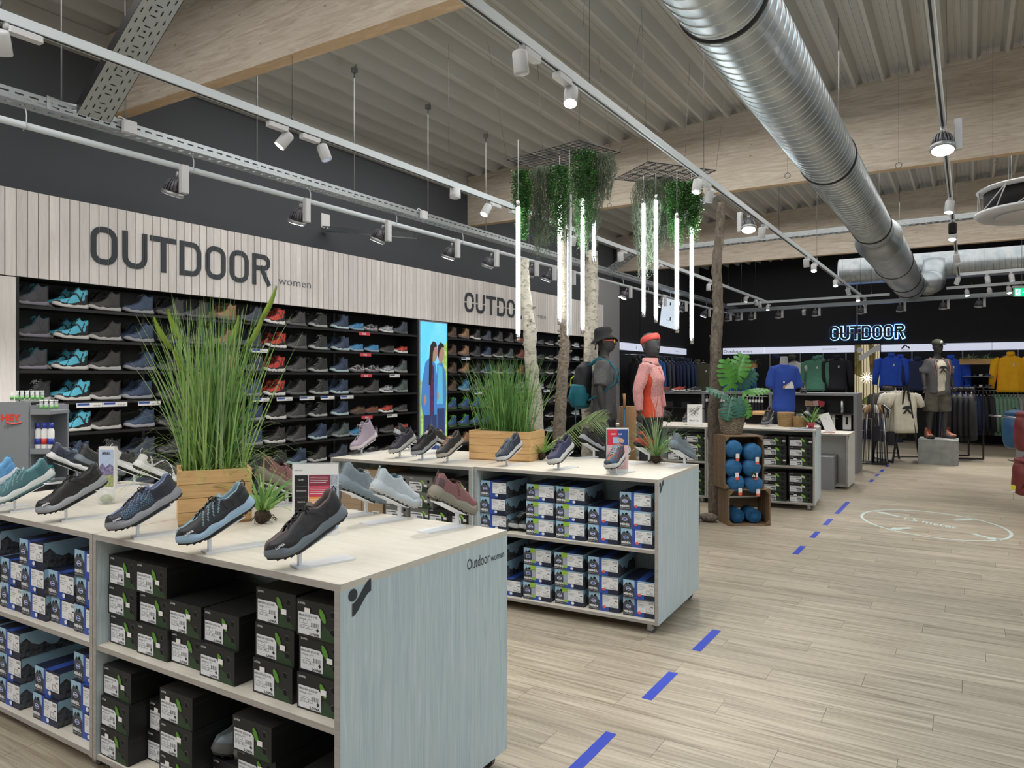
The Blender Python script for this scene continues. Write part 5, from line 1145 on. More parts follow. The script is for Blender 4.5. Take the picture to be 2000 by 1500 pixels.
def grass(org, ang, L_, dep, z, n, hmin, hmax, lab, mats, w=.006, spread=.35, droop=(.1, .9), heads=0, seed=1):
    r = empty('ornamental_grass', org, ang, label=lab, cat='plant'); mb = MB(); rn = random.Random(seed)
    for i in range(n):
        x, y = rn.gauss(L_/2, L_*.18), rn.gauss(dep/2, dep*.16); x = min(max(x, .03), L_-.03); y = min(max(y, .03), dep-.03)
        a = rn.uniform(0, 2*pi); s_ = abs(rn.gauss(0, spread)); d = Vector((cos(a)*s_+(x-L_/2)*.8, sin(a)*s_+(y-dep/2)*.8, 1)); blade(mb, (x, y, z), d, rn.uniform(hmin, hmax), w*rn.uniform(.6, 1.2), rn.uniform(*droop), rn.choice((0, 0, 1, 2)), 7, rn)
    o = mb.build('blades', mats, r); o['kind'] = 'stuff'
    for k in range(heads):
        a = (3.1, 2.9, .2, 0, -.1, -3.0)[k]; hgt = (.70, .74, .72, .86, .73, .56)[k]; s_ = (.17, .12, .04, .20, .14, .09)[k]
        base = Vector((L_/2, dep/2, z)); tip = base+Vector((cos(a)*s_, sin(a)*s_, hgt)); cu = Vector((cos(a), sin(a), 0)); pts = [base.lerp(tip, t)+cu*.05*t*t for t in (0, .3, .6, .8, .9, 1)]
        m = MB(); m.tube(pts[:4], .003, 5, 0); m.build('stalk', 'grass_a', r)
        pp = [pts[3].lerp(pts[5], t)+cu*.02*sin(t*2) for t in [q/10 for q in range(11)]]; m = MB(); m.tube(pp, [.004+.008*sin(pi*min(1, .1+q/10.5)) for q in range(11)], 8, 0)
        for j in range(300):
            t = rn.random(); q = pp[int(t*9.99)].lerp(pp[int(t*9.99)+1], rn.random()); an = rn.uniform(0, 2*pi); dd = Vector((cos(an), sin(an), .7)).normalized(); s2 = Vector((-sin(an), cos(an), 0))*.0007; m.add([q-s2+dd*.004, q+s2+dd*.004, q+dd*.020], [(0, 1, 2)])
        m.build('seed_head', 'grass_head', r)
    return r
A1, B1 = PZ(348, 1030, .97), PZ(492, 916, 1.2); B1.z = .97
u = (B1-A1).normalized()
r, ang, L_ = planter(A1+Vector((0, 0, .0005)), B1, .26, .235, 'pale wooden planter box on the foreground island holding tall grass')
gp = grass(A1, ang, L_, .26, .19, 430, .42, .82, 'tall bright green grass with seed heads in the foreground planter', ['grass_a', 'grass_b', 'grass_pale'], w=.0075, spread=.17, droop=(.05, .5), heads=6, seed=2)
grass(A1, ang, L_, .26, .17, 260, .30, .50, 'shorter arching green grass spilling over the foreground planter', ['grass_a', 'grass_pale', 'grass_a'], w=.003, spread=.55, droop=(1.0, 2.3), seed=5)
A1, B1 = PZ(916, 897, .97), PZ(1035, 903, .97)
r, ang, L_ = planter(A1+Vector((0, 0, .0005)), B1, .30, .225, 'pale wooden planter box on the second island')
grass(A1, ang, L_, .30, .18, 480, .35, .66, 'dark green grass standing in the second planter before the birch trunks', ['grass_b', 'grass_a', 'grass_b'], w=.006, spread=.20, droop=(.1, .8), seed=9)
def air_plant(px, py, z, sz, lab, n=34, seed=1, pot=None, mats=('grass_a', 'grass_b'), wide=.022, base_r=.035):
    p = PZ(px, py, z); r = empty('air_plant', p, label=lab, cat='plant'); rn = random.Random(seed)
    if pot: m = MB(); m.lathe([(.03, 0), (.045, .07), (.04, .07), (1e-5, .06)], 16); m.build('pot', pot, r); zb = .06
    else:
        m = MB(); m.sphere((0, 0, base_r*.9), base_r, 14, 8, sz=.9)
        for i in range(len(m.v)): v = Vector(m.v[i]); m.v[i] = tuple(v+Vector((sin(v.z*200+v.x*170), cos(v.y*190), sin(v.x*160)))*.003)
        m.build('root_ball', 'root_ball', r); zb = base_r*1.4
        m = MB()
        for k in range(26): a = rn.uniform(0, 2*pi); L_ = rn.uniform(.03, .075); m.tube([(cos(a)*.02, sin(a)*.02, base_r), (cos(a)*.045, sin(a)*.045, base_r*.8+rn.uniform(-.01, .01)), (cos(a)*.05+cos(a+1)*L_*.4, sin(a)*.05+sin(a+1)*L_*.4, rn.uniform(.003, .02))], .0012, 4)
        o = m.build('roots', 'root_ball', r); o['kind'] = 'stuff'
    m = MB()
    for k in range(n): a = rn.uniform(0, 2*pi); s_ = rn.uniform(.15, 1.5); blade(m, (cos(a)*.01, sin(a)*.01, zb), Vector((cos(a)*s_, sin(a)*s_, 1)), sz*rn.uniform(.6, 1.05), wide*rn.uniform(.6, 1.1), rn.uniform(.3, 1.6), rn.choice((0, 1)), 7, rn)
    o = m.build('leaves', list(mats), r); o['kind'] = 'stuff'; return r
air_plant(513, 1022, .97, .30, 'strappy green air plant with bare roots behind the black and pale blue shoe', n=40, seed=4)
air_plant(1058, 898, .97, .30, 'narrow-leaved air plant with a root ball right of the second planter', n=44, seed=6, wide=.014)
air_plant(1282, 905, .97, .42, 'thin grassy plant at the back of the second island by the pink mannequin', n=120, seed=7, wide=.006, mats=('grass_b', 'grass_pale'))
air_plant(1584, 836, .97, .34, 'small spiky plant in a terracotta pot beside the torso form', n=40, seed=8, wide=.02, pot='sale_red')
# ================================================================ COUNTER SIGNS
def sign_plate(px, py, z, w, h, ang, name, lab, t=.006): p = PZ(px, py, z); r = empty(name, p, ang, label=lab, cat='sign'); return r
r = sign_plate(616, 1044, .97, .185, .285, TH+radians(6), 'brochure_stand', 'clear brochure stand with a colour-banded chart behind the nearest shoe')
w, h = .185, .285
m = MB(); m.cbox((0, .004, h/2+.003), (w, .003, h)); m.cbox((0, .004, .0025), (w, .07, .004)); m.build('acrylic_holder', 'acrylic', r)
cols = [('chart_a', (.25, .03, .06)), ('chart_b', (.60, .05, .11)), ('chart_c', (.85, .30, .03)), ('chart_d', (.04, .20, .12)), ('chart_e', (.10, .42, .16))]
for n_, c_ in cols: mat(n_, c_, .5)
mat('photo_blue', (.15, .30, .50), .5, noise=(.5, .5, .5), nscale=60)
m = MB(); m.box(-w/2+.003, w/2-.003, .0005, .0018, .004, h-.002, 0); put_text(m, 'LOWA shoes', .008, (-w*.44, 0, h*.90), UX, UZ, 2, width=.03)
for k in range(5):
    z1 = h*(.84-.155*k); z0 = z1-h*.152; rect(m, -w*.44, -w*.16, z0, z1, -.0003, 1); rect(m, -w*.14, w*.32, z0, z1, -.0003, 3+k); rect(m, w*.33, w*.47, z0+.003, z1, -.0003, 8)
    put_text(m, ('ALPIN', 'MOUNTAINEERING', 'TREKKING', 'ALL TERRAIN', 'OUTDOOR FITNESS')[k], .0075, (-w*.30, -.0006, (z0+z1)/2), UX, UZ, 0, center=True, width=(.022, .04, .03, .038, .042)[k])
    for q in range(4): rect(m, -w*.12, w*(.26-.03*(q == 3)), z1-.010-.007*q, z1-.008-.007*q, -.0006, 0)
m.build('chart', ['paper', 'box_black', 'ink_grey']+[c[0] for c in cols]+['photo_blue'], r)
r = sign_plate(208, 984, .97, .088, .285, TH-.1, 'mountain_sign', 'small upright white sign with a purple mountain picture and moss base')
w, h = .088, .285
mat('purple_hill', (.10, .07, .20), .6, noise=(.30, .28, .42), nscale=70); mat('moss', (.20, .28, .06), .8, noise=(.45, .45, .25), nscale=90); mat('sky_paper', (.45, .55, .75), .6)
m = MB(); m.cbox((0, .012, h*.63), (w, .024, h*.74), bev=.003); m.build('sign_block', 'paper', r)
m = MB(); rect(m, -w*.42, w*.42, h*.45, h*.95, -.0006, 1); rect(m, -w*.42, w*.42, h*.30, h*.52, -.0009, 2); m.add([(-w*.42, -.001, h*.5), (w*.42, -.001, h*.5), (w*.42, -.001, h*.66), (w*.2, -.001, h*.70), (-w*.05, -.001, h*.64), (-w*.25, -.001, h*.71), (-w*.42, -.001, h*.66)], [tuple(range(7))], 3); put_text(m, 'MEINDL', .02, (0, -.0012, h*.86), UX, UZ, 0, bold=.03, center=True, width=w*.5); m.build('picture', ['ink', 'sky_paper', 'moss', 'purple_hill'], r)
m = MB(); m.lathe([(w*.5, .001), (w*.5, h*.27), (w*.47, h*.27), (w*.47, .004)], 20, sy=.55); m.build('acrylic_cup', 'acrylic', r); m = MB(); m.sphere((0, 0, h*.09), w*.40, 12, 6, sz=.65, sy=.5); m.build('moss_filling', 'moss', r)
r = sign_plate(1206, 925, .97, .145, .3, TH-.05, 'brochure_stand', 'clear brochure stand with red and blue leaflet, second island'); w, h = .148, .30
mat('leaf_red', (.60, .04, .07), .5); mat('leaf_blue', (.03, .07, .28), .5); mat('leaf_pink', (.70, .45, .45), .5); mat('skin_print', (.6, .35, .25), .6)
m = MB(); m.cbox((0, .004, h/2+.003), (w, .003, h)); m.build('acrylic_holder', 'acrylic', r)
m = MB(); m.box(-w/2+.003, w/2-.003, .0005, .0018, .004, h-.002, 0); rect(m, -w*.46, 0, h*.62, h*.97, -.0003, 1); rect(m, 0, w*.46, h*.62, h*.97, -.0003, 2); rect(m, -w*.46, w*.46, h*.10, h*.62, -.0003, 3); rect(m, -w*.20, w*.08, h*.66, h*.80, -.0006, 4); disc(m, w*.15, h*.73, w*.16, w*.1, -.0008, 5, 12, -.4)
put_text(m, 'SPORT', .014, (-w*.28, -.0006, h*.85), UX, UZ, 0, bold=.02, width=.03); put_text(m, 'CLUB', .014, (w*.04, -.0006, h*.85), UX, UZ, 0, bold=.02, width=.022)
for k in range(9): rect(m, -w*.38, w*(.3-.1*(k % 3 == 0)), h*(.55-.045*k), h*(.56-.045*k), -.0006, 0)
m.build('leaflet', ['paper', 'leaf_red', 'leaf_blue', 'leaf_pink', 'box_sky', 'skin_print'], r)
# ================================================================ CARE PRODUCT DISPLAY (left edge)
hp = PD(60, 960, 4.35); hp.z = 0; hx = empty('care_display', hp, TH+.05, label='grey care-product display stand with red lettering at left edge', cat='display stand')
mat('display_grey', (.20, .21, .23), .5); mat('hey_red', (.65, .05, .03), .5); mat('teal_cap', (.03, .32, .36), .4); mat('green_print', (.15, .40, .12), .5); mat('bottle_blue', (.03, .06, .40), .4)
q_ = lambda px: (px-60)/F*4.35
ztop = H+(738-785)/F*4.35
m = MB(); m.box(q_(-45), q_(58), -.012, .012, 0, ztop); m.build('header_panel', 'display_grey', hx)
m = MB(); m.box(q_(58), q_(60), .0, .22, 0, ztop-.02); m.box(q_(58), q_(94), .20, .215, 0, ztop-.02); m.build('frame', 'display_grey', hx)
for py in (803, 880, 940): z = H+(738-py)/F*4.35; m = MB(); m.box(q_(59), q_(98), .0, .20, z-.02, z); m.box(q_(59), q_(98), -.004, .0, z-.02, z+.012); m.build('shelf', 'display_grey', hx)
z = H+(738-830)/F*4.35; m = MB(); put_text(m, 'HEY', .05, (q_(6), -.0135, z+.028), UX, UZ, 0, bold=.05, width=.115); m.tube([(q_(16)+.022*k, -.0135, z+.018-.012*sin(pi*k/4)) for k in range(5)], .004, 5); m.build('logo', 'hey_red', hx)
m = MB(); put_text(m, 'sport', .036, (q_(12), -.0135, z-.018), (1, 0, .18), UZ, 0, width=.085); m.build('logo_small', 'ink_grey', hx)
z = ztop; m = MB()
tubep = None
for i in range(9):
    for j in range(2):
        m = MB(); x = q_(14)+i*.03; m.cyl((0, 0, 0), (0, 0, .055), .010, 8, 0); m.cyl((0, 0, .055), (0, 0, .062), .011, 8, 1); m.cyl((0, 0, .01), (0, 0, .03), .0103, 8, 2)
        if tubep is None: tubep = m.build('sample_tube', ['acrylic', 'paper', 'green_print']); o = tubep
        else: o = dup(tubep)
        o.location = hx.matrix_basis @ Vector((x, .035+.05*j, H+(738-803)/F*4.35+.002)) if i > 5 else hx.matrix_basis @ Vector((x, .05+.05*j, ztop+.003)); tag(o, 'clear sample tube on the care display, %s in the %s row' % (ORD[i], 'front' if j == 0 else 'back'), 'tube', 'sample tubes on the care display')
m = MB(); m.box(q_(10), q_(56), .03, .12, ztop-.004, ztop+.002); m.build('tube_tray', 'acrylic', hx)
bpr = None
for i in range(3):
    for lv, (py, kd) in enumerate(((880, 'white'), (940, 'teal'))):
        m = MB(); hh = .16 if kd == 'white' else .09; m.lathe([(.017, 0), (.018, .004), (.018, hh*.72), (.010, hh*.8), (.010, hh*.82)], 12); m.lathe([(.0125, hh*.80), (.0125, hh)], 12, m=1); m.lathe([(.0183, hh*.2), (.0183, hh*.42)], 12, m=2)
        o = m.build('spray_bottle', ['paper', 'bottle_blue' if kd == 'white' else 'teal_cap', ('bottle_blue', 'hey_red', 'bottle_blue')[i] if kd == 'white' else 'paper']); o.location = hx.matrix_basis @ Vector((q_(65)+i*.037, .05, H+(738-py)/F*4.35+.001)); o.rotation_euler = (0, 0, i); tag(o, '%s care bottle on the %s shelf of the grey display, %s' % ('white and blue' if kd == 'white' else 'teal-capped', 'middle' if lv == 0 else 'lower', ('left', 'middle', 'right')[i]), 'bottle', 'care bottles')
# ================================================================ MANNEQUINS AND CLOTHES
mat('mannequin', (.045, .043, .042), .5); mat('tee_grey', (.085, .085, .088), .85, noise=(.11, .11, .115), nscale=40); mat('trouser', (.028, .028, .030), .8); mat('pink_knit', (.62, .22, .22), .95, noise=(.74, .40, .38), nscale=120, bump=.4, sheen=.3)
mat('orange_panel', (.66, .07, .03), .6); mat('hat_black', (.016, .016, .018), .85); mat('headband', (.62, .09, .07), .7); mat('amber', (.75, .35, .05), .2, emit=None); mat('pack_teal', (.01, .15, .20), .7); mat('pack_black', (.012, .013, .016), .7); mat('lime', (.50, .75, .03), .5)
mat('pole_blue', (.02, .14, .28), .3); mat('cork', (.42, .25, .12), .8); mat('cream', (.62, .58, .46), .85); mat('khaki', (.10, .09, .07), .8); mat('cap_green', (.065, .068, .05), .8); mat('strap_pink', (.45, .18, .17), .6)
mat('blue_tee', (.015, .06, .36), .75); mat('denim_dark', (.012, .018, .04), .8)
CLD = bpy.data.textures.new('folds', 'CLOUDS'); CLD.noise_scale = .16; CLD.noise_depth = 1
def remesh(o, vox, disp=0, sm=6):
    r = o.modifiers.new('r', 'REMESH'); r.mode = 'VOXEL'; r.voxel_size = vox; r.use_smooth_shade = True
    s_ = o.modifiers.new('s', 'SMOOTH'); s_.iterations = sm; s_.factor = .5
    if disp: d = o.modifiers.new('d', 'DISPLACE'); d.texture = CLD; d.strength = disp; d.mid_level = .5; d.texture_coords = 'LOCAL'
    return o
def ell(mb, secs, n=20, m=0, p=2.0):
    rs = []
    for cx, cy, z, rx, ry in secs:
        rs.append([Vector((cx+rx*math.copysign(abs(cos(2*pi*j/n))**(2/p), cos(2*pi*j/n)), cy+ry*math.copysign(abs(sin(2*pi*j/n))**(2/p), sin(2*pi*j/n)), z)) for j in range(n)])
    return mb.rings(rs, m)
def hand(mb, w, d, side, curl=.35, s=1.0):
    """palm, four unequal fingers and a thumb hanging from wrist point w; d = direction the hand points"""
    w = Vector(w); d = Vector(d).normalized(); x = Vector((0, -1, 0)); x = (x-d*x.dot(d)).normalized(); nrm = d.cross(x)*side
    mb.tube([w-d*.02, w+d*.02, w+d*.055*s, w+d*.09*s], [.024*s, .026*s, .036*s, .032*s], 12, flat=.5)
    for k, (o_, L_) in enumerate(((.030, .070), (.010, .080), (-.010, .075), (-.028, .060))):
        b = w+d*.082*s+x*o_*s; c = nrm*-1
        mb.tube([b-d*.02, b, b+d*L_*.42*s+c*.006, b+d*L_*.75*s+c*(.012+curl*.03), b+d*L_*.92*s+c*(.02+curl*.06)], [.0095*s, .0095*s, .009*s, .008*s, .0065*s], 8)
    b = w+d*.03*s+x*.03*s; mb.tube([b-x*.012, b+x*.018*s+d*.02, b+x*.028*s+d*.045-nrm*.012, b+x*.03*s+d*.068-nrm*.018], [.012*s, .0115*s, .010*s, .007*s], 8)
def person_parts(S_=1.0, arms=((.27, -.02, .95), (.27, -.02, .95)), legs=True, head_turn=0, fem=False, legspread=.0, hs=1.0, hdz=0.0):
    """body of a display mannequin facing -Y, standing on z=0, about 1.82 m tall"""
    b = MB(); k = .9 if fem else 1
    ell(b, [(0, 0, .86, .14, .10), (0, 0, .93, .165*(1.02 if fem else 1), .11), (0, 0, 1.02, .15*k, .10), (0, 0, 1.12, .135*k, .092), (0, -.005, 1.25, .155*k, .108), (0, -.008, 1.36, .170*k, .112), (0, 0, 1.44, .165*k, .095), (0, .005, 1.49, .10*k, .07), (0, .008, 1.53, .058*k, .058)])
    ell(b, [(0, .008, 1.48, .056*k, .058), (0, .0, 1.58, .052*k, .054), (0, -.01, 1.62, .052*k, .056)])
    hd = MB(); ell(hd, [(0, .005, 1.585, .02, .03), (0, -.022, 1.60, .045, .06), (0, -.02, 1.64, .062, .083), (0, -.012, 1.69, .073, .096), (0, -.004, 1.74, .077, .100), (0, .004, 1.78, .070, .090), (0, .006, 1.81, .048, .062), (0, .006, 1.823, .012, .02)], 22)
    hd.tube([(0, -.098, 1.70), (0, -.116, 1.672), (0, -.100, 1.658)], [.006, .011, .006], 8)
    for sd in (1, -1): hd.tube([(sd*.074, .005, 1.715), (sd*.080, .014, 1.69), (sd*.073, .003, 1.665)], [.008, .012, .006], 8)
    hd.tube([(-.02, -.098, 1.637), (0, -.103, 1.637), (.02, -.098, 1.637)], [.004, .006, .004], 6)
    hd.xf(Matrix.Translation((0, 0, 1.7+hdz)) @ Matrix.Rotation(head_turn, 4, 'Z') @ Matrix.Scale(hs, 4) @ Matrix.Translation((0, 0, -1.7))); b.add(hd.v, hd.f, 0, True)
    for sd, (wx, wy, wz) in zip((1, -1), arms):
        s0 = Vector((sd*.175*k, 0, 1.43)); w = Vector((sd*wx*k, wy, wz)); e = s0.lerp(w, .52)+Vector((sd*.03, .035, 0))
        b.tube([s0-Vector((sd*.05, 0, 0)), s0, s0.lerp(e, .4), e, e.lerp(w, .4), w], [.05, .056*k, .048*k, .040*k, .040*k, .026], 14); hand(b, w, (w-e), sd)
    if legs:
        for sd in (1, -1):
            hx_ = sd*(.088+legspread*.3); b.tube([(sd*.085, 0, .93), (hx_, .0, .78), (sd*(.095+legspread), -.01, .50), (sd*(.10+legspread), .02, .36), (sd*(.105+legspread), .02, .10), (sd*(.105+legspread), .02, .03)], [.10, .088, .058, .056, .038, .040], 16)
            b.tube([(sd*(.105+legspread), .05, .03), (sd*(.11+legspread), -.05, .035), (sd*(.115+legspread), -.14, .022)], [.036, .040, .026], 12, flat=.9)
    return b
def sleeve(sd, k, w, frac, r0, r1, dz=0):
    s0 = Vector((sd*.165*k, 0, 1.43)); w = Vector(w); e = s0.lerp(w, .52)+Vector((sd*.03, .035, 0)); b = MB()
    if frac < .6: t = frac/.52; b.tube([s0-Vector((sd*.07, 0, 0)), s0, s0.lerp(e, t*.5), s0.lerp(e, t)], [r0*.95, r0*1.04, r0, r1], 16)
    else: b.tube([s0-Vector((sd*.07, 0, 0)), s0, s0.lerp(e, .5), e, e.lerp(w, .5), e.lerp(w, frac)], [r0*.95, r0*1.04, r0*.98, r0*.88, (r0+r1)/2*.9, r1], 16)
    return b
plat = MB(); plat.box(-4.0, -2.52, 5.75, 7.95, 0, .28); plat.build('display_plinth', 'display_grey', label='low grey plinth carrying the birch trunks and two mannequins', cat='plinth')
def facing(fr, ft): return math.atan2(cT*fr+sT*ft, -(sT*fr-cT*ft)) # angle so that local -Y points along fr*R + ft*towards camera
# --- male mannequin
pm = PD(1181, 700, 8.0); rz = facing(.97, .24); mn = empty('mannequin', (pm.x, pm.y, .28), rz, label='dark male mannequin in grey t-shirt, bucket hat and amber glasses', cat='mannequin'); mn.scale = (1.0, 1.0, 1.015)
arms = ((.27, .01, .94), (.27, -.02, .93)); bd = person_parts(arms=arms, hs=1.08, hdz=-.005).build('body', 'mannequin', mn); remesh(bd, .008, sm=3)
m = MB(); ell(m, [(0, 0, .84, .185, .135), (0, 0, .95, .183, .135), (0, 0, 1.08, .170, .125), (0, -.005, 1.25, .180, .13), (0, -.008, 1.36, .190, .130), (0, 0, 1.44, .175, .108), (0, .005, 1.49, .10, .078), (0, .005, 1.51, .07, .065)], 24)
for sd, w in zip((1, -1), arms): q = sleeve(sd, 1, (sd*w[0], w[1], w[2]), .44, .075, .080); m.add(q.v, q.f, 0, True)
o = m.build('t_shirt', 'tee_grey', mn); remesh(o, .012, .035)
m = MB(); ell(m, [(0, 0, .70, .19, .12), (0, 0, .88, .185, .13), (0, 0, .95, .168, .118)]); 
for sd in (1, -1): m.tube([(sd*.09, 0, .86), (sd*.10, 0, .6), (sd*.11, .02, .3), (sd*.11, .02, .12)], [.115, .10, .085, .07], 16)
o = m.build('trousers', 'trouser', mn); remesh(o, .014, .03)
m = MB(); rn = random.Random(3)
for k in range(14): a = rn.uniform(-.07, .05); b = rn.uniform(1.22, 1.34); m.tube([(a, -.146, b), (a+rn.uniform(.01, .05), -.149, b+rn.uniform(-.02, .05)), (a+rn.uniform(.03, .09), -.146, b+rn.uniform(-.03, .05))], .0022, 4)
m.build('chest_print', 'pack_teal', mn)
m = MB(); m.lathe([(1e-5, .115), (.05, .112), (.088, .095), (.098, .05), (.101, .0), (.128, -.028), (.152, -.052), (.150, -.056), (.125, -.034), (.099, -.008)], 28, (0, .0, 1.735), sy=1.12)
m.xf(Matrix.Translation((0, .012, 1.745)) @ Matrix.Rotation(-.12, 4, 'X') @ Matrix.Scale(.92, 4) @ Matrix.Translation((0, 0, -1.735)))
for i in range(len(m.v)):
    v = Vector(m.v[i])
    if v.z < 1.735: m.v[i] = (v.x, v.y, v.z+.02*sin(math.atan2(v.y, v.x)*2+.6))
m.build('bucket_hat', 'hat_black', mn); m = MB(); m.tube([(-.09, .06, 1.72), (-.105, .085, 1.64), (-.09, .09, 1.60)], .008, 6); m.build('hat_cord', 'hat_black', mn)
m = MB()
for sd in (1, -1): m.sphere((sd*.039, -.108, 1.690), .029, 12, 8, 0, 1.1, .4, .8); m.bar((sd*.070, -.10, 1.70), (sd*.086, .01, 1.70), .005, .014, 1)
m.build('sunglasses', ['amber', 'sticker_red'], mn)
bp = empty('backpack', (pm.x, pm.y, .28), rz, label='teal and black hiking backpack worn by the male mannequin', cat='backpack'); bp.scale = mn.scale
m = MB(); ell(m, [(0, .235, .99, .08, .05), (0, .24, 1.02, .13, .085), (0, .25, 1.15, .145, .105), (0, .245, 1.30, .14, .10), (0, .225, 1.42, .125, .08), (0, .20, 1.48, .08, .045)], 20, 0, 2.6); o = m.build('pack_body', 'pack_black', bp); remesh(o, .01, .02, 3)
m = MB(); ell(m, [(0, .25, .97, .08, .06), (0, .255, 1.00, .135, .095), (0, .262, 1.12, .152, .115), (0, .262, 1.22, .150, .108), (0, .262, 1.235, .13, .09)], 20, 0, 2.6); o = m.build('lower_compartment', 'pack_teal', bp); remesh(o, .01, .02, 3)
m = MB(); ell(m, [(0, .325, .985, .07, .03), (0, .335, 1.02, .11, .045), (0, .345, 1.10, .12, .05), (0, .33, 1.19, .11, .04), (0, .32, 1.23, .06, .02)], 18, 0, 2.6); m.build('front_pocket', 'pack_teal', bp)
m = MB(); m.tube([(-.10, .33, 1.20), (-.02, .37, 1.22), (-.06, .36, 1.29), (-.10, .30, 1.33)], .009, 6); m.tube([(-.02, .37, 1.22), (.08, .33, 1.20)], .009, 6); m.build('lime_trim', 'lime', bp)
for sd in (1, -1): m = MB(); m.tube([(sd*.09, .17, 1.43), (sd*.10, .06, 1.515), (sd*.11, -.06, 1.475), (sd*.115, -.135, 1.38), (sd*.13, -.12, 1.25), (sd*.175, -.02, 1.16), (sd*.15, .16, 1.06)], .011, 8, flat=.4); m.cbox((sd*.118, -.142, 1.31), (.03, .014, .03)); m.build('shoulder_strap', 'pack_teal', bp)
m = MB(); m.tube([(-.10, .30, 1.0), (-.13, .30, .84), (-.12, .28, .72)], .012, 6, flat=.4); m.build('hanging_strap', 'pack_teal', bp)
r = empty('trekking_pole', PD(1219, 780, 7.75), TH, label='blue trekking pole with cork grip between the two mannequins', cat='pole'); zz = r.location.z-.281
m = MB(); m.tube([(0, 0, .06), (.005, 0, 0), (.003, 0, -.09)], [.017, .016, .013], 10); m.build('grip', 'cork', r); m = MB(); m.cyl((.003, 0, -.09), (.0, 0, -zz), .009, 10); m.build('shaft', 'pole_blue', r)
# --- female mannequin
pf = PD(1270, 700, 7.8); rz = facing(.84, .54); fm = empty('mannequin', (pf.x, pf.y, .28), rz, label='dark female mannequin in pink knit fleece and red headband', cat='mannequin'); fm.scale = (.97, 1, 1.0)
armsf = ((.27, -.06, .98), (.26, .03, .96)); bd = person_parts(arms=armsf, fem=True, head_turn=-.45, hs=1.13, hdz=-.04).build('body', 'mannequin', fm); remesh(bd, .008, sm=3)
m = MB(); ell(m, [(0, 0, .90, .190, .140), (0, 0, .97, .180, .138), (0, 0, 1.05, .155, .120), (0, 0, 1.12, .142, .110), (0, -.012, 1.24, .155, .130), (0, -.018, 1.31, .165, .140), (0, -.004, 1.40, .165, .115), (0, .003, 1.45, .150, .098), (0, .005, 1.49, .085, .075)], 24)
fl = mat('fleece_body', (.68, .27, .26), .95, bump=.4, nscale=120, sheen=.3)
nt = fl.node_tree; N = nt.nodes.new; K = nt.links.new; tc = N('ShaderNodeTexCoord'); sp = N('ShaderNodeSeparateXYZ'); K(tc.outputs['Object'], sp.inputs[0]); ab = N('ShaderNodeMath'); ab.operation = 'ABSOLUTE'; K(sp.outputs['X'], ab.inputs[0])
zt = N('ShaderNodeMath'); zt.operation = 'MULTIPLY_ADD'; zt.inputs[1].default_value = .11; zt.inputs[2].default_value = .0; K(sp.outputs['Z'], zt.inputs[0]); gt = N('ShaderNodeMath'); gt.operation = 'GREATER_THAN'; K(ab.outputs[0], gt.inputs[0]); K(zt.outputs[0], gt.inputs[1])
lt = N('ShaderNodeMath'); lt.operation = 'LESS_THAN'; lt.inputs[1].default_value = 1.37; K(sp.outputs['Z'], lt.inputs[0]); mu = N('ShaderNodeMath'); mu.operation = 'MULTIPLY'; K(gt.outputs[0], mu.inputs[0]); K(lt.outputs[0], mu.inputs[1])
nz = N('ShaderNodeTexNoise'); nz.inputs['Scale'].default_value = 110; K(tc.outputs['Object'], nz.inputs['Vector']); rp = N('ShaderNodeValToRGB'); rp.color_ramp.elements[0].position = .4; rp.color_ramp.elements[1].position = .6; rp.color_ramp.elements[0].color = (.58, .20, .20, 1); rp.color_ramp.elements[1].color = (.76, .42, .40, 1); K(nz.outputs['Fac'], rp.inputs['Fac'])
mx = N('ShaderNodeMix'); mx.data_type = 'RGBA'; K(mu.outputs[0], mx.inputs['Factor']); K(rp.outputs['Color'], mx.inputs['A']); mx.inputs['B'].default_value = (.68, .075, .03, 1); K(mx.outputs['Result'], nt.nodes['Principled BSDF'].inputs['Base Color'])
o = m.build('fleece_jacket', 'fleece_body', fm); remesh(o, .012, .02)
for sd, w in zip((1, -1), armsf): q = sleeve(sd, .9, (sd*w[0]*.9, w[1], w[2]), .93, .066, .046); o = q.build('sleeve', 'pink_knit', fm); remesh(o, .011, .025)
m = MB(); m.lathe([(.10, 1.455), (.088, 1.48), (.082, 1.53), (.074, 1.532), (.072, 1.49)], 24, (0, .0, 0)); 
m.build('collar', 'pink_knit', fm)
m = MB(); m.tube([(.0, -.155, 1.33), (.0, -.145, 1.2), (0, -.125, 1.10), (0, -.142, .98), (0, -.150, .90)], .004, 6); m.tube([(-.09, -.12, 1.12), (-.12, -.115, 1.02)], .004, 5); m.tube([(-.03, -.142, 1.36), (-.08, -.125, 1.42)], .003, 5); m.build('zips', 'headband', fm)
m = MB(); ell(m, [(0, 0, .78, .17, .12), (0, 0, .88, .182, .128), (0, 0, .95, .165, .115)])
for sd in (1, -1): m.tube([(sd*.085, 0, .88), (sd*.095, 0, .6), (sd*.10, .02, .3), (sd*.10, .02, .1)], [.105, .08, .065, .05], 16)
o = m.build('trousers', 'trouser', fm); remesh(o, .014, .02)
hb = MB(); hb.lathe([(.080, -.028), (.083, -.01), (.083, .012), (.077, .03)], 28, (0, 0, 0), sy=1.25); hb.xf(Matrix.Translation((0, .0, 1.725)) @ Matrix.Scale(1.14, 4) @ Matrix.Rotation(-.45, 4, 'Z') @ Matrix.Rotation(-.35, 4, 'X')); hb.build('headband', 'headband', fm)
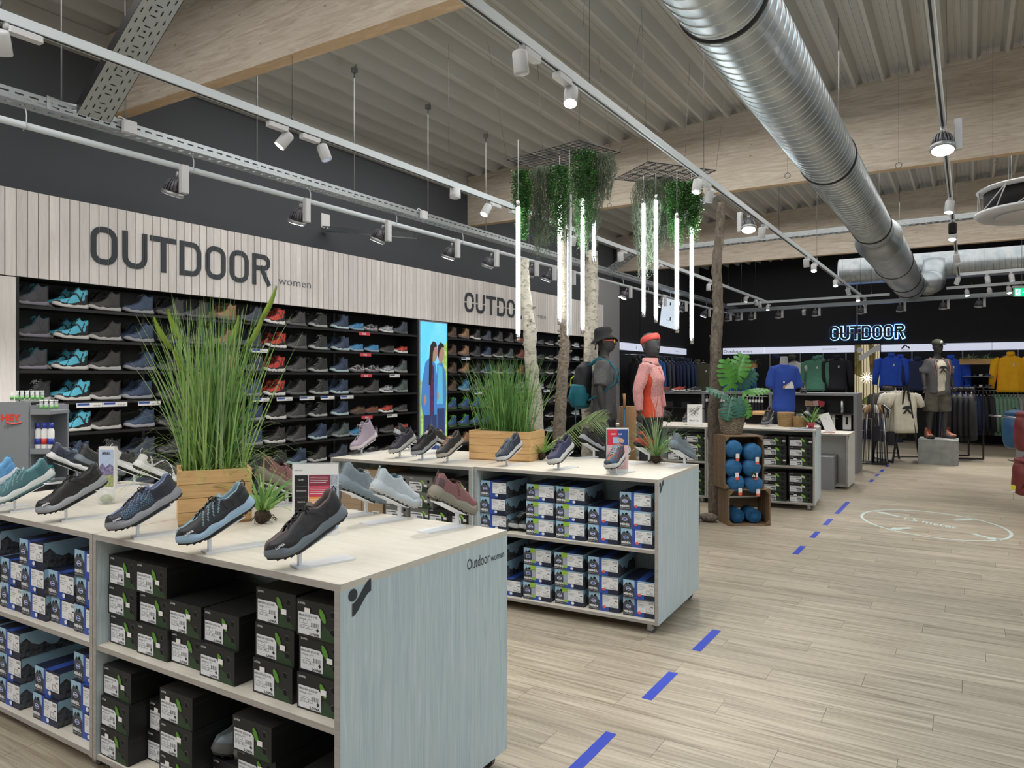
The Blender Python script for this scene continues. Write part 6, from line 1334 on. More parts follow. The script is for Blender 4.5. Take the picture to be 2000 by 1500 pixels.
# ================================================================ CRATES, SLEEPING BAGS, BASKET PLANT
def crate(org, ang, w, d, h, lab, back=True, sides=4):
    r = empty('wooden_crate', org, ang, label=lab, cat='crate'); t = .012; s_ = h/sides
    if back is not None:
        for k in range(3): m = MB(); m.box(t, w-t, d-t, d, k*h/3+.008, (k+1)*h/3-.008); m.build('slat', 'crate_wood', r)
    nd = max(3, int(d/.09))
    for x in (0, w-t):
        for k in range(nd): m = MB(); m.box(x, x+t, k*d/nd+.004, (k+1)*d/nd-.004, 0, h); m.build('slat', 'crate_wood', r)
    for z in (0, h-t): m = MB(); m.box(0.0005, w-.0005, 0.001, d-.001, z+.0005, z+t); m.build('board', 'crate_wood', r)
    for x, sx in ((t, 1), (w-t, -1)):
        for z, sz in ((t, 1), (h-t, -1)): m = MB(); m.prism([(0, 0), (.05*sx, 0), (0, .05*sz)], (x, .012, z), (1, 0, 0), (0, 0, 1), .02); m.build('corner_block', 'crate_wood', r)
    return r
ca = TH+.08; cfl = PZ(1423, 1028, 0); RC = Matrix.Rotation(ca, 3, 'Z')
crate((cfl.x, cfl.y, 0.0005), ca, .47, .33, .395, 'brown slatted wooden crate on the floor beside the crooked trunk')
off = RC @ Vector((-.035, .03, 0)); c2 = cfl+off; crate((c2.x, c2.y, .397), ca, .44, .33, .575, 'upper dark wooden crate standing on end, filled with blue rolls')
mat('bag_blue', (.015, .10, .24), .75, noise=(.02, .14, .32), nscale=14); mat('bag_dark', (.02, .03, .05), .8)
def bag(px, py, d_, r_, lab, coil=False):
    p = PD(px, py, d_); r = empty('sleeping_bag', p, ca, label=lab, cat='sleeping bag', group='blue sleeping bag rolls')
    m = MB()
    if coil:
        m.lathe([(r_, 0), (r_*.98, -.004), (r_*.9, -.006), (r_*.86, .008), (r_*.8, .0), (r_*.72, -.006), (r_*.66, .010), (r_*.56, -.006), (r_*.5, .01), (r_*.38, -.004), (r_*.32, .012), (r_*.16, 0), (1e-5, .012)], 24, R=Matrix.Rotation(pi/2, 3, 'X')); m.lathe([(r_, 0), (r_, -.24), (1e-5, -.24)], 24, R=Matrix.Rotation(pi/2, 3, 'X')); m.build('roll', 'bag_blue', r)
    else:
        m.lathe([(1e-5, .035), (r_*.35, .033), (r_*.7, .022), (r_*.93, .0), (r_, -.03), (r_*.98, -.10), (r_*.9, -.12)], 26, R=Matrix.Rotation(pi/2, 3, 'X'))
        for i in range(len(m.v)):
            v = Vector(m.v[i]); a = math.atan2(v.z, v.x); m.v[i] = tuple(v*(1+.035*sin(a*9+px)+.02*sin(a*5)))
        m.build('roll', 'bag_blue', r); m = MB(); m.lathe([(r_*.9, -.12), (r_*.9, -.24), (1e-5, -.24)], 20, R=Matrix.Rotation(pi/2, 3, 'X')); m.build('stuff_sack', 'bag_dark', r)
        m = MB(); m.cbox((.02, -.045, -r_*.75), (.04, .001, .055), 0); m.cbox((.02, -.046, -r_*.75-.035), (.038, .001, .03), 1); m.tube([(.02, -.04, -r_*.4), (.02, -.045, -r_*.55)], .001, 3, 0); m.build('hang_tag', ['paper', 'sticker_red'], r)
    return r
for px, py, w_ in ((1434, 877, 'top left'), (1472, 884, 'top right'), (1433, 914, 'middle left'), (1470, 914, 'middle right'), (1439, 944, 'bottom left'), (1474, 946, 'bottom right')): bag(px, py, 7.93, .098, 'blue sleeping bag roll, %s of six in the upper crate' % w_)
m = MB(); p = PD(1472, 929, 7.84); o = empty('brand_card', p, TH, label='small black card with white mountain mark among the blue rolls', cat='card'); m.cbox((0, 0, 0), (.055, .002, .06)); m.build('card', 'ink', o); m = MB(); m.prism([(-.018, -.012), (0, .018), (.018, -.012), (.008, -.012), (0, .002), (-.008, -.012)], (0, -.0012, 0), (1, 0, 0), (0, 0, 1), .0006); m.build('mark', 'paper', o)
for px, w_ in ((1441, 'left'), (1474, 'right')): p = PD(px, 1009, 8.0); bag(px, 738+F*(1.6-.0135-.078)/8.0, 8.0, .078, 'blue rolled mat showing its spiral, %s one in the floor crate' % w_, coil=True)
m = MB(); p = PZ(1384, 1019, 0); m.sphere((0, 0, .05), .09, 16, 8, sx=1.2, sy=.9, sz=.55); o = m.build('stone', 'trunk_bark', label='rounded brown stone at the foot of the crooked trunk', cat='stone'); o.location = p
# wicker basket
bk = c2+RC @ Vector((.16, .15, 0)); pb = Vector((bk.x, bk.y, .9735)); pb2 = PD(1429, 848, 8.2); pb = Vector((pb2.x, pb2.y, .9735)); wb = empty('wicker_basket', pb, label='woven wicker basket on top of the upright crate', cat='basket')
mat('wicker', (.24, .19, .13), .7, noise=(.36, .30, .22), nscale=60); mat('seagrass', (.36, .22, .09), .8, noise=(.48, .32, .15), nscale=70)
def basket(root, r0, r1, h, rows, mt, n=28):
    m = MB()
    for k in range(rows):
        t = k/(rows-1); r_ = r0+(r1-r0)*sin(t*pi/2)**.8; z = .006+t*(h-.008); m.tube([((r_+.0045*(1 if (j+k) % 2 else -1))*cos(2*pi*j/n), (r_+.0045*(1 if (j+k) % 2 else -1))*sin(2*pi*j/n), z) for j in range(n+1)], h/rows*.52, 5, cap=False)
    o = m.build('weave', mt, root); o['kind'] = 'stuff'
    m = MB(); m.lathe([(1e-5, .001), (r0*.96, .001), (r1*.93, h*.95), (r1*.90, h*.93), (1e-5, h*.85)], 20); m.build('lining', 'bag_dark', root)
basket(wb, .098, .138, .265, 24, 'wicker')
mat('monstera', (.06, .22, .03), .35, noise=(.10, .32, .05), nscale=12); mat('monstera_dark', (.035, .13, .09), .3)
def monstera_leaf(root, base, tip, s_, nrm, mt):
    """heart-shaped leaf with deep slits, cupped along its midrib"""
    base, tip = Vector(base), Vector(tip); m = MB(); ax = (tip-base).normalized(); nr = Vector(nrm).normalized(); sx = ax.cross(nr).normalized(); nr = sx.cross(ax)
    stem = MB(); st0 = Vector((base.x*.15, base.y*.15, .2)); stem.tube([st0, st0.lerp(base, .5)+Vector((0, 0, .03)), base], .004, 6); stem.build('leaf_stalk', 'monstera', root)
    L_ = s_; NR = 14; vs = []; 
    mid = [base+ax*L_*(k/NR)+nr*(-.06*s_*((k/NR)**2)) for k in range(NR+1)]
    def wd(t): return .46*L_*(sin(pi*min(1, (t+.12)/1.12))**.7)*(1-.25*t)
    for sd in (1, -1):
        for lobe in range(6):
            t0, t1 = lobe/6*.92, (lobe+.80)/6*.92
            def P_(t, f): return mid[min(NR, int(t*NR))].lerp(mid[min(NR, int(t*NR)+1)], t*NR-int(t*NR))+sx*sd*wd(min(1, t+.0))*f+ax*L_*(.10*f*(1 if t > .2 else -1.6*(1-t*3)))+nr*(.10*s_*f*(1-f)*2-.05*s_*f)
            a = [P_(t0, 0), P_((t0+t1)/2, 0), P_(t1+.03, 0)]; b = [P_(t0+.01, .45), P_((t0+t1)/2, .45), P_(t1+.02, .45)]; c = [P_(t0+.012, .8), P_((t0+t1)/2, .86), P_(t1, .8)]; d = [P_(t0+.03, .97), P_((t0+t1)/2, 1.04), P_(t1-.015, .97)]
            vs = a+b+c+d; m.add(vs, [(q*3+e, q*3+e+1, q*3+e+4, q*3+e+3) for q in range(3) for e in range(2)], 0, True)
    m.build('leaf', mt, root)
mo = empty('monstera_plant', pb+Vector((0, 0, .0)), TH, label='monstera plant with large split green leaves in the wicker basket', cat='plant')
for (bx, bz, tx, tz, yy, s_, nr, mt) in ((-.02, .52, -.10, .95, -.03, .34, (.35, -1, .3), 'monstera'), (.06, .62, .17, .98, .05, .30, (-.4, -1, .1), 'monstera'), (.14, .46, .36, .50, .0, .28, (0, -.35, 1), 'monstera'), (-.06, .42, -.26, .50, -.05, .28, (0, -.5, 1), 'monstera_dark'), (-.05, .38, -.10, .18, -.12, .24, (-.3, -1, .5), 'monstera_dark'), (.07, .40, .16, .22, -.10, .24, (.4, -1, .4), 'monstera'), (.10, .55, .24, .66, .10, .26, (.3, -1, .5), 'monstera_dark'), (.02, .40, .04, .24, -.14, .22, (0, -1, .6), 'monstera_dark')):
    monstera_leaf(mo, (bx, yy, bz), (tx, yy-.03, tz), s_, nr, mt)
big = empty('monstera_frond', PD(1075, 885, 5.9), TH, label='pale feathered palm frond rising right of the second planter', cat='plant')
m = MB(); rr_ = [Vector((0, 0, 0)), Vector((.10, 0, .14)), Vector((.22, 0, .22)), Vector((.35, 0, .26)), Vector((.45, 0, .25))]; m.tube(rr_, .004, 5)
m.build('midrib', 'grass_pale', big); m = MB()
for k in range(26):
    t = .25+.75*k/26; q = t*4; p = rr_[min(3, int(q))].lerp(rr_[min(4, int(q)+1)], q-int(q))
    for sd in (1, -1): blade(m, p, Vector((.6, -.2*sd, sd*.7)), .15*sin(pi*min(1, t))+.05, .016, .4, 0, 5)
o = m.build('leaflets', ['grass_pale', 'grass_b'], big); o['kind'] = 'stuff'
# stump and tall crate behind
p = PD(1226, 850, 8.3); m = MB(); m.lathe([(.10, 0), (.10, .6), (.095, 1.28), (1e-5, 1.28)], 18); o = m.build('tree_stump', 'cork', label='tan upright wood stump between the two mannequins', cat='stump'); o.location = (p.x, p.y, 0)
p = PD(1028, 820, 7.9); crate((p.x-.1, p.y+.1, .0005), TH, .22, .2, 1.16, 'tall pale brown slatted crate behind the second planter')
# ================================================================ WALL PICTURES
mat('mural_sky', (.12, .55, .85), .5, emit=(.10, .55, .9), es=.45, noise=(.25, .65, .9), nscale=3); mat('mural_leaf', (.25, .45, .12), .5, emit=(.3, .55, .12), es=.3, noise=(.6, .75, .3), nscale=14)
mat('mural_blue', (.08, .25, .60), .5, emit=(.05, .2, .6), es=.25); mat('mural_navy', (.03, .04, .12), .5, emit=(.03, .05, .15), es=.3); mat('mural_skin', (.45, .28, .22), .5, emit=(.4, .22, .18), es=.25); mat('mural_hair', (.04, .03, .03), .5); mat('mural_plaid', (.25, .05, .12), .5, noise=(.05, .05, .2), nscale=30); mat('mural_cyan', (.12, .5, .7), .5, emit=(.1, .45, .7), es=.3)
mu_ = empty('light_box_mural', (-6.5, 7.965, .25), label='backlit picture of two hikers between the two shoe wall bays', cat='poster'); y0, y1 = 7.985, 8.60; x = -6.49
m = MB(); m.box(-6.56, -6.495, 7.965, 8.612, .25, 2.41); child(m, 'light_box', 'display_grey', mu_)
def pr(mb, pts, m_, off): mb.add([(x+off, y0+(y1-y0)*a, .27+2.12*b) for a, b in pts], [tuple(range(len(pts)))], m_)
m = MB(); pr(m, [(0, 0), (1, 0), (1, 1), (0, 1)], 0, 0); pr(m, [(0, 0), (1, 0), (1, .58), (.85, .66), (.6, .60), (.3, .56), (0, .62)], 1, .0006); pr(m, [(.70, .55), (1, .6), (1, .88), (.8, .83), (.68, .7)], 1, .0008)
pr(m, [(.58, .10), (.95, .10), (.93, .30), (.98, .52), (.95, .66), (.80, .74), (.62, .72), (.58, .5)], 2, .0012)      # second hiker coat
pr(m, [(.60, .45), (.84, .45), (.82, .7), (.66, .72)], 7, .0014); pr(m, [(.62, .10), (.93, .10), (.9, .42), (.62, .42)], 3, .0016)
pr(m, [(.66, .76), (.67, .82), (.76, .85), (.86, .83), (.90, .795), (.87, .77), (.84, .745), (.72, .72)], 4, .0018); pr(m, [(.63, .78), (.65, .845), (.74, .87), (.86, .86), (.89, .835), (.78, .835), (.70, .80), (.68, .76)], 5, .002)
pr(m, [(.08, .12), (.58, .12), (.60, .40), (.62, .62), (.55, .72), (.38, .77), (.18, .73), (.06, .60), (.02, .46), (.10, .38)], 2, .0024); pr(m, [(.34, .38), (.50, .38), (.50, .70), (.40, .73), (.34, .6)], 6, .0026)
pr(m, [(.15, .02), (.38, .02), (.40, .38), (.14, .38)], 3, .0028); pr(m, [(.42, .02), (.60, .02), (.60, .38), (.40, .38)], 3, .0028)
pr(m, [(.40, .76), (.42, .83), (.52, .855), (.61, .835), (.64, .80), (.61, .775), (.58, .745), (.46, .73)], 4, .0030); pr(m, [(.30, .58), (.32, .76), (.36, .845), (.46, .875), (.58, .865), (.61, .84), (.52, .835), (.46, .80), (.43, .70), (.38, .58)], 5, .0032)
pr(m, [(.12, .50), (.20, .52), (.22, .47), (.14, .44)], 4, .0034); pr(m, [(.60, .52), (.66, .54), (.68, .49), (.62, .47)], 4, .0034)
child(m, 'picture', ['mural_sky', 'mural_leaf', 'mural_blue', 'mural_navy', 'mural_skin', 'mural_hair', 'mural_plaid', 'mural_cyan'], mu_)
YF = 20.95
mat('forest', (.10, .12, .03), .6, noise=(.45, .38, .10), nscale=5); mat('forest_sky', (.45, .40, .22), .6, emit=(.8, .7, .45), es=.3); mat('forest_trunk', (.16, .08, .035), .7); mat('sun', (1, .95, .8), .5, emit=(1, .9, .7), es=1.5); mat('forest_floor', (.16, .26, .04), .7, noise=(.35, .42, .10), nscale=9)
xl, xr = PY(1669, 700, YF).x, PY(1718, 700, YF).x; fo = empty('forest_mural', (xl, YF, 0), label='tall forest sunrise picture in the rear wall between the sign bands', cat='poster'); wF = xr-xl
zT, zB = PY(1690, 673, YF).z, .55
m = MB(); m.box(0, wF, .0, .05, zB, zT); m.build('panel', 'black_metal', fo); m = MB()
def pq(pts, m_, o_): m.add([(wF*a, -.001-o_, zB+(zT-zB)*b) for a, b in pts], [tuple(range(len(pts)))], m_)
pq([(0, 0), (1, 0), (1, 1), (0, 1)], 1, 0); pq([(0, .0), (1, 0), (1, .28), (.6, .33), (.3, .25), (0, .32)], 4, .0008); pq([(0, .6), (.3, .55), (.28, 1), (0, 1)], 0, .0006); pq([(.62, .62), (.8, .5), (.85, .9), (.7, 1), (.55, 1)], 0, .0006)
for a, w_, b0 in ((.04, .05, .1), (.16, .03, .2), (.33, .06, .18), (.47, .03, .3), (.62, .05, .2), (.72, .07, .16), (.90, .03, .3)): pq([(a, b0), (a+w_, b0), (a+w_*.7, 1), (a+w_*.2, 1)], 2, .001)
for k in range(12): a_ = 2*pi*k/12; c_ = (.48, .55); pq([(c_[0]+.03*cos(a_+.5), c_[1]+.01*sin(a_+.5)), (c_[0]+.30*cos(a_), c_[1]+.09*sin(a_)), (c_[0]+.03*cos(a_-.5), c_[1]+.01*sin(a_-.5))], 3, .0012+.00005*k)
m.build('picture', ['forest', 'forest_sky', 'forest_trunk', 'sun', 'forest_floor'], fo)
m = MB(); m.prism([(cos(a*pi/10)*.075+.12, sin(a*pi/10)*.075+zT-.14) for a in range(20)], (0, -.004, 0), UX, UZ, .001); pts = [(.10+.5*t, zT-.42+.26*(t*t*(3-2*t))) for t in [k/10 for k in range(11)]]; m.add([(a, -.005, b+d_) for a, b in pts for d_ in (0, .15)], [(2*k, 2*k+2, 2*k+3, 2*k+1) for k in range(10)]); m.build('logo', 'label', fo)
# ================================================================ REAR SIGN BANDS AND NEON
mat('band_white', (.62, .64, .70), .4, emit=(.75, .8, 1), es=.38)
z0b, z1b = PY(1500, 690, YF).z, PY(1500, 678, YF).z
def band(name, p0, p1, za, zb, lab, nrm, splits=3):
    p0, p1 = Vector(p0), Vector(p1); r = empty(name, (p0.x, p0.y, za), label=lab, cat='sign'); L_ = (p1-p0).length; d = (p1-p0)/L_; n = Vector(nrm)
    for k in range(splits):
        a = p0+d*(L_*k/splits+.004); b = p0+d*(L_*(k+1)/splits-.004); m = MB(); m.bar(Vector((a.x, a.y, (za+zb)/2))+n*.03, Vector((b.x, b.y, (za+zb)/2))+n*.03, .06, zb-za); child(m, 'panel', 'band_white', r)
    return r
def bx(px): return PY(px, 700, YF).x
zb0, zb1 = 2.275, 2.455
b1_ = band('sign_band', (bx(1408), YB, 0), (bx(1668), YB, 0), zb0, zb1, 'white sign band with Outdoor men lettering on the rear wall', (0, -1, 0))
m = MB(); yb = YB-.0615; w_ = put_text(m, 'Outdoor', .12, (PY(1413, 690, yb).x, yb, zb0+.04), UX, UZ, 0, bold=.01, width=.52); put_text(m, 'men', .085, (PY(1413, 690, yb).x+.56, yb, zb0+.04), UX, UZ, 0, width=.24); child(m, 'lettering', 'ink_grey', b1_)
m = MB(); put_text(m, 'GONSO SINCE 1926', .05, (PY(1606, 690, yb).x, yb, zb0+.08), UX, UZ, 0, width=.35); child(m, 'small_lettering', 'ink_grey', b1_)
b2_ = band('sign_band', (bx(1719), YB, 0), (bx(2060), YB, 0), zb0, zb1, 'white sign band with a black mountain mark, right of the forest picture', (0, -1, 0), 3)
xm = PY(1768, 690, yb).x; m = MB(); m.prism([(-.10, .0), (-.02, .10), (.02, .10), (.06, .045), (.08, .065), (.115, 0), (.07, 0), (.045, .03), (.0, .07), (-.05, .0)], (xm, yb, zb0+.07), UX, UZ, .001); put_text(m, 'McKINLEY', .03, (xm, yb, zb0+.025), UX, UZ, 0, center=True, width=.2); child(m, 'mountain_mark', 'ink', b2_)
XB2 = XW+.01
b3_ = band('sign_band', (XB2, 15.4, 0), (XB2, 20.2, 0), 2.25, 2.42, 'white sign band along the far left wall above the hanging jackets', (1, 0, 0), 4)
m = MB(); m.prism([(0, 0), (.03, .08), (.05, .05), (.04, 0)], (XB2+.0615, PX(1238, 675, XB2).y, 2.30), (0, 1, 0), UZ, .001); put_text(m, 'VAUDE', .05, (XB2+.0615, PX(1322, 685, XB2).y-.3, 2.31), (0, 1, 0), UZ, 0, width=.25); put_text(m, 'LAFUMA', .03, (XB2+.0615, PX(1340, 690, XB2).y, 2.30), (0, 1, 0), UZ, 0, width=.2); child(m, 'lettering', 'ink_grey', b3_)
# backlit letters
mat('halo', (.3, .5, 1), .5, emit=(.22, .48, 1.0), es=3.0); mat('letter_black', (.006, .008, .012), .4)
yn = YB-.12; xa = PY(1621, 650, yn).x; xe = PY(1770, 647, yn).x; z_lo, z_hi = PY(1690, 662, yn).z, PY(1690, 636, yn).z; pit = (xe-xa)/7; lw, lh = pit*.62, (z_hi-z_lo)
ne = empty('backlit_sign', (xa, yn, z_lo), label='black OUTDOOR letters with blue-white backlight on the rear wall', cat='sign')
for i, ch in enumerate('OUTDOOR'):
    for t, dep, mt, yo in ((lh*.17, .05, 'letter_black', .0), (lh*.245, .006, 'halo', .095)):
        me = letter_mesh(ch, lw, lh*.86, t, lw*.42, dep); me.materials.append(MATS[mt]); o = bpy.data.objects.new('letter' if yo == 0 else 'glow_strip', me); COL.objects.link(o); o.parent = ne; o.location = (i*pit+lw*.15, yo+dep, lh*.07); o.rotation_euler = (0, 0, -pi/2)
m = MB(); m.bar((0, .06, lh*.48), (pit*7, .06, lh*.48), .03, .03); m.bar((pit*2.55, .06, lh*.48), (pit*2.55, .06, 4.4-z_lo), .03, .03); m.build('carrier_rail', 'display_grey', ne)
# ================================================================ GARMENTS
cl = dict(royal=(.02, .09, .62), navy=(.018, .028, .085), green=(.08, .24, .17), black=(.012, .012, .020), yellow=(.95, .47, .01), olive=(.14, .15, .075), darkolive=(.075, .075, .045), cream2=(.60, .57, .47), sage=(.15, .27, .20), grey=(.28, .29, .27), blue=(.03, .14, .42), mint=(.45, .62, .50), darkbrown=(.06, .05, .035), anthra=(.022, .022, .026), slate=(.06, .07, .10), white=(.7, .7, .68), plaid=(.025, .05, .12))
for k_, v_ in cl.items(): mat('cloth_'+k_, v_, .8, noise=tuple(min(1, x*1.12) for x in v_), nscale=9)
def garment_mesh(w, h, sl='long', dep=.09, hood=False, pants=False, seed=0):
    m = MB(); rn = random.Random(seed); ph = rn.uniform(0, 6); rs = []; n = 30
    tab = [(0, .20), (.03, .34), (.09, .86), (.13, 1.0), (.22, .90), (.55, .86), (.85, .92), (1, .96)] if not pants else [(0, .8), (.04, .86), (.3, 1), (1, .85)]
    for k in range(15):
        t = k/14; t = t*t*.35+t*.65
        for (a, va), (b, vb) in zip(tab, tab[1:]):
            if t <= b+1e-9: hw = va+(vb-va)*(t-a)/(b-a); break
        hw *= w/2; dd = dep/2*(.45+.8*min(1, t*2.5)); ring = []
        for j in range(n):
            a = 2*pi*j/n; f = 1+.10*t*sin(a*7+ph+t*2)+.06*t*sin(a*11-ph); ring.append(Vector((hw*math.copysign(abs(cos(a))**.75, cos(a))*(1+.02*sin(a*5+ph)), dd*sin(a)*f*(1+.5*t*abs(sin(a*4+ph))), -t*h)))
        rs.append(ring)
    m.rings(rs, 0)
    if sl:
        for sd in (1, -1):
            L_ = h*(.92 if sl == 'long' else .30); sp_ = w*(.16 if sl == 'long' else .20)
            pts = [Vector((sd*w*.36, 0, -h*.09)), Vector((sd*w*.50, .0, -h*.14)), Vector((sd*(w*.5+sp_*.5), -.01, -h*.14-L_*.45)), Vector((sd*(w*.5+sp_*.8), -.015, -h*.12-L_*.85))]
            m.tube(pts, [.05, .068*w/.45, .060*w/.45, .045*w/.45], 12, flat=.7)
    if hood: m.lathe([(.075, -.02), (.085, .03), (.078, .075), (.045, .09), (.02, .05)], 16, (0, .01, 0), sy=.7)
    else: m.tube([(cos(a*pi/8)*.075, sin(a*pi/8)*.04, -.006) for a in range(17)], .010, 6, 0, cap=False)
    return m
def hanger(root):
    m = MB(); m.tube([(0, 0, .0), (0, 0, .05), (.012, 0, .068), (.0, 0, .085), (-.014, 0, .07)], .0035, 5); m.tube([(-.17, 0, -.03), (0, 0, .015), (.17, 0, -.03)], .006, 5); m.build('hanger', 'chrome', root)
GPR = {}
def garment(kind, loc, rz, cname, lab, grp, w=.46, h=.68, tagc=None, sc=1.0, extra=None):
    """kind: (sleeve, hood, pants)"""
    key = (kind, w, h)
    if key not in GPR:
        mb = garment_mesh(w, h, kind[0], .10, kind[1], kind[2], len(GPR)); o = mb.build('hanging_'+('trousers' if kind[2] else ('jacket' if kind[1] else ('sweater' if kind[0] == 'long' else 't_shirt'))), 'cloth_black'); hanger(o)
        q = MB(); q.cbox((.06, -.062, -.22), (.035, .002, .06)); q.build('hang_tag', 'paper', o); GPR[key] = kids(o)
    else: o = dup(GPR[key])
    o.location = loc; o.rotation_euler = (0, 0, rz); o.scale = (sc,)*3; o.material_slots[0].link = 'OBJECT'; o.material_slots[0].material = MATS['cloth_'+cname]; tag(o, lab, 'clothing', grp); return o
LS, HD, TS, PT = ('long', False, False), ('long', True, False), ('short', False, False), (None, False, True)
GR = 'clothes on the rear wall'
def wallg(kind, px, py, y, cname, lab, w=.5, h=.68, sc=1.0): garment(kind, PY(px, py, y), 0, cname, lab, GR, w, h, sc=sc)
wallg(HD, 1592, 702, 20.9, 'green', 'green hooded sweatshirt on the rear wall left of the forest picture', .56, .84); wallg(HD, 1600, 700, 21.0, 'green', 'second green sweatshirt tucked behind the front green one', .56, .80)
wallg(HD, 1634, 700, 20.9, 'black', 'black hooded sweatshirt right of the green one on the rear wall', .58, .84)
wallg(TS, 1551, 706, 20.9, 'white', 'pale t-shirt behind the blue torso form', .5, .7); wallg(HD, 1448, 708, 20.9, 'blue', 'blue hooded jacket behind the monstera plant', .6, .95); wallg(HD, 1420, 735, 20.9, 'blue', 'blue jacket with light zips left of the wooden wall planter', .6, .8)
wallg(HD, 1741, 696, 20.9, 'royal', 'royal blue rain jacket on the rear wall, front one', .60, .80); wallg(HD, 1758, 699, 21.0, 'royal', 'second royal blue jacket behind the front one', .55, .74)
wallg(HD, 1792, 703, 20.9, 'navy', 'navy jacket between the royal blue jackets and the mannequin', .55, .78); wallg(HD, 1857, 700, 20.95, 'royal', 'royal blue jacket half hidden behind the far mannequin', .62, .95)
wallg(HD, 1974, 694, 20.6, 'yellow', 'bright yellow rain jacket at the right of the rear wall', .60, .86)
# racks of side-on clothes
def rail(name, p0, p1, lab):
    r = empty(name, p0, label=lab, cat='clothes rail'); m = MB(); m.cyl(p0, p1, .012, 8); child(m, 'rail', 'chrome', r)
    for p in (p0, p1): m = MB(); p = Vector(p); q = p+(Vector((-.3, 0, 0)) if abs(Vector(p1).x-Vector(p0).x) < .1 else Vector((0, .45, 0))); m.cyl(p, q, .01, 6); child(m, 'bracket', 'chrome', r)
    return r
def runclothes(pa, pb, n, kinds, colours, rz, h, w, grp, word, sc=1.0):
    pa, pb = Vector(pa), Vector(pb); rn = random.Random(n)
    for k in range(n):
        p = pa.lerp(pb, (k+.5)/n); c_ = colours[int(k/n*len(colours))]
        garment(kinds, p-Vector((0, 0, .09*sc)), rz+rn.uniform(-.12, .12), c_, '%s %s, %s from the left, %s' % (c_.replace('2', ''), {None: 'trousers', 'short': 't-shirt', 'long': 'long-sleeved top'}[kinds[0]], ORD[k] if k < 20 else 'last', word), grp, w, h, sc=sc)
zr = PY(1950, 763, 20.55).z
rail('clothes_rail', (PY(1880, 763, 20.6).x, 20.6, zr), (PY(2050, 763, 20.6).x, 20.6, zr), 'long chrome rail of side-on clothes at the right rear wall')
runclothes((PY(1886, 765, 20.6).x, 20.6, zr), (PY(2030, 765, 20.6).x, 20.6, zr), 19, LS, ['navy', 'navy', 'anthra', 'anthra', 'sage', 'sage', 'sage', 'grey', 'grey', 'olive', 'green'], pi/2+.3, .95, .46, 'clothes on the right rear rail', 'right rear rail')
zr2 = PY(1725, 768, 20.6).z; rail('clothes_rail', (PY(1718, 768, 20.6).x, 20.6, zr2), (PY(1760, 768, 20.6).x, 20.6, zr2), 'short rail of navy trousers below the royal blue jackets')
runclothes((PY(1718, 768, 20.6).x, 20.6, zr2), (PY(1756, 768, 20.6).x, 20.6, zr2), 7, PT, ['navy'], pi/2+.5, 1.15, .42, 'navy trousers under the blue jackets', 'short navy rail')
rail('clothes_rail', (-6.45, 15.6, 2.13), (-6.45, 19.6, 2.13), 'chrome rail of jackets on the far left wall')
cw_ = ['anthra', 'royal', 'blue', 'blue', 'slate', 'slate', 'navy', 'navy', 'plaid', 'plaid', 'darkolive', 'olive']
for k in range(16):
    y = 15.6+4.6*k/15; c_ = cw_[int(k/16*len(cw_))]; garment(HD if k % 3 == 0 else LS, (-6.45, y, 2.03), pi/2+random.uniform(-.1, .1)+.75, c_, '%s top hanging on the far left rail, %s from the left' % (c_, ORD[k]), 'jackets on the far left rail', .5, .85)
garment(TS, (-6.0, 20.0, 1.98), .35, 'olive', 'olive t-shirt facing the room at the end of the left rail', 'jackets on the far left rail', .56, .82)
garment(LS, (-6.15, 19.7, 2.0), .5, 'darkolive', 'dark olive sweater next to the olive t-shirt, left rail end', 'jackets on the far left rail', .54, .85)
# shop wall uprights
m = MB(); 
for px in (1500, 1560, 1605, 1650, 1780, 1880, 1990): x = bx(px); m = MB(); m.box(x-.015, x+.015, YB-.03, YB-.001, .4, zb0); o = m.build('wall_upright', 'display_grey', label='grey slotted wall upright behind the rear clothes, near %s' % ({1500: 'the wall planter', 1560: 'the blue torso', 1605: 'the green sweatshirt', 1650: 'the black sweatshirt', 1780: 'the navy jacket', 1880: 'the far mannequin', 1990: 'the yellow jacket'}[px]), cat='upright', group='rear wall uprights')
# wooden wall planters with plants, shelves with folded clothes
for k, (pl_, pr_, py) in enumerate(((1440, 1478, 719), (1874, 1942, 712))):
    y = 20.75; a, b = PY(pl_, py, y), PY(pr_, py, y); r = empty('wall_planter', (a.x, y-.14, a.z), label='wooden box planter on the rear wall, %s' % ('left of the blue torso' if k == 0 else 'left of the yellow jacket'), cat='planter'); L_ = b.x-a.x
    for q_2 in range(4): m = MB(); m.box(L_*q_2/4+.003, L_*(q_2+1)/4-.003, 0, .015, 0, .13); m.build('board', 'planter_wood', r)
    m = MB(); m.box(0, L_, .016, .2, 0, .11); m.build('trough', 'planter_wood', r)
    m = MB(); rn = random.Random(k)
    for j in range(90): m_x = rn.uniform(.1, .9)*L_ if k == 0 else rn.choice((.3, .3, .78))*L_+rn.uniform(-.12, .12); a_ = rn.uniform(0, 2*pi); blade(m, (m_x, .09, .11), Vector((cos(a_), sin(a_)-.4, rn.uniform(.3, 1.5))), rn.uniform(.18, .36), .018, rn.uniform(.8, 2.2), rn.choice((0, 1)), 6, rn)
    o = m.build('trailing_leaves', ['grass_pale', 'grass_b'], r); o['kind'] = 'stuff'
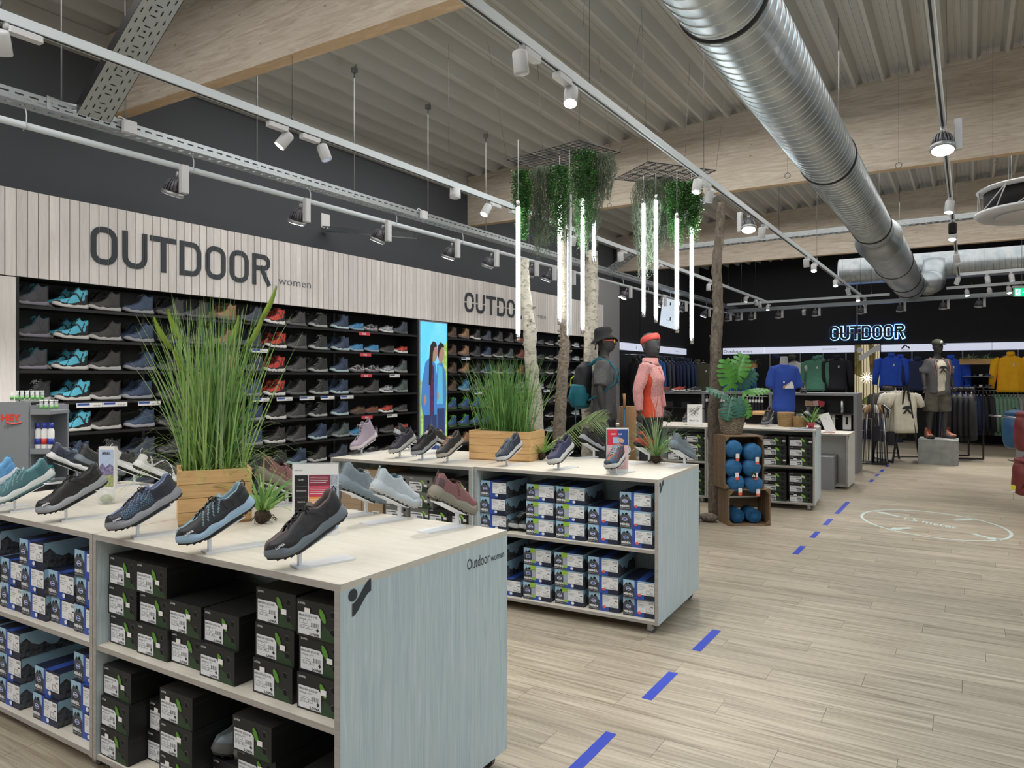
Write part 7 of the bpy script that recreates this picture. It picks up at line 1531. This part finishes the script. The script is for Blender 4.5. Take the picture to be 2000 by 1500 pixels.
for k, py in enumerate((735, 755)):
    y = 20.75; a, b = PY(1880, py, y), PY(1940, py, y); m = MB(); m.box(a.x, b.x, y-.3, y+.4, a.z-.02, a.z); m.build('wall_shelf', 'display_grey', label='dark wall shelf with folded clothes, %s one left of yellow jacket' % ('upper', 'lower')[k], cat='shelf')
    for j in range(4):
        m = MB(); c_ = ('royal', 'navy', 'white', 'slate')[j]; m.cbox((0, 0, .012), (.19, .26, .022), bev=.01); m.cbox((0.005, 0, .034), (.18, .25, .018), bev=.01); o = m.build('folded_shirt', 'cloth_'+c_, label='%s folded shirt on the %s rear wall shelf' % (c_, ('upper', 'lower')[k]), cat='clothing', group='folded shirts on the rear shelves'); o.location = (a.x+.13+j*(b.x-a.x-.2)/3.6, y-.12, a.z+.001)
# hats on wall
for px, nm, c_ in ((1515, 'navy cap', 'navy'), (1547, 'dark green cap', 'darkolive')):
    p = PY(px, 699, 20.8); m = MB(); m.lathe([(.10, 0), (.10, .05), (.07, .09), (1e-5, .105)], 16); m.tube([(-.10, -.06, 0), (0, -.17, -.02), (.10, -.06, 0)], .012, 6, flat=.4); o = m.build('cap', 'cloth_'+c_, label='%s on a peg of the rear wall' % nm, cat='hat', group='caps on the rear wall'); o.location = p
    m = MB(); m.cyl((0, .0, .03), (0, .38, .03), .006, 5); m.build('peg', 'chrome', o)
# ================================================================ GONDOLA WITH ACCESSORIES
gx0, gx1, gy0, gy1, gh = -5.4, -1.59, 13.35, 14.1, 1.34
go = empty('gondola_shelf', (gx1, gy0, 0), label='grey mid-floor gondola shelving with accessories behind the blue torso', cat='shelving')
m = MB(); m.box(gx0, gx1, gy0, gy1, gh-.04, gh); child(m, 'top_board', 'display_grey', go)
for x in (gx0, -4.2, -3.0, gx1-.05): m = MB(); m.box(x, x+.05, gy0, gy1, 0, gh-.04); child(m, 'upright_panel', 'display_grey', go)
m = MB(); m.box(gx0+.05, gx1-.05, gy0+.38, gy0+.4, .1, gh-.04); child(m, 'back_panel', 'black_metal', go)
for z in (.12, .72, 1.0): m = MB(); m.box(-3.0+.05, gx1-.05, gy0, gy0+.37, z-.02, z); child(m, 'shelf', 'black_metal', go)
for z in (.12, 1.05): m = MB(); m.box(gx0+.05, -3.0, gy0, gy0+.37, z-.02, z); child(m, 'shelf', 'black_metal', go)
m = MB(); m.cyl((-4.15, gy0+.02, 1.27), (-3.0, gy0+.02, 1.27), .01, 6); child(m, 'hook_rail', 'chrome', go)
for k in range(20):
    m = MB(); m.tube([(0, 0, 0), (0, -.01, -.04)], .004, 4, 1); m.cbox((0, -.01, -.07), (.035, .03, .05), 1); m.cbox((0, -.01, -.18), (.038, .04, .17), 0)
    if k == 0: sk = m.build('sock_pack', ['cloth_black', 'paper']); o = sk
    else: o = dup(sk)
    o.location = (-4.10+k*.052, gy0+.0, 1.26); tag(o, 'dark sock pack with white card on the gondola hook rail, %s from left' % ORD[k], 'socks', 'sock packs on the gondola')
bt = MB(); bt.lathe([(.035, 0), (.037, .01), (.037, .17), (.030, .19), (.030, .23), (1e-5, .235)], 14); o = bt.build('steel_bottle', 'chrome', label='steel drinking bottle on the upper gondola shelf', cat='bottle'); o.location = (-1.83, gy0+.12, 1.001)
m = MB(); m.cbox((0, 0, .03), (.30, .2, .06), 0, bev=.02); m.cbox((-.05, -.02, .08), (.16, .12, .05), 0, bev=.02); o = m.build('black_pouch', 'cloth_black', label='black folded pouch beside the steel bottle on the gondola', cat='bag'); o.location = (-2.25, gy0+.15, 1.001)
for k, (dx, an, c_) in enumerate(((0, .2, 'kraft'), (.10, -.15, 'leaf_pink'), (.18, .35, 'sale_red'))):
    m = MB(); m.cbox((0, 0, .05), (.12, .02, .09), 0); o = m.build('small_carton', c_, label='small %s carton leaning above the black pouch on the gondola' % ('brown', 'pink', 'red')[k], cat='box', group='small cartons on the gondola'); o.location = (-2.36+dx, gy0+.10+.03*k, 1.112); o.rotation_euler = (.2, an*.5, 0)
for k in range(5):
    m = MB(); m.cbox((0, 0, .14), (.13, .03, .26), 0, bev=.004); m.cyl((0, -.02, .10), (0, -.02, .22), .018, 8, 1); o = m.build('boxed_accessory', ['paper', 'cloth_black'], label='white boxed accessory on the lower gondola shelf, %s from the left' % ORD[k], cat='box', group='boxed accessories'); o.location = (-2.75+k*.25, gy0+.1, .722)
for k in range(6):
    m = MB(); m.cbox((0, 0, .05), (.18, .12, .10), 0, bev=.01); o = m.build('accessory_pack', ('cloth_black', 'cloth_anthra')[k % 2], label='dark pack on the left gondola shelf, %s from left' % ORD[k], cat='box', group='dark packs on the gondola'); o.location = (-5.2+k*.34, gy0+.1, 1.051)
mat('coral', (.60, .10, .06), .5); mat('white_box', (.7, .7, .7), .5)

for k in range(3): o = dup(lowb, None, (-4.85+.30*k, gy0+.12, gh+.001), (0, 0, radians(-150)), (.9,)*3, 'trail shoe lying on top of the gondola, %s from left' % ORD[k], 'shoes on the gondola top', CW[('rust', 'red', 'black')[k]]); o['category'] = 'shoe'
for k, x in enumerate((-2.65, -2.47)): o = dup(boot, None, (x, 12.95, .971-.971+gh+.001) if False else (x, gy0+.25, gh+.001), (0, 0, radians(-80)), (1,)*3, 'dark hiking boot on the gondola top behind the spiky plant, %s one' % ('left', 'right')[k], 'shoes on the gondola top', CW['dark grey']); o['category'] = 'boot'
# card display right of gondola: pile of gloves / poles stand
ps = empty('pole_stand', PZ(1705, 905, 0), label='crowded stand of trekking poles and packs beside the gondola end', cat='display stand'); m = MB(); m.cyl((0, 0, 0), (0, 0, 1.3), .02, 8); m.cbox((0, 0, .01), (.5, .5, .02)); m.build('post', 'black_metal', ps)
for k in range(16):
    a = 2*pi*k/16; q = MB(); rr = .16+.04*(k % 2); x, y = rr*cos(a), rr*sin(a); q.cyl((x*1.3, y*1.3, .03), (x, y, .95), .010, 6, 0); q.cyl((x, y, .95), (x*.95, y*.95, 1.10), .017, 8, 1); q.tube([(x, y, 1.09), (x*1.5, y*1.5, 1.0), (x*1.4, y*1.4, .86)], .009, 5, 1); o = q.build('trekking_pole', [('fin_grey', 'cloth_black', 'cloth_slate', 'chrome')[k % 4], ('cloth_black', 'white_box', 'cork')[k % 3]], label='trekking pole in the crowded stand, %s round the post' % ORD[k], cat='pole', group='poles in the stand'); o.location = ps.location
for k in range(5):
    m = MB(); m.cbox((0, 0, -.14), (.12, .05, .26), 0, bev=.02); o = m.build('glove_pack', ('cloth_black', 'cloth_anthra')[k % 2], label='dark glove pack hanging on the pole stand, %s one' % ORD[k], cat='glove', group='glove packs'); o.location = ps.location+Vector((.30*cos(k*1.25), .30*sin(k*1.25), .62+.1*(k % 3)))
    m = MB(); m.cyl((0, 0, -.02), (-.28*cos(k*1.25), -.28*sin(k*1.25), .02), .004, 4); m.build('hook', 'chrome', o)
# ================================================================ TORSO FORM, POTS, PAPERS ON THE FAR ISLAND
pt = PD(1531, 840, 9.75); ang = TH+.1; pt = PD(1531, 838, 10.0); tf = empty('torso_form', (pt.x, pt.y, .971), ang, label='grey torso form in a royal blue t-shirt on the far island', cat='mannequin')
tf.scale = (.84, .85, 1.13)
m = MB(); ell(m, [(0, 0, .0, .15, .10), (0, 0, .10, .175, .12), (0, 0, .22, .165, .11)], 22); o = m.build('shorts', 'denim_dark', tf); m = MB(); ell(m, [(0, 0, .2, .15, .10), (0, 0, .45, .15, .10), (0, 0, .62, .15, .09), (0, 0, .70, .07, .06), (0, 0, .80, .058, .06), (0, 0, .815, .05, .05)], 22); m.build('form', 'wall_grey', tf)
m = MB(); ell(m, [(0, 0, .14, .17, .13), (0, 0, .20, .19, .145), (0, 0, .34, .17, .125), (0, -.005, .52, .185, .13), (0, 0, .62, .195, .12), (0, 0, .68, .15, .09), (0, 0, .72, .085, .07)], 26)
for sd in (1, -1): m.tube([(sd*.10, 0, .66), (sd*.185, 0, .645), (sd*.225, -.005, .54), (sd*.245, -.01, .44)], [.06, .066, .070, .074], 14)
o = m.build('t_shirt', 'blue_tee', tf); remesh(o, .012, .03)
m = MB(); y = -.155; m.add([(-.09, y, .43), (.09, y, .43), (.09, y, .46), (.06, y, .52), (.02, y, .50), (-.04, y, .475), (-.09, y, .46)], [tuple(range(7))], 0); disc(m, -.075, .505, .014, .014, y, 1, 12); m.add([(-.09, y-.001, .43), (-.06, y-.001, .43), (-.05, y-.001, .455), (.05, y-.001, .50), (.02, y-.001, .49), (-.09, y-.001, .462)], [tuple(range(6))], 2); put_text(m, 'NATURE', .03, (-.03, y-.002, .434), UX, UZ, 1, bold=.04, width=.115); m.build('chest_print', ['paper', 'label_bright', 'cork'], tf)
for k, (px, py, r0, r1, hh, lab) in enumerate(((1535, 833, .085, .098, .18, 'larger seagrass pot on the far island'), (1562, 834, .070, .080, .13, 'smaller seagrass pot on the far island'))):
    p = PZ(px, py, .971); p.z = .9708; b = empty('seagrass_pot', p, label=lab, cat='basket'); basket(b, r0, r1, hh, 14, 'seagrass', 22)
p = PD(1490, 810, 9.9); r = empty('round_tray', (p.x, p.y, .971), label='round wooden tray on a black foot, left of the seagrass pots', cat='tray'); zt_ = p.z-.971
m = MB(); m.lathe([(1e-5, zt_), (.135, zt_), (.14, zt_+.05), (.132, zt_+.05), (.128, zt_+.01)], 24); m.build('tray', 'planter_wood', r); m = MB(); m.cyl((0, 0, 0), (0, 0, zt_), .02, 10); m.cyl((0, 0, 0), (0, 0, .01), .07, 16); m.build('foot', 'black_metal', r)
for k, (px, py, w_, c_, nm) in enumerate(((1462, 829, .26, 'kraft', 'brown printed'), (1440, 826, .24, 'paper', 'white'), (1505, 833, .28, 'paper', 'white'), (1564, 838, .22, 'photo_blue', 'blue photo'), (1580, 837, .16, 'display_grey', 'grey'))):
    p = PZ(px, py, .9705); m = MB(); m.cbox((0, 0, .0012), (w_, .2, .002)); m.box(-w_*.4, w_*.2, -.05, -.02, .0022, .0026, 1); o = m.build('leaflet', [c_, 'ink_grey'], label='%s leaflet lying flat on the far island, %s from left' % (nm, ORD[k]), cat='paper', group='leaflets on the far island'); o.location = p; o.rotation_euler = (0, 0, TH*.4*k)
p = PZ(1357, 830, .971); r = empty('brochure_stand', p, TH, label='white line-drawing brochure stand on the far island behind the trunk', cat='sign'); m = MB(); m.cbox((0, .004, .14), (.2, .004, .27)); m.cbox((0, .004, .003), (.2, .07, .005)); put_text(m, 'Move Up', .03, (-.07, .001, .05), UX, UZ, 1, bold=.02, width=.12)
for k in range(7): rn = random.Random(k); m.tube([(rn.uniform(-.09, .09), .0, rn.uniform(.1, .26)) for q in range(4)], .0014, 3, 1)
m.build('holder', ['paper', 'ink_grey'], r)
r = empty('brochure_stand', (PD(1640, 848, 11.75).x, 11.62, .7905), TH, label='pink brochure leaning on the low display table', cat='sign')
m = MB(); R_x = Matrix.Rotation(-.35, 3, 'X') @ Matrix.Rotation(-.25, 3, 'Y'); m.cbox((0, .03, .15), (.16, .004, .28), 0, R_x); m.cbox((0, .025, .12), (.13, .002, .16), 1, R_x); m.cbox((0, .0, .01), (.16, .08, .018), 1); m.build('holder', ['paper', 'leaf_pink'], r)
# ================================================================ FAR MANNEQUIN, PLINTH, RACK
pA, pB = PZ(1793, 905, 0), PZ(1867, 912, 0); pA = PZ(1793, 906, 0); pw = .64; pang = 0.0; ztop_ = PD(1793, 858, (H*F/(906-CY))).z
m = MB(); m.box(0, pw, 0, .75, 0.0, ztop_); mat('concrete', (.22, .23, .225), .8, noise=(.30, .31, .30), nscale=7); o = m.build('display_plinth', 'concrete', label='grey concrete-look cube carrying the far mannequin', cat='plinth'); o.location = pA; o.rotation_euler = (0, 0, pang); o.location.z = .0
dF = 13.9; pq_ = PD(1831, 700, dF); fa = TH+.08; f2 = empty('mannequin', (pq_.x, pq_.y, ztop_), fa, label='far dark mannequin with cap, open grey shirt and khaki shorts', cat='mannequin'); SC = 1.0
top_want = H+(738-662)/F*dF-ztop_; f2.scale = (1.08, 1.05, top_want/1.86)
af = ((.27, -.02, .96), (.29, -.08, .98)); bd = person_parts(arms=af, legspread=.04).build('body', 'mannequin', f2); remesh(bd, .012, sm=3)
m = MB(); ell(m, [(0, 0, .86, .17, .125), (0, 0, 1.0, .165, .12), (0, -.01, 1.25, .175, .130), (0, -.01, 1.36, .18, .128), (0, 0, 1.44, .15, .10), (0, 0, 1.49, .09, .075)], 24); o = m.build('cream_t_shirt', 'cream', f2); remesh(o, .014, .02)
m = MB()
for sd in (1, -1): ell(m, [(sd*.115, .01, .84, .095, .15), (sd*.115, .01, 1.1, .09, .145), (sd*.115, .01, 1.34, .095, .148), (sd*.11, .01, 1.44, .08, .12), (sd*.08, .01, 1.49, .045, .085)], 18); q = sleeve(sd, 1, (sd*af[0][0], af[0][1], af[0][2]), .46, .078, .088); m.add(q.v, q.f, 0, True)
o = m.build('open_shirt', 'cloth_slate', f2); o.material_slots[0].link = 'OBJECT'; o.material_slots[0].material = mat('shirt_grey', (.10, .10, .105), .8); remesh(o, .014, .02)
m = MB(); ell(m, [(0, 0, .80, .19, .13), (0, 0, .95, .17, .12)])
for sd in (1, -1): m.tube([(sd*.09, 0, .88), (sd*.11, 0, .7), (sd*.13, .0, .50)], [.115, .118, .118], 18)
o = m.build('shorts', 'khaki', f2); remesh(o, .014, .03)
m = MB(); m.lathe([(.084, 0), (.086, .03), (.075, .075), (.04, .10), (1e-5, .105)], 22, (0, .0, 1.755), sy=1.22); m.tube([(-.07, -.085, 1.76), (-.03, -.165, 1.755), (.03, -.165, 1.755), (.07, -.085, 1.76)], .012, 8, flat=.6); m.cbox((0, -.14, 1.757), (.11, .09, .006)); m.build('cap', 'cap_green', f2)
m = MB(); m.cyl((0, -.106, 1.795), (0, -.109, 1.795), .026, 16); m.build('cap_badge', 'paper', f2)
for sd in (1, -1): m = MB(); m.tube([(sd*.10, .14, 1.42), (sd*.11, .04, 1.50), (sd*.12, -.10, 1.45), (sd*.125, -.16, 1.33), (sd*.14, -.12, 1.12)], .016, 8, flat=.5); m.build('pack_strap', 'strap_pink', f2)
m = MB(); m.prism([(-.07, .0), (0, .09), (.07, 0), (.04, 0), (0, .05), (-.04, 0)], (0, -.158, 1.22), UX, UZ, .002); m.prism([(cos(a*pi/8)*.08, sin(a*pi/8)*.05) for a in range(9)], (0, -.156, 1.30), UX, UZ, .002); m.build('chest_print', 'ink', f2)
for sd in (1, -1):
    q = f2.matrix_basis @ Vector((sd*.15, .10, .0)); o = dup(boot, None, (q.x, q.y, ztop_+.002), (0, 0, fa-pi/2+.25*sd), (1.08,)*3, 'tan and orange hiking boot worn by the far mannequin, %s foot' % ('right' if sd < 0 else 'left'), 'boots of the far mannequin', CW['hiker']); o['category'] = 'boot'
# a-frame rack with t-shirt and jackets
ra = PZ(1745, 905, 0); rb = PZ(1790, 908, 0); rk = empty('a_frame_rack', ra, TH, label='black A-frame clothes rack left of the concrete cube', cat='clothes rail')
def lc(px, py, dd): p = PD(px, py, dd); v = Matrix.Rotation(-TH, 3, 'Z') @ (p-ra); return v
dR = H*F/(905-CY); hR = lc(1765, 755, dR).z
for yy in (0, .75):
    for (xa_, xb_) in ((-.02, .22), (.50, .26)): m = MB(); m.bar((xa_, yy, 0.001), (xb_, yy, hR), .028, .028); m.build('leg', 'black_metal', rk)
    m = MB(); m.bar((.0, yy, .12), (.49, yy, .12), .02, .02); m.build('brace', 'black_metal', rk)
m = MB(); m.bar((.24, -.1, hR), (.24, .9, hR), .03, .03); m.build('top_bar', 'black_metal', rk); m = MB(); m.bar((-.02, 0, .03), (-.02, .75, .03), .025, .025); m.build('foot_bar', 'black_metal', rk)
def rl(x, y, z): return ra+Matrix.Rotation(TH, 3, 'Z') @ Vector((x, y, z))
g_o = garment(TS, rl(.24, .05, hR-.09), TH+.05, 'cream2', 'cream t-shirt with a mountain print, front of the A-frame rack', 'clothes on the A-frame rack', .50, .78)
m = MB(); m.prism([(-.10, .0), (0, .11), (.10, 0), (.05, 0), (0, .06), (-.05, 0)], (0, -.082, -.42), UX, UZ, .002); m.prism([(cos(a*pi/8)*.10, sin(a*pi/8)*.06) for a in range(9)], (0, -.080, -.33), UX, UZ, .002); m.build('chest_print', 'ink', g_o)
for k in range(6): garment(TS if k < 3 else HD, rl(.24, .14+.12*k, hR-.09), TH+.05, ('cream2', 'cream2', 'white', 'darkbrown', 'darkbrown', 'anthra')[k], '%s garment on the A-frame rack, %s behind the cream t-shirt' % (('cream', 'cream', 'white', 'dark brown', 'dark brown', 'black')[k], ORD[k]), 'clothes on the A-frame rack', .50 if k < 3 else .58, .78 if k < 3 else .92)
# second rack with dark jackets right of plinth
r2 = PZ(1893, 900, 0); rk2 = empty('clothes_rack', r2, TH-.15, label='low black rack of dark jackets right of the far mannequin', cat='clothes rail'); hh = 1.42
for x in (-.35, .25): 
    for y in (0, .6): m = MB(); m.bar((x, y, .03), (x, y, hh), .025, .025); m.build('leg', 'black_metal', rk2)
m = MB(); m.bar((-.36, .3, hh), (.26, .3, hh), .025, .025); m.build('top_bar', 'black_metal', rk2); m = MB(); m.bar((-.35, 0, .04), (.25, 0, .04), .03, .03); m.bar((-.35, .6, .04), (.25, .6, .04), .03, .03); m.build('foot_bar', 'black_metal', rk2)
for k in range(6): q = r2+Matrix.Rotation(TH-.15, 3, 'Z') @ Vector((-.32+.1*k, .3, hh-.09)); garment(HD, q, TH-.15+pi/2-.5, ('navy', 'anthra', 'black', 'anthra', 'black', 'anthra')[k], 'dark jacket on the low rack right of the far mannequin, %s from left' % ORD[k], 'jackets on the low dark rack', .52, .95)
# tilted screen hanging in the dark corner
p = PD(1309, 610, 16.5); sc_ = empty('hanging_screen', p, TH+.25, label='tilted flat screen showing a snow slope in the dark corner', cat='screen'); sc_.rotation_euler = (radians(-12), radians(14), TH+.3)
mat('snow', (.5, .55, .6), .5, emit=(.55, .62, .7), es=.55, noise=(.3, .4, .5), nscale=3); m = MB(); m.cbox((0, .03, 0), (.50, .05, .78), 0); m.build('housing', 'black_metal', sc_); m = MB(); m.cbox((0, .0, 0), (.46, .004, .74), 0); m.build('picture', 'snow', sc_)
m = MB(); m.cbox((-.02, -.003, .2), (.03, .003, .07)); m.cbox((.02, -.003, -.15), (.03, .003, .08)); m.cbox((0, -.003, -.2), (.16, .003, .006)); m.build('skier_figures', 'ink', sc_)
m = MB(); m.cyl(p+Vector((0, 0, .3)), (p.x, p.y, zc(p.x)+.12), .015, 8); o = m.build('screen_pole', 'black_metal', sc_); bpy.context.view_layer.update(); o.matrix_parent_inverse = sc_.matrix_world.inverted()
# ================================================================ BACKPACKS AT THE RIGHT EDGE
mat('pack_blue', (.02, .09, .20), .45); mat('pack_maroon', (.13, .018, .018), .5, noise=(.20, .03, .03), nscale=8)
def big_pack(px, py, d_, w_, h_, mt, lab, rz=0):
    p = PD(px, py, d_); r = empty('trekking_backpack', p, TH+rz, label=lab, cat='backpack', group='backpacks at the right edge'); m = MB(); rn = random.Random(px)
    ell(m, [(0, 0, -h_*.5, w_*.25, .08), (0, 0, -h_*.44, w_*.42, .12), (0, -.01, -h_*.2, w_*.5, .14), (0, -.01, h_*.1, w_*.5, .14), (0, 0, h_*.3, w_*.44, .12), (0, 0, h_*.36, w_*.36, .10), (0, -.02, h_*.40, w_*.46, .14), (0, -.02, h_*.47, w_*.42, .13), (0, 0, h_*.5, w_*.2, .07)], 26, 0, 2.3); o = m.build('pack_body', mt, r); remesh(o, .014, .035, 2)
    m = MB(); ell(m, [(0, -.12, -h_*.4, w_*.24, .04), (0, -.14, -h_*.3, w_*.33, .06), (0, -.14, -h_*.02, w_*.31, .05), (0, -.12, h_*.06, w_*.18, .02)], 18, 0, 2.6); m.build('front_pocket', mt, r)
    for sd in (1, -1): m = MB(); m.tube([(sd*w_*.3, -.10, h_*.45), (sd*w_*.32, -.17, h_*.3), (sd*w_*.34, -.16, -.05), (sd*w_*.38, -.1, -h_*.3)], .007, 5, flat=.4); m.build('compression_strap', 'pack_black', r)
    m = MB(); m.tube([(-.04, .02, h_*.5), (0, .02, h_*.56), (.04, .02, h_*.5)], .008, 6); m.build('grab_loop', 'pack_black', r)
    m = MB(); m.cyl((0, .10, h_*.3), (.0, .42, h_*.32), .010, 6); m.build('hook_arm', 'chrome', r); return r
big_pack(1984, 838, 9.6, .30, .50, 'pack_blue', 'blue trekking backpack, upper left at the right picture edge', .2)
big_pack(2008, 842, 9.0, .30, .50, 'pack_maroon', 'dark red trekking backpack cut by the right edge, upper one', .1)
big_pack(2008, 930, 8.8, .34, .46, 'pack_maroon', 'dark red trekking backpack cut by the right edge, lower one', -.1)
q0 = PZ(1982, 905, 0); m = MB(); m.box(0, .9, 0, 1.5, 0, .72); o = m.build('low_display_block', 'display_grey', label='dark grey block stand under the backpacks at the right edge', cat='display stand'); o.location = PZ(1995, 935, 0); o.rotation_euler = (0, 0, .0)
m = MB(); m.box(.15, .2, 0.2, .25, .72, 1.6); m.box(.15, .9, .2, .24, 1.5, 1.55); o2 = m.build('hanging_rack', 'black_metal', label='black hanging rack above the grey block stand', cat='rack'); o2.location = o.location
mat('yellow_tag', (.75, .72, .05), .5); p = PD(1979, 952, 8.7); r = empty('price_card', p, TH, label='yellow hexagonal price card hanging off the lower red backpack', cat='tag'); m = MB(); m.cyl((0, 0, 0), (0, .002, 0), .034, 6, 0, smooth=False); m.cbox((0, .003, -.04), (.05, .001, .03), 1); m.build('card', ['yellow_tag', 'paper'], r); m = MB(); m.tube([(0.0, 0, -.055), (.005, 0, -.11), (-.005, 0, -.15)], .0015, 4); m.tube([(0, 0, .03), (.03, .05, .06), (.1, .05, .05)], .0015, 4); m.build('string', 'ink', r)
# unused prototypes are never left behind
for o in list(bpy.data.objects):
    if o.parent is None and o.type in ('MESH', 'EMPTY') and 'label' not in o and o.get('kind') != 'structure':
        for c in list(o.children_recursive): bpy.data.objects.remove(c)
        bpy.data.objects.remove(o)
# plain one-piece names get Blender's own suffixes only
for o in bpy.data.objects:
    if o.name.startswith('trail_shoe_hi'): o.name = 'trail_shoe'
